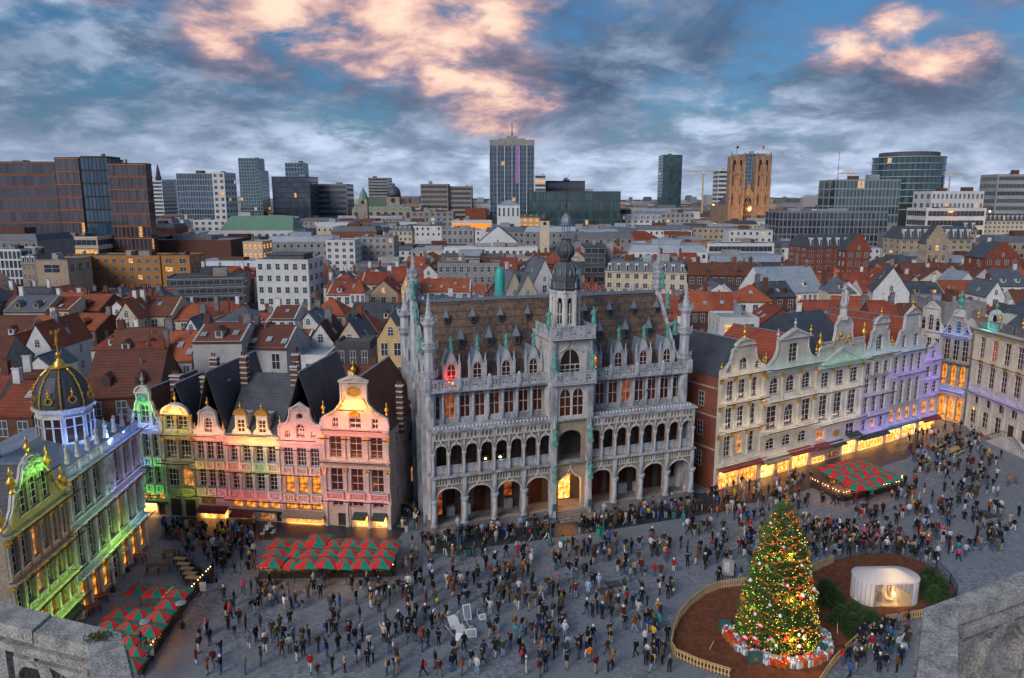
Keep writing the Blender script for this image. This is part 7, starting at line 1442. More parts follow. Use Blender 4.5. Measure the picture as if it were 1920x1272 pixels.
def gable_w(label, cx, Y, W, D, H, Zr, roof, wall, ori='f', rot=0, cols=3, floors=3, sky=1, chim=1, group=None, name='tiled_house', hip=0, vis=2, wmat='glass_city', stepped=False):
    root = thing(name if name != 'tiled_house' or roof.startswith('tile') else 'slate_house', label, 'house', (cx, Y, 0), R(rot), group); occupy(cx, Y+D/2, W/2, D/2); side = 1 if cx < 0 else -1; e = .25; rs = random.Random(int(abs(cx)*31+Y*7))
    b = MB(); b.box(-W/2, 0, 0, W/2, D, H); rf = MB()
    if ori == 'f':
        if not hip: b.plate([(0, H), (D, H), (D/2, Zr)], (), -.15, .15)
        i = hip*min(W, D)*.45
        if not hip:
            nb = len(b.v)-6; b.v[nb:] = [(-W/2+.15+v[1], v[0], v[2]) for v in b.v[nb:]]; b.plate([(0, H), (D, H), (D/2, Zr)], (), -.15, .15); nb = len(b.v)-6; b.v[nb:] = [(W/2-.15+v[1], v[0], v[2]) for v in b.v[nb:]]
        A_ = [(-W/2-e*.3, -e, H-.15), (W/2+e*.3, -e, H-.15), (W/2-i, D/2, Zr), (-W/2+i, D/2, Zr), (-W/2-e*.3, D+e, H-.15), (W/2+e*.3, D+e, H-.15)]
        rf.add(A_, [(0, 1, 2, 3), (3, 2, 5, 4)]+([(0, 3, 4), (1, 2, 5)] if hip else [])); rf.add([(x, y, z-.16) for x, y, z in A_], [(0, 1, 2, 3), (3, 2, 5, 4)])
        link('ridge', MB().box(-W/2+i, D/2-.12, Zr-.04, W/2-i, D/2+.12, Zr+.1).mesh('ridge', roof), root)
        slope = lambda u, v: (-W/2+W*u, -e+(D/2+e)*v, H+(Zr-H)*v)
    else:
        if stepped:
            n = 5; g = [(W/2+.1, H-.3)]
            for k in range(n): x = W/2*(1-k/n); z = H+(Zr-H)*(k+1)/n+.3; g += [(x+.1, z), (W/2*(1-(k+1)/n)+.1, z)]
            g = g+[(-x, z) for x, z in reversed(g)]; b.plate(g, (), -.12, .35)
        else: b.plate([(-W/2, H), (W/2, H), (0, Zr)], (), 0, .3)
        b.plate([(-W/2, H), (W/2, H), (0, Zr)], (), D-.3, D); y0 = .02 if stepped else -.15
        for s in (-1, 1):
            A_ = [(s*(W/2+e), y0, H-.15), (0, y0, Zr+.05), (0, D+.1, Zr+.05), (s*(W/2+e), D+.1, H-.15)]; rf.add(A_, [(0, 1, 2, 3)]); rf.add([(x, y, z-.16) for x, y, z in A_], [(0, 1, 2, 3)])
        link('ridge', MB().box(-.12, y0, Zr, .12, D+.1, Zr+.14).mesh('ridge', roof), root)
        slope = lambda u, v: (side*(W/2+e)*(1-v), D*(.2+.6*u), H-.1+(Zr-H+.15)*v)
    link('wall', b.mesh('wall', wall), root); link('roof', rf.mesh('roof', roof), root)
    for k in range(sky):
        u, v = (k+.5+rs.uniform(-.2, .2))/sky, rs.uniform(.25, .6); x, y, z = slope(u, v); o = link('skylight', cached('skyl', lambda: MB().box(-.42, -.6, 0, .42, .6, .12).box(-.34, -.52, .12, .34, .52, .125, 1).mesh('skylight', 'frame_grey', 'flat_roof_pale')), root, (x, y, z+.04))
        o.rotation_euler = (math.atan2(Zr-H, D/2+e), 0, 0) if ori == 'f' else (math.atan2(Zr-H, W/2+e), 0, R(90)*(side))
    for k in range(chim):
        hh = rs.uniform(1.2, 2.0); w_ = rs.uniform(.7, 1.2); mm = rs.choice(('brick_dark', 'brick_red', 'render_white', 'stone_dark')); x = (W*.42 if rs.random() < .5 else -W*.42) if ori == 'f' else 0; y = D/2 if ori == 'f' else D*rs.uniform(.4, .8)
        cm = cached(('ch2', round(hh, 1), round(w_, 1), mm), lambda: MB().box(-w_/2, -.3, -1.5, w_/2, .3, hh).box(-w_/2-.07, -.37, hh, w_/2+.07, .37, hh+.12).lathe([(.1, hh+.1), (.09, hh+.45)], 6, -w_*.22, 0, 1).lathe([(.1, hh+.1), (.09, hh+.45)], 6, w_*.22, 0, 1).mesh('chimney', mm, 'tile_brown')); link('chimney', cm, root, (x+(.3 if ori != 'f' else 0), y, Zr))
    if ori == 'f' and W > 6 and rs.random() < .45 and Y < 330:        # dormers, aerials and vents on the slope
        dmm = cached(('gdorm', roof, wall), lambda: MB().box(-.55, -.05, -.2, .55, 2.0, 1.05).plate([(-.7, 1.0), (.7, 1.0), (0, 1.6)], (), -.12, 2.2, 1).box(-.34, -.08, .15, .34, -.051, .92, 2).mesh('dormer', wall, roof, 'glass_city'))
        for u in ((.5,) if W < 8.5 else (.28, .72)): x, y, z = slope(u, .22); link('dormer', dmm, root, (x, y, z))
    if Y < 330 and rs.random() < .6:
        x, y, z = slope(rs.uniform(.1, .9), rs.uniform(.6, .9)); link('vent_pipe', cached('vent', lambda: MB().lathe([(.09, -.3), (.09, .5), (.16, .52), (.16, .66), (.05, .7)], 6).mesh('vent_pipe', 'lead')), root, (x, y, z))
        link('aerial', cached('aer', lambda: MB().tube((0, 0, -.3), (0, 0, 1.9), .025, n=4).tube((-.5, 0, 1.7), (.5, 0, 1.7), .015, n=3).tube((-.35, 0, 1.45), (.35, 0, 1.45), .015, n=3).tube((-.25, .0, 1.85), (.25, 0, 1.85), .015, n=3).mesh('aerial', 'iron')), root, (rs.uniform(-.3, .3)*W if ori == 'f' else 0, D/2, Zr))
    fh = H/max(1, floors); bw = W/max(1, cols)
    for f in range(max(0, floors-vis), floors):
        for c in range(cols): w_ = min(1.3, bw*.55); window1(root, 0, w_, 0, fh*.55, 'r', 2, 2, 0, 'frame_white', wmat, loc=(-W/2+bw*(c+.5)-w_/2, -.06, f*fh+fh*.25), dep=.1)
        for c in range(2): window1(root, 0, .9, 0, fh*.5, 'r', 2, 2, 0, 'frame_white', wmat, loc=((W/2+.06, D*(.25+.4*c), f*fh+fh*.25) if side > 0 else (-W/2-.06, D*(.35+.4*c), f*fh+fh*.25)), rz=R(90*side), dep=.1)
    if ori == 'g' and Zr-H > 2: window1(root, 0, .9, 0, min(1.5, (Zr-H)*.45), 'a', 2, 2, 0, 'frame_white', wmat, loc=(-.45, -.13 if stepped else -.06, H+.3), dep=.1)
    return root
for hx0, hx1, hy0, hy1 in ((-60, -37, 40, 86), (-44, -11, 74, 90), (-14, 30, 74, 105), (23, 76, 86, 132), (70, 95, 70, 135)): OCC.append((hx0, hx1, hy0, hy1))
TO, TR, TB, SL, SG = 'tile_orange', 'tile_red', 'tile_brown', 'slate', 'slate_light'; RW, RC, RG, RT, RY, BD, BR = 'render_white', 'render_cream', 'render_grey', 'render_tan', 'render_yellow', 'brick_dark', 'brick_red'
G = gable
# ---- roofs behind the left-hand houses
G('white gabled house with orange roof at the left edge, left of two', 2, 40, 655, 630, 9.5, TO, RW, 'g', 12, cols=2)
G('white gabled house with orange roof and tall arched window behind the dome', 45, 97, 655, 607, 9.5, TO, RW, 'g', 13, cols=2)
G('low white gable house tucked between dome and tall white gable', 48, 98, 690, 667, 9, 'slate_light', RW, 'g', 7, cols=2, chim=0)
G('red tiled roof in front of the dome at the left edge', -20, 62, 778, 716, 11, TR, BD, 'f', 9, cols=2, rot=-4)
G('dark brown roof rising left of the dome', 22, 84, 737, 694, 11, TB, BD, 'f', 9, rot=8, sky=0)
G('very large plain brown tiled roof right of the dome', 160, 292, 742, 655, 10.5, TB, BD, 'f', 14, rot=12, sky=0, chim=1)
G('bright red roof strip leaning on the large brown roof', 248, 306, 697, 641, 11, TR, BD, 'f', 9, rot=12, sky=0)
G('brown roof with single rooflight behind the large brown roof', 206, 306, 667, 614, 11, TB, RW, 'f', 11, rot=10, sky=1)
G('orange roof with two rooflights over grey wall beside the white brick gable', 292, 359, 675, 620, 12, TO, RG, 'f', 9, sky=3)
G('red roof with tall white chimney behind the dome finial', 170, 242, 655, 617, 10, TR, RW, 'f', 9, hip=1, sky=0)
G('tall white brick party wall with brown roof behind the slim houses', 361, 452, 640, 606, 15, TB, 'brick_white', 'f', 11, cols=0, sky=2, chim=2, rot=3)
G('white brick house with skylit brown roof right of the party wall', 452, 538, 652, 610, 13.5, TB, 'brick_white', 'f', 10, sky=3, rot=-5, cols=2)
G('white house with scrolled gable above the pink lit house', 576, 627, 646, 606, 12, TB, RW, 'g', 10, cols=3, vis=2)
G('white wing with orange roof left of the scrolled gable', 548, 577, 640, 618, 12, TO, RW, 'f', 8, cols=1)
G('cream gable house with steep slate roof beside the scrolled gable', 627, 684, 646, 601, 12, SL, RC, 'g', 11, cols=3)
G('tall yellow house with narrow pediment in the side street', 708, 757, 634, 590, 15, SG, RY, 'g', 9, cols=2, floors=4, vis=3, chim=0, Y=112)
flat('roof_extension', 'dark blue flat roof extension with double window below the cream gable', 628, 694, 647, 6, 'render_dark', 3, 3, h=13, vis=1, units=0, cat='building')
flat('flat_roof_house', 'low pale flat roofs with air units behind the lit houses', 498, 612, 672, 9, RW, 3, 5, h=11.5, vis=1, roof='flat_roof_pale', units=4)
G('long brown roof behind the orange lit lantern gable', 612, 700, 712, 684, 9, TB, RG, 'f', 8, sky=0)
G('slate roof with brown pedimented front at the far left', 6, 84, 584, 554, 11, SG, RT, 'f', 12, sky=2, cols=5)
G('dark red roof over cream wall right of the slate roof', 80, 128, 581, 557, 11, TR, RC, 'f', 12, cols=4, sky=1)
G('wide orange roof below the ochre office block', 128, 186, 582, 552, 10, TO, BD, 'f', 14, sky=0)
G('orange roof in shade left of the cream gables', 118, 182, 618, 588, 9, TO, BD, 'f', 11, rot=-8)
G('cream steep gable house below the ochre office', 217, 258, 598, 566, 11, TO, RC, 'g', 11, cols=3)
G('dark brown roof joined to the cream steep gable', 256, 322, 592, 556, 11, TB, RC, 'f', 12, sky=1)
G('cream house with hipped orange roof right of the brown roof', 292, 396, 600, 570, 10, TO, RC, 'f', 12, hip=1, cols=5, sky=0)
G('small white gable among orange roofs', 345, 372, 622, 596, 9.5, SG, RW, 'g', 9, cols=1)
G('blue slate hipped roof before the curved dark building', 402, 476, 603, 576, 9.5, SG, RW, 'f', 12, hip=1, sky=0)
G('small bright orange roof left of the white office foot', 452, 500, 604, 588, 9, TO, RW, 'f', 9)
G('brown roof at the foot of the white office', 504, 553, 598, 573, 10, TB, RW, 'f', 11)
G('white gable house with slate roof right of the white office foot', 556, 600, 612, 585, 10, SG, RW, 'g', 10, cols=2)
G('brown red roof right of the white office', 612, 658, 552, 532, 11, TR, RW, 'f', 12)
G('small white tower house with pointed orange roof', 656, 684, 548, 524, 12, TO, RW, 'f', 7, hip=1, sky=0, chim=0)
G('tan gable with red roof beyond the pointed roof', 690, 748, 552, 526, 10, TR, RT, 'g', 12, cols=3)
G('glowing yellow gable house at the end of the side street', 752, 772, 540, 512, 12, TO, RY, 'g', 9, cols=2, wmat='glass_warm')
G('grey roof house beside the hall turret', 758, 790, 585, 556, 11, SG, RW, 'f', 10)
# ---- middle distance, left
flat('office_block', 'long ochre brick office with rows of white windows', 158, 300, 482, 14, 'brick_orange', 5, 9, h=15, vis=4, units=4, rot=-2, sides=False)
flat('office_block', 'ochre brick stair wing with round window right of the long office', 302, 355, 482, 14, 'brick_orange', 5, 2, h=15.2, vis=3, units=1)
flat('office_block', 'ochre brick wing receding left of the long office', 122, 160, 487, 24, 'brick_orange', 5, 3, h=15, vis=4, rot=24, style='b', units=1)
flat('warehouse', 'tan rendered blank wall block at the far left', 66, 126, 490, 14, RT, 3, 1, h=15.5, vis=1, units=2)
flat('office_block', 'modern white grid front at the left edge', -10, 38, 470, 14, RW, 5, 6, h=17, vis=4, style='c')
flat('apartment_block', 'grey mansard apartments right of the white grid front', 38, 64, 478, 12, RT, 4, 3, h=16, vis=3, mansard=3, roof=SG)
flat('office_block', 'curved-looking dark office with pale storey bands', 320, 452, 522, 13, 'render_dark', 4, 9, h=11, vis=3, style='b', slabs='flat_roof_pale', rot=14, units=2)
flat('office_block', 'white concrete grid office with dark top storey', 478, 578, 490, 15, RW, 5, 6, h=17.5, vis=5, rot=-3, scols=3, units=0, pent=1.6, roof='flat_roof', gm='glass_teal')
flat('museum_hall', 'long dark red brick hall with blue-grey roof', 222, 432, 452, 30, BD, 2, 0, h=15, roof='zinc', units=5)
flat('office_block', 'grey flat commercial roof at the left below the glass complex', -10, 116, 430, 40, RG, 3, 8, h=19, vis=1, style='b', roof='flat_roof_pale', units=5)
flat('apartment_block', 'white balconied block below the glass complex', 112, 182, 446, 18, RC, 4, 6, h=18, vis=3, style='b', slabs=RW, units=2)
flat('market_hall', 'white hall under a broad copper green roof', 408, 550, 434, 30, RW, 2, 10, h=15, vis=1, units=0, roof='copper_roof', mansard=0)
G('broad copper green roof of the market hall', 410, 549, 433, 405, 15.2, 'copper_roof', RW, 'f', 30, hip=.25, cols=0, sky=0, chim=0, name='copper_roof_hall', vis=0)
flat('apartment_block', 'white walk-up apartments left of the green roof', 362, 436, 414, 20, RW, 4, 6, h=18, vis=3, units=2)
flat('apartment_block', 'tan lit office right of the brown hall', 455, 492, 455, 14, RC, 4, 4, h=16, vis=3, gm='glass_warm', units=1)
flat('apartment_block', 'white balcony apartments above the brown red roof', 610, 665, 452, 14, RW, 6, 4, h=17, vis=5, units=2)
flat('apartment_block', 'grey apartments with red gable lift head', 665, 738, 446, 16, 'concrete', 6, 6, h=17.5, vis=5, units=3)
flat('apartment_block', 'ochre mansard house with white dormers', 730, 772, 424, 14, RC, 5, 5, h=19.5, vis=4, mansard=3, roof=SG, units=1)
flat('warehouse', 'brick red blind blocks on the roofline left of centre', 636, 704, 412, 24, BR, 3, 3, h=19, vis=1, units=3)
flat('civic_hall', 'tan hall with low green roof left of centre', 660, 772, 388, 30, RT, 2, 8, h=27, vis=1, roof='copper_roof', mansard=3, units=1, fm='frame_grey')
# ---- middle distance, centre
flat('apartment_block', 'row of grey stepped blocks with rooftop plant', 772, 850, 398, 26, 'concrete', 5, 7, h=23, vis=3, units=7)
flat('office_block', 'bright red blind block in the centre', 872, 912, 392, 20, BR, 3, 0, h=25, units=1)
flat('office_block', 'grey concrete grid block in the centre', 828, 888, 430, 16, 'concrete', 4, 6, h=18, vis=3, units=3)
flat('office_block', 'lit yellow ribbon window office behind the grey grid block', 846, 922, 415, 14, RW, 3, 8, h=20, vis=1, style='b', gm='glass_warm', units=2)
G('white hall with dark barn roof in the centre', 895, 972, 456, 424, 13, SL, RW, 'g', 20, cols=4, sky=0, chim=0, floors=2, vis=1)
flat('warehouse', 'long low white wall with dark roof behind the hall', 832, 1008, 466, 10, RW, 3, 14, h=14, vis=1, units=3)
flat('office_block', 'long grey rendered block with small windows behind the hall roof', 820, 936, 496, 11, RG, 4, 9, h=14, vis=2, units=6)
G('bright orange roof with dormer lights before the grey rendered block', 778, 882, 546, 523, 10, TO, RW, 'f', 10, sky=5, cols=5)
G('red gable roofs right of the grey rendered block', 908, 962, 556, 520, 10, TR, BD, 'g', 11, cols=2)
G('white and red house above the teal dome', 944, 972, 505, 484, 13, TR, RC, 'f', 9, cols=2)
G('slate house with two bright rooflights behind the bell tower, left', 942, 986, 556, 508, 10.5, SG, RC, 'g', 10, sky=2, rot=28)
G('slate house with two bright rooflights behind the bell tower, right', 966, 1012, 556, 512, 10.5, SG, RC, 'g', 10, sky=2, rot=26)
G('pale modern gable house with slate roof behind the bell tower', 1000, 1042, 530, 486, 12, SG, RW, 'g', 11, sky=1, cols=1, rot=18)
flat('apartment_block', 'dark balcony building with plants right of the bell tower', 1096, 1136, 462, 13, 'render_dark', 5, 2, h=18, vis=4, style='b', units=1)
flat('apartment_block', 'pale concrete tower slab beside the dark balconies', 1136, 1150, 458, 13, 'concrete', 4, 0, h=18.4, units=0)
flat('apartment_block', 'large cream mansard building with slate dormers right of the bell tower', 1138, 1284, 492, 15, RC, 4, 9, h=15.5, vis=3, mansard=3.2, roof=SG, rot=-16, units=4)
flat('office_block', 'white building under a big blue-grey roof, right of centre', 1120, 1242, 402, 30, RW, 4, 11, h=21, vis=3, mansard=5, roof='zinc', units=2)
flat('office_block', 'white side wing under blue-grey roof left of the big one', 1078, 1122, 400, 30, RW, 4, 4, h=21.5, vis=3, mansard=4.5, roof='zinc', units=1)
flat('arcade_building', 'ornate yellow building with arched attic in the centre', 968, 1012, 402, 18, RY, 4, 4, h=22, vis=3, mansard=3, roof=SL, units=0, gm='glass_warm')
flat('arcade_building', 'ornate yellow building with five arches right of the first', 1072, 1128, 385, 20, RY, 4, 5, h=27, vis=2, mansard=4, roof=SL, units=1)
flat('office_block', 'pale grey roofscape block left of the cathedral', 1240, 1302, 400, 22, 'concrete', 4, 7, h=21, vis=3, units=4)
flat('warehouse', 'red brick block with flat roof below the pale block', 1254, 1296, 437, 14, BR, 3, 2, h=17, vis=1, units=1)
flat('warehouse', 'long orange brick wall with flat roof right of the cream mansard', 1222, 1332, 456, 16, 'brick_orange', 3, 5, h=14.5, vis=1, units=4)
flat('school_building', 'white low school with long window rows', 1326, 1452, 458, 16, RW, 3, 14, h=14, vis=2, style='b', units=3)
# ---- middle distance, right
G('long slate roofed terrace with white shop fronts', 1428, 1552, 548, 500, 11.5, 'zinc', RW, 'f', 13, cols=11, sky=0, chim=2, rot=14, floors=3, vis=3)
G('brown brick row houses left of the slate terrace', 1292, 1420, 516, 494, 12, TB, BD, 'f', 11, cols=9, sky=2, chim=3, rot=-8)
flat('mansion', 'red brick corner building with slate mansard and stepped gables', 1512, 1634, 442, 16, BR, 6, 7, h=20, vis=5, mansard=5, roof=SL, rot=8, units=0)
G('red brick stepped gable end of the corner building', 1588, 1632, 470, 440, 17, SL, BR, 'g', 8, cols=3, floors=5, vis=4, stepped=True, sky=0, chim=0, name='stepped_gable_house')
flat('mansion', 'tan hotel with slate roof and tall stepped gable', 1692, 1826, 426, 18, RT, 6, 10, h=22, vis=5, mansard=6, roof=SL, units=0)
G('tall stepped tan gable in the middle of the hotel', 1738, 1778, 456, 424, 19, SL, RT, 'g', 6, cols=3, floors=5, vis=4, stepped=True, sky=0, chim=0, name='stepped_gable_house')
flat('mansion', 'square slate capped tower at the right end of the hotel', 1806, 1834, 415, 12, RT, 5, 2, h=23, vis=3, mansard=5, roof=SL, units=0)
G('red brick stepped gable house at the right edge', 1848, 1912, 484, 456, 16, SL, BR, 'g', 12, cols=4, floors=5, vis=3, stepped=True, sky=0, name='stepped_gable_house')
flat('office_block', 'cream stone office with skylit slate roof at the right edge', 1830, 1930, 402, 24, RC, 6, 12, h=24, vis=5, mansard=5, roof=SL, units=0)
flat('library_block', 'long grey louvred office slab before the round tower', 1462, 1666, 398, 26, RG, 6, 26, h=30, Y=470, vis=5, style='c', gm='glass_night', fm='concrete', units=6, scols=4)
flat('library_block', 'grey glass annex behind the long louvred slab', 1568, 1690, 338, 30, RG, 8, 18, Y=540, vis=5, style='c', gm='glass_teal', fm='frame_grey', units=2)
flat('office_block', 'white office terrace below the round tower', 1738, 1850, 392, 24, RW, 5, 14, h=27, Y=480, vis=4, style='b', units=2)
flat('office_block', 'white office upper tier right of the round tower', 1748, 1846, 360, 26, RW, 6, 12, Y=560, vis=4, units=2)
flat('office_block', 'pale ribbed tower at the right edge', 1872, 1935, 328, 24, 'concrete', 9, 8, Y=640, vis=5, style='b', units=2)
G('orange roof between chimneys right of the grey hall', 1296, 1340, 582, 545, 11, TO, BD, 'f', 10, rot=6)
G('red roof beside it with white chimney drum', 1330, 1378, 582, 548, 11, TR, BD, 'f', 10, rot=-6)
G('white stucco house with orange hipped roof above the cream gable', 1382, 1452, 565, 535, 12, TO, RW, 'f', 10, hip=1, cols=3, vis=3)
G('dark slate roof behind the orange hipped roof', 1430, 1496, 556, 528, 12, SL, BD, 'f', 10, rot=12)
flat('flat_roof_house', 'low pale corrugated roof behind the cream gable house', 1350, 1424, 600, 9, RW, 3, 2, h=11.5, vis=1, roof='flat_roof_pale', units=1)
G('white house with sharp grey gable above the right-hand row', 1640, 1702, 548, 502, 12.5, SL, RW, 'g', 12, sky=1, cols=1, rot=-20)
G('long dark slate roof right of the sharp white gable', 1702, 1776, 556, 528, 11, SL, RT, 'f', 11, sky=0)
G('orange long roof behind the white corner house', 1762, 1850, 548, 526, 11, TO, RT, 'f', 10, sky=0)
G('small white gable with blue-grey roof near the hotel foot', 1790, 1834, 536, 510, 11.5, 'zinc', RW, 'g', 10, cols=1)
G('white gable houses row at the right edge', 1850, 1884, 556, 528, 11, SG, RW, 'g', 10, cols=1)
G('grey blue roof with orange dormer at the right edge', 1868, 1930, 536, 505, 11.5, SG, RW, 'f', 12)
flat('flat_roof_house', 'flat roof with parapet rails behind the corner houses', 1772, 1850, 572, 14, RG, 3, 0, h=13.5, roof='flat_roof_pale', units=3)
G('beige house with turret roof above the green lit crown gable', 1552, 1606, 548, 520, 12, SG, RC, 'f', 9, hip=1, cols=2)
G('red roof with stone dormer behind the grey stone house', 1640, 1694, 612, 566, 11.5, TR, BD, 'f', 9, sky=0)
G('bright red roof right of the statue crown', 1588, 1640, 606, 572, 11.5, TO, BD, 'f', 9, sky=1)
# ---- skyline
big = flat('office_complex', 'dark glass complex with orange frames, concave left wing', -20, 97, 305, 40, 'black', 9, 12, Y=385, vis=6, style='c', gm='glass_night', fm='oxide', units=2, slabs='oxide', rot=6)
flat('office_complex', 'dark glass complex with orange frames, shaded middle wing', 97, 150, 297, 30, 'black', 9, 7, Y=372, vis=6, style='c', gm='glass_night', fm='oxide', units=0, slabs='oxide', rot=-14)
flat('office_complex', 'clear glass corner between the orange framed wings', 150, 201, 295, 12, 'black', 9, 7, Y=362, vis=7, style='c', gm='glass_blue', fm='frame_dark', units=1)
flat('office_complex', 'dark glass complex with orange frames, flat right wing', 201, 272, 308, 6, 'black', 9, 9, Y=360, vis=7, style='c', gm='glass_night', fm='oxide', units=1, slabs='oxide')
def tower(label, x0, x1, yt, Y, D, wall, floors, cols, gm, fm, style='c', **k):
    return flat('tower_block', label, x0, x1, yt, D, wall, floors, cols, Y=Y, style=style, gm=gm, fm=fm, units=k.pop('units', 1), vis=k.pop('vis', 20), scols=k.pop('scols', 4), cat='tower', group='towers on the skyline', **k)
tower('white terraced tower with zigzag crown and mast', 272, 303, 340, 1000, 40, RW, 12, 7, 'glass_city', 'render_white', 'b')
tower('plain grey glass slab behind the white terraced tower', 302, 331, 337, 1150, 40, 'lead', 14, 5, 'glass_teal', 'lead', 'b')
tower('wide blue glass slab with pale top band', 330, 397, 326, 820, 30, RG, 10, 14, 'glass_blue', 'frame_grey')
tower('white concrete end core of the blue glass slab', 397, 420, 324, 815, 34, RW, 10, 2, 'glass_city', 'render_white', 'p')
tower('slim green glass tower, tall left part', 446, 481, 297, 1100, 34, 'lead', 20, 7, 'glass_teal', 'frame_grey')
tower('slim green glass tower, lower right part', 480, 489, 320, 1095, 34, 'lead', 16, 2, 'glass_teal', 'frame_grey')
tower('black glass block with thin floor lines', 509, 580, 332, 900, 40, 'render_dark', 10, 14, 'glass_night', 'metal_dark', slabs='metal_dark')
tower('blue glass tower with sloping top above the black block', 534, 567, 306, 1050, 30, 'lead', 14, 6, 'glass_blue', 'frame_grey')
tower('low dark banded offices right of the black block', 585, 650, 346, 950, 40, RG, 8, 10, 'glass_night', 'concrete', 'b')
tower('pale grey square tower left of centre', 690, 728, 334, 1250, 40, 'concrete', 14, 8, 'glass_city', 'flat_roof_pale', 'b')
tower('brown slab office, left half', 788, 840, 346, 900, 30, 'render_tan', 9, 10, 'glass_night', 'render_tan', 'b')
tower('brown slab office, lower right half', 838, 884, 350, 905, 30, 'render_tan', 9, 9, 'glass_night', 'render_tan', 'b')
big2 = tower('tallest dark blue glass tower with white ribs and mast', 918, 1002, 268, 800, 48, 'render_dark', 20, 12, 'glass_blue', 'frame_grey', vis=16)
o, W_, H_, Y_ = big2
for k in range(7): link('white_rib', MB().box(-W_/2+W_*k/6-.35, -1.2, 20, -W_/2+W_*k/6+.35, 0, H_-3).mesh('white_rib', RW), o)
link('crown', MB().box(-W_/2, -.6, H_-3, W_/2, 1, H_+3).box(-W_*.3, 8, H_, W_*.3, 30, H_+5).box(-W_*.12, 12, H_+5, W_*.12, 24, H_+8).mesh('crown', 'concrete'), o); link('mast', MB().tube((0, 18, H_+8), (0, 18, H_+24), .7, .2, 6).mesh('mast', 'iron'), o)
mat('banner', (.30, .16, .40), (.42, .22, .46), .08, .8); link('banner', MB().box(W_*.08, -1.5, H_*.55, W_*.16, -1.3, H_-2).mesh('banner', 'banner'), o)
tower('small white tower right of the tallest tower', 1003, 1023, 328, 1000, 26, RW, 12, 4, 'glass_city', 'render_white', 'b')
tower('low green glass office right of the tallest tower', 992, 1164, 360, 700, 40, 'render_dark', 5, 26, 'glass_teal', 'frame_dark')
tower('dark rooftop storey above the low green glass office', 1025, 1097, 340, 860, 30, 'render_dark', 6, 10, 'glass_night', 'metal_dark', 'b')
tower('plain dark glass tower left of the cathedral', 1244, 1280, 291, 1250, 40, 'render_dark', 20, 6, 'glass_teal', 'metal_dark')
tower('blue glass tower behind the cathedral', 1398, 1437, 289, 1000, 34, 'lead', 18, 6, 'glass_blue', 'frame_grey')
tower('small white slab tower left of the cathedral towers', 1348, 1368, 319, 1100, 30, RW, 12, 4, 'glass_city', 'render_white', 'b')
# round glass tower
Y = 620; a, b_ = at(1641, 330, Y+26), at(1766, 330, Y+26); rr = (b_.x-a.x)/2; Ht = zrow(Y, 293); rt_ = thing('round_tower', 'round green glass office tower with dark stepped cap', 'tower', ((a.x+b_.x)/2, Y+rr, 0)); occupy((a.x+b_.x)/2, Y+rr, rr, rr)
link('core', MB().lathe([(rr-.6, 0), (rr-.6, Ht)], 48).mesh('core', 'black'), rt_); nf = 13; npn = 44
pm = cached('rpane', lambda: MB().box(-math.pi*rr/npn*.86, -.2, .35, math.pi*rr/npn*.86, .2, Ht/nf-.7).mesh('pane', 'glass_teal'))
for f in range(nf-7, nf):
    for k in range(npn):
        an = 2*math.pi*k/npn
        if math.sin(an) < .25: link('pane', pm, rt_, (math.cos(an)*(rr-.3), math.sin(an)*(rr-.3), Ht*f/nf), an+R(90))
for f in range(nf-8, nf+1): link('floor_band', MB().lathe([(rr-.5, Ht*f/nf-.35), (rr+.15, Ht*f/nf-.35), (rr+.15, Ht*f/nf+.3), (rr-.5, Ht*f/nf+.3)], 48).mesh('floor_band', 'frame_grey'), rt_)
link('cap', MB().lathe([(rr*.82, Ht), (rr*.82, Ht+4), (rr*.78, Ht+4.2), (rr*.5, Ht+4.4)], 40).mesh('cap', 'render_dark'), rt_)
# cathedral
Y = 600; a, b_ = at(1367, 380, Y), at(1440, 380, Y); W_ = b_.x-a.x; cx = (a.x+b_.x)/2; Ht = zrow(Y, 293); ca_ = thing('cathedral', 'floodlit tan gothic cathedral with two square towers and flags', 'cathedral', (cx, Y, 0)); occupy(cx, Y+30, W_/2, 30); tw_ = W_*.34
for s in (-1, 1):
    x = s*(W_/2-tw_/2); o = link('bell_tower', MB().box(-tw_/2, 0, 0, tw_/2, tw_, Ht).mesh('bell_tower', 'stone_cathedral'), ca_, (x, 0, 0))
    b = MB()
    for q in (-1, 1): b.box(q*tw_/2-.8, -1.3, 0, q*tw_/2+.8, .6, Ht*.97); b.lathe([(1.2, Ht*.97), (.2, Ht+3.2)], 4, q*tw_/2, -.4); b.box(q*tw_*.2-.5, -.7, 0, q*tw_*.2+.5, .3, Ht*.9)
    for z in (.42, .62, .8): b.box(-tw_/2-.6, -.8, Ht*z, tw_/2+.6, .2, Ht*z+.8)
    for k in range(7): b.box(-tw_/2+tw_*k/7, -.3, Ht, -tw_/2+tw_*(k+.55)/7, .4, Ht+1.6)
    link('buttress', b.mesh('buttress', 'stone_cathedral'), o)
    for z, hh in ((.66, .12), (.83, .13), (.45, .13)):
        for q in (-.24, .24): link('louvre', cached(('louv', hh), lambda: MB().plate(arch_poly(-tw_*.09, tw_*.09, 0, Ht*hh, 'p'), (), -.12, .1).mesh('louvre', 'black')), o, (q*tw_, 0, Ht*z))
    link('portal', cached('cport', lambda: MB().plate(arch_poly(-tw_*.25, tw_*.25, 0, Ht*.22, 'p'), [arch_poly(-tw_*.16, tw_*.16, .5, Ht*.17, 'p')], -.6, .1).mesh('portal', 'stone_cathedral')), o, (0, 0, Ht*.12))
    link('flag', MB().tube((0, tw_/2, Ht), (0, tw_/2, Ht+8), .15, .1).box(.1, tw_/2-.05, Ht+6, 1.6, tw_/2+.05, Ht+8).mesh('flag', 'iron' if s < 0 else 'canvas_red'), o)
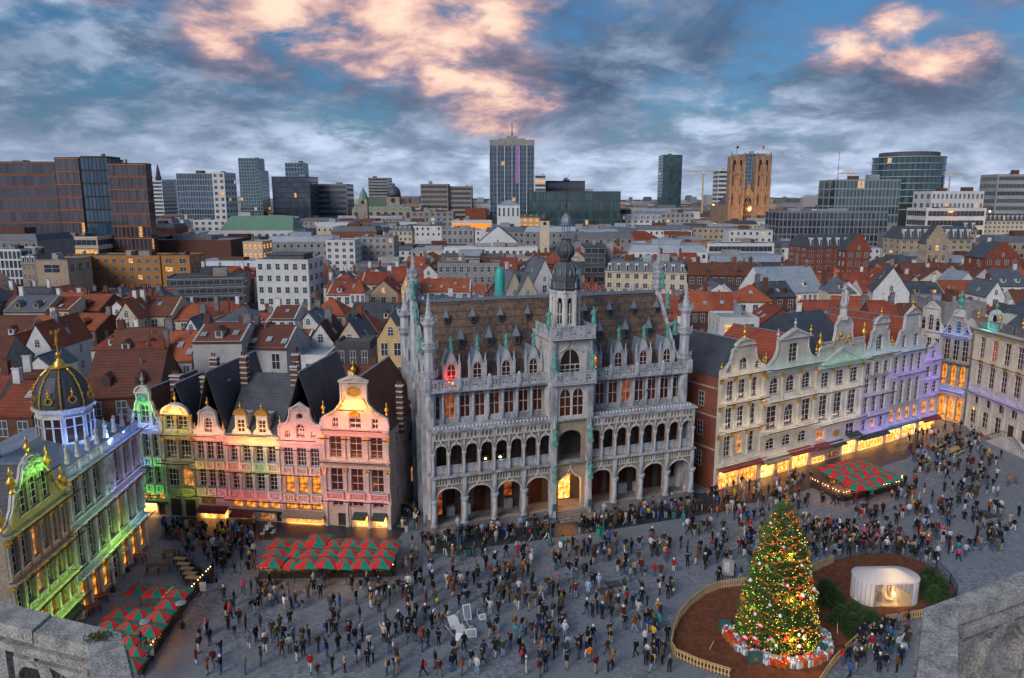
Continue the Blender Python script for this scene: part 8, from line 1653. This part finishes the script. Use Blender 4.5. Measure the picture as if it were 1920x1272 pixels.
wn = W_-2*tw_; b = MB(); b.plate([(-wn/2-.5, 0), (wn/2+.5, 0), (wn/2+.5, Ht*.58), (wn*.3, Ht*.6), (0, Ht*.70), (-wn*.3, Ht*.6), (-wn/2-.5, Ht*.58)], [arch_poly(-wn*.36, wn*.36, Ht*.2, Ht*.55, 'p', 10)], 1.5, 3); b.box(-W_/2+1, 3, 0, W_/2-1, 60, Ht*.45); link('nave_front', b.mesh('nave_front', 'stone_cathedral'), ca_)
window1(ca_, -wn*.36, wn*.36, Ht*.2, Ht*.55, 'p', 4, 2, 2.0, 'stone_cathedral', 'glass_old', t=.5)
b = MB(); n0 = 3
for k in range(7): b.lathe([(.9, Ht*.45), (.15, Ht*.6)], 4, W_/2+1, 8+k*7); b.box(W_/2-1, 7+k*7, 0, W_/2+4, 9+k*7, Ht*.42)
link('nave_pinnacle', b.mesh('nave_pinnacle', 'stone_old'), ca_)
b = MB(); b.add([(-W_*.3, 4, Ht*.45), (0, 4, Ht*.6), (W_*.3, 4, Ht*.45), (-W_*.3, 60, Ht*.45), (0, 60, Ht*.6), (W_*.3, 60, Ht*.45)], [(0, 1, 4, 3), (1, 2, 5, 4), (3, 4, 5)]); link('nave_roof', b.mesh('nave_roof', 'slate'), ca_)
for sx in (-14, 14):
    l = bpy.data.lights.new('cathedral_flood', 'SPOT'); l.energy = 11000; l.color = (1, .46, .16); l.spot_size = R(75); l.spot_blend = .7; l.shadow_soft_size = 1
    o = bpy.data.objects.new('cathedral_flood', l); C.objects.link(o); o.location = (cx+sx, Y-36, 27); o.rotation_euler = (Vector((cx+sx*.4, Y, Ht*.55))-o.location).to_track_quat('-Z', 'Y').to_euler()
# small landmarks
def spire(label, px, yt, yb, Y, w_, m, dome=False):
    p = at(px, yb, Y); z0 = zrow(Y, yb); z1 = zrow(Y, yt); o = thing('church_tower', label, 'church', (p.x, Y, 0)); occupy(p.x, Y, w_, w_)
    h = z1-z0; link('shaft', MB().box(-w_/2, -w_/2, 0, w_/2, w_/2, z0+h*.35).mesh('shaft', m), o)
    if dome: link('dome', MB().lathe([(w_*.55, z0+h*.35), (w_*.55, z0+h*.5), (w_*.5, z0+h*.66), (w_*.3, z0+h*.8), (w_*.1, z0+h*.86), (w_*.1, z0+h*.93), (.2, z1)], 14).mesh('dome', SL, smooth=True), o)
    else: link('spire', MB().lathe([(w_*.6, z0+h*.35), (w_*.35, z0+h*.7), (.2, z1)], 8).mesh('spire', 'copper_roof' if w_ < 9 else SL), o)
    link('belfry_opening', MB().plate(arch_poly(-w_*.15, w_*.15, z0+h*.1, z0+h*.3, 'a'), (), -w_/2-.2, -w_/2+.1).mesh('belfry_opening', 'black'), o)
spire('pale pointed church tower beside the grey square tower', 682, 352, 386, 700, 8, 'stone_old'); spire('dark domed church right of the grey square tower', 739, 343, 384, 900, 15, 'stone_old', True); G('white pavilion with shallow pyramid roof before the tallest tower', 932, 975, 384, 375, 26, 'zinc', RW, 'f', 16, hip=1, cols=5, sky=0, chim=0, vis=1, Y=520); spire('pale green onion dome in the centre', 1021, 394, 425, 330, 4, 'render_cream', True); spire('slender mast tower on the far left', 298, 307, 345, 1600, 9, 'iron')
def crane(label, px, yt, yb, Y, left, right):
    p = at(px, yb, Y); z1 = zrow(Y, yt); o = thing('tower_crane', label, 'crane', (p.x, Y, 0), 0, 'tower cranes on the skyline'); link('mast', MB().box(-.8, -.8, 0, .8, .8, z1).mesh('mast', 'render_yellow'), o); k = Y/FPX
    link('jib', MB().box(-left*k, -.5, z1-1.4, right*k, .5, z1-.2).tube((-left*k*.6, 0, z1), (0, 0, z1+5), .2).tube((right*k*.6, 0, z1), (0, 0, z1+5), .2).mesh('jib', 'render_yellow'), o); link('cab', MB().box(-1.5, -1.8, z1-4, 1.5, -.8, z1-1.4).mesh('cab', 'frame_white'), o)
crane('tower crane with long jib between dark tower and cathedral', 1318, 320, 350, 900, 36, 20); crane('yellow tower crane over the roofs right of the cathedral', 1590, 324, 345, 800, 20, 16); crane('distant tower crane right of the round tower', 1780, 326, 345, 1200, 12, 22)
p = at(1570, 340, 1300); tag(link('antenna_mast', MB().tube((0, 0, 0), (0, 0, zrow(1300, 284)), .7, .3, 5).mesh('antenna_mast', 'iron'), None, (p.x, 1300, 0)), 'thin radio mast right of the cathedral', 'mast')
p = at(937, 530, 150); o = thing('turquoise_canopy', 'bright turquoise rounded roof shelter behind the hall ridge', 'shelter', (p.x, 150, 0)); mat('turquoise', (.03, .32, .30), (.05, .4, .36), 2, .5); link('shell', MB().lathe([(1.0, 8), (1.0, zrow(150, 515)), (.8, zrow(150, 507)), (.4, zrow(150, 502)), (.05, zrow(150, 500))], 12).mesh('shell', 'turquoise', smooth=True), o); link('rim', MB().lathe([(1.06, 9.5), (1.1, 9.6), (1.06, 9.8)], 12).mesh('rim', 'frame_white'), o)
# bare trees before the cathedral
def bare_tree(x, y, h, label, group, leafy=False):
    o = thing('bare_tree', label, 'tree', (x, y, 0), random.random()*6, group)
    def mk(sd):
        rs = random.Random(sd); tb, cb = MB(), MB()
        def grow(p, d, ln, r, lv):
            q = p+d*ln; (tb if lv < 2 else cb).tube(p, q, r, r*.65, 4 if lv < 2 else 3)
            if lv >= 5: return
            for k in range(3 if lv else 4):
                n = (d+Vector((rs.uniform(-1, 1), rs.uniform(-1, 1), rs.uniform(-.1, .7)))*.75).normalized(); grow(q if k else p.lerp(q, .7), n, ln*rs.uniform(.6, .8), r*.6, lv+1)
        grow(Vector((0, 0, 0)), Vector((0, 0, 1)), .28, .022, 0); return tb.mesh('trunk', 'wood_brown'), cb.mesh('crown', 'twig')
    t, c = cached('btree%d' % random.randint(0, 2), lambda: mk(random.randint(0, 99))); link('trunk', t, o, sc=h); link('crown', c, o, sc=h)
mat('twig', (.13, .055, .045), (.09, .04, .035), 3, .9)
for i, px in enumerate((1312, 1326, 1340, 1354, 1369, 1384, 1398, 1412, 1426, 1441, 1455)): p = at(px, 420, 470+12*(i % 3)); bare_tree(p.x, p.y, 16+2*(i % 3), f'{ordn[i]} bare brown tree from the left before the cathedral', 'bare trees before the cathedral')
for i, (px, y) in enumerate(((1716, 305), (1728, 300), (1752, 300), (1645, 262))): p = at(px, 520, y); bare_tree(p.x, y, 13, ['leftmost bare tree before the tan hotel', 'middle bare tree before the tan hotel', 'right-hand bare tree before the tan hotel', 'bare tree lit by a lamp below the red brick corner building'][i], 'bare trees before the hotel')
# the town fading out towards the horizon: too far to tell the blocks apart
b = MB(); rs = random.Random(5); cols = []
pal = [(.30, .30, .31), (.22, .22, .24), (.40, .39, .37), (.16, .15, .16), (.28, .15, .11), (.13, .17, .14), (.34, .28, .22), (.10, .11, .13)]
for i in range(2600):
    y = 1150+3600*rs.random()**1.6; x = rs.uniform(-.78, .78)*y; w_, d, h = rs.uniform(14, 60), rs.uniform(12, 30), rs.uniform(9, 24)*(1 if rs.random() < .93 else 1.8); c = rs.choice(pal); n = len(b.f); b.box(x, y, -1, x+w_, y+d, h)
    if rs.random() < .4: b.add([(x, y, h), (x+w_, y, h), (x+w_*.9, y+d/2, h+4), (x+w_*.1, y+d/2, h+4)], [(0, 1, 2, 3)])
    cols += [c]*(len(b.f)-n)
me = b.mesh('distant_roofscape', 'p_crowd'); ca = me.color_attributes.new('Col', 'FLOAT_COLOR', 'CORNER'); buf = []
for p, c in zip(me.polygons, cols): buf += [*c, 1.0]*p.loop_total
ca.data.foreach_set('color', buf); tag(link('distant_roofscape', me), 'distant mass of town roofs fading to the horizon', 'town', kind='stuff')
# hills at the horizon
b = MB(); rs = random.Random(8); n = 90; top = []
for i in range(n+1): x = -6000+12000*i/n; top.append((x, 7200, 30+14*math.sin(i*.31)+9*math.sin(i*.83)+rs.uniform(-4, 4)))
b.add([(x, y-900, -2) for x, y, z in top]+[(x, y, z) for x, y, z in top], [(i, i+1, i+n+2, i+n+1) for i in range(n)]); mat('far_wood', (.05, .07, .10), (.04, .055, .08), .01, .9); link('hills', b.mesh('hills', 'far_wood'))['kind'] = 'structure'
# ---- the rest of the roofscape, filled in street by street
EXPL += [(1641, 1766, 620, 385), (1367, 1440, 600, 395)]
rs = random.Random(77); FILL = []; Yr = 90.0
RM = [(TO, 'orange tiled'), (TR, 'red tiled'), (TB, 'brown tiled'), (SL, 'dark slate'), (SG, 'grey slate')]; WM = [(RW, 'white'), (RC, 'cream'), (RG, 'grey'), (BD, 'brown brick'), (BR, 'red brick'), (RT, 'tan')]
while Yr < 1150:
    near_ = Yr < 300; hw_ = Yr*.74+20; x = -hw_
    while x < hw_:
        W = rs.uniform(7, 12) if near_ else rs.uniform(18, 36) if Yr < 600 else rs.uniform(30, 60); D = rs.uniform(8, 11) if near_ else rs.uniform(14, 24); cx = x+W/2; y = Yr+rs.uniform(-1.5, 1.5)
        H = rs.uniform(8, 11.5) if near_ else rs.uniform(10, 15) if Yr < 600 else rs.uniform(10, 18); rf = rs.uniform(2.8, 4.2)*(1 if near_ else 1.2); kd = 'g' if near_ or rs.random() < .3 else 'b'
        if not clash(cx, y+D/2, W/2, D/2):
            pa, pb = proj((cx-W/2, y, H))[0], proj((cx+W/2, y, H))[0]; pt = proj((cx, y+D/2, H+rf))[1]; zc_ = H+rf
            for (ex0, ex1, eY, ep) in EXPL:
                if eY > y and pa < ex1-1 and pb > ex0+1: zc_ = min(zc_, zrow(y+(D/2 if kd == 'g' else 0), ep))
            if zc_ > 5.5 and pb > -30 and pa < 1950 and pt > 376 and proj((cx, y, zc_))[1] < (760 if cx < 0 else 690): FILL.append((cx, y, W, D, max(3.2, min(H, zc_-rf)), kd, min(rf, zc_-3)))
        x += W+(rs.uniform(.0, .8) if rs.random() < .85 else rs.uniform(3, 6))
    Yr += 13 if near_ else 30 if Yr < 600 else 70
def region(f):
    px = proj((f[0], f[1], f[4]))[0]; i = 0
    names = [(150, 'at the left edge'), (300, 'behind the dome'), (478, 'left of the white grid office'), (610, 'behind the white grid office'), (800, 'left of the hall turrets'), (1060, 'behind the hall left of its tower'), (1290, 'behind the hall right of its tower'), (1460, 'below the cathedral'), (1640, 'below the long louvred slab'), (1760, 'below the round tower'), (3000, 'at the right edge')]
    for q, n in names:
        if px < q: return n
    return names[-1][1]
FILL = [(f, region(f), 'near' if f[1] < 200 else 'middle' if f[1] < 330 else 'far', proj((f[0], f[1], f[4]))[0]) for f in FILL]; cntl = {}; FILL.sort(key=lambda q: q[3])
ordn2 = ordn+['sixteenth', 'seventeenth', 'eighteenth', 'nineteenth', 'twentieth']
for f, rg, dp, px in FILL:
    cx, y, W, D, H, kd, rf = f; rm, rn = RM[rs.choices(range(5), (5, 5, 4, 3, 3) if dp != 'far' else (1.5, 2, 2, 3, 4))[0]]; wm, wn_ = WM[rs.choices(range(6), (6, 4, 3, 3, 1.5, 2))[0]]
    if kd == 'b': rn = rs.choice(('flat roofed', 'mansard roofed'))
    k = (rn, wn_, rg, dp); c = cntl.get(k, 0); cntl[k] = c+1; lab = f'{ordn2[min(c, 19)]} {rn} {wn_} house, {dp} rows {rg}'
    if kd == 'g': gable_w(lab, cx, y, W, D, H, H+rf, rm, wm, rs.choice('ffg'), rs.uniform(-9, 9), 3 if dp != 'far' else 4, 3 if dp != 'far' else 4, rs.choice((0, 1, 2)) if dp != 'far' else 0, rs.choice((0, 1, 1)), f'{dp} roofs of the old town', hip=rs.choice((0, 0, 1)), vis=1 if dp == 'near' else 2)
    else:
        root = thing('town_block', lab, 'building', (cx, y, 0), R(rs.uniform(-8, 8)), 'far town blocks'); H += rf; fl = max(3, int(H/3.2))
        link('wall', MB().box(-W/2, 0, 0, W/2, D, H).mesh('wall', wm), root); mr_ = rn == 'mansard roofed'
        b = MB(); i = 1.2 if mr_ else -.1; z = 2.6 if mr_ else .35; b.add([(-W/2-.1, -.1, H), (W/2+.1, -.1, H), (W/2+.1, D+.1, H), (-W/2-.1, D+.1, H), (-W/2+i, i, H+z), (W/2-i, i, H+z), (W/2-i, D-i, H+z), (-W/2+i, D-i, H+z)], [(0, 1, 5, 4), (1, 2, 6, 5), (2, 3, 7, 6), (3, 0, 4, 7), (4, 5, 6, 7)]); link('roof', b.mesh('roof', rs.choice((SL, SG, 'zinc')) if mr_ else rs.choice(('flat_roof', 'flat_roof_pale'))), root)
        link('roof_unit', MB().box(-W*.2, D*.3, H+z, W*rs.uniform(-.05, .25), D*.6, H+z+rs.uniform(1, 2.5)).mesh('roof_unit', rs.choice(('zinc', 'concrete', 'brick_dark'))), root)
        if y < 800:
            nc = max(3, int(W/3.2)); fh = H/fl
            for ff in range(fl-2, fl):
                for c_ in range(nc): window1(root, 0, 1.3, 0, 1.7, 'r', 1, 1, 0, 'frame_white', 'glass_city', loc=(-W/2+W*(c_+.5)/nc-.65, -.06, ff*fh+fh*.25), dep=.1)
# street lamps glowing in the streets beyond
def street_glow(px, py, Y, e, label):
    p = at(px, py, Y); o = thing('lit_street_lamp', label, 'street lamp', (p.x, Y, 0), 0, 'lit street lamps in the city'); link('post', cached('slp', lambda: MB().tube((0, 0, 0), (0, 0, 1), .012, .008).mesh('post', 'iron')), o, sc=(6, 6, p.z)); link('lantern', cached('sll', lambda: MB().lathe([(.05, 0), (.35, .2), (.35, .5), (.05, .7)], 8).mesh('lantern', 'lamp_warm')), o, (0, 0, p.z)); warm_lamp((p.x, Y-.8, p.z+.2), e, (1, .42, .1))
for i, (px, py, Y, e) in enumerate(((730, 710, 104, 260), (738, 800, 90, 160), (1557, 530, 232, 1500), (1338, 385, 560, 9000), (1825, 510, 262, 1500), (1610, 532, 236, 900), (1856, 398, 460, 5000), (1752, 765, 119, 220))): street_glow(px, py, Y, e, ['lit orange lamp in the side street left of the hall', 'lit lamp low in the side street left of the hall', 'lit golden lamp in the lane above the right-hand row', 'lit lamp left of the cathedral', 'lit lamp right of the tan hotel', 'lit lamp at the red brick corner building foot', 'lit lamp below the right edge offices', 'lit cluster lamp at the corner house'][i])
print('FILL', len(FILL), 'OBJ', len(bpy.data.objects))
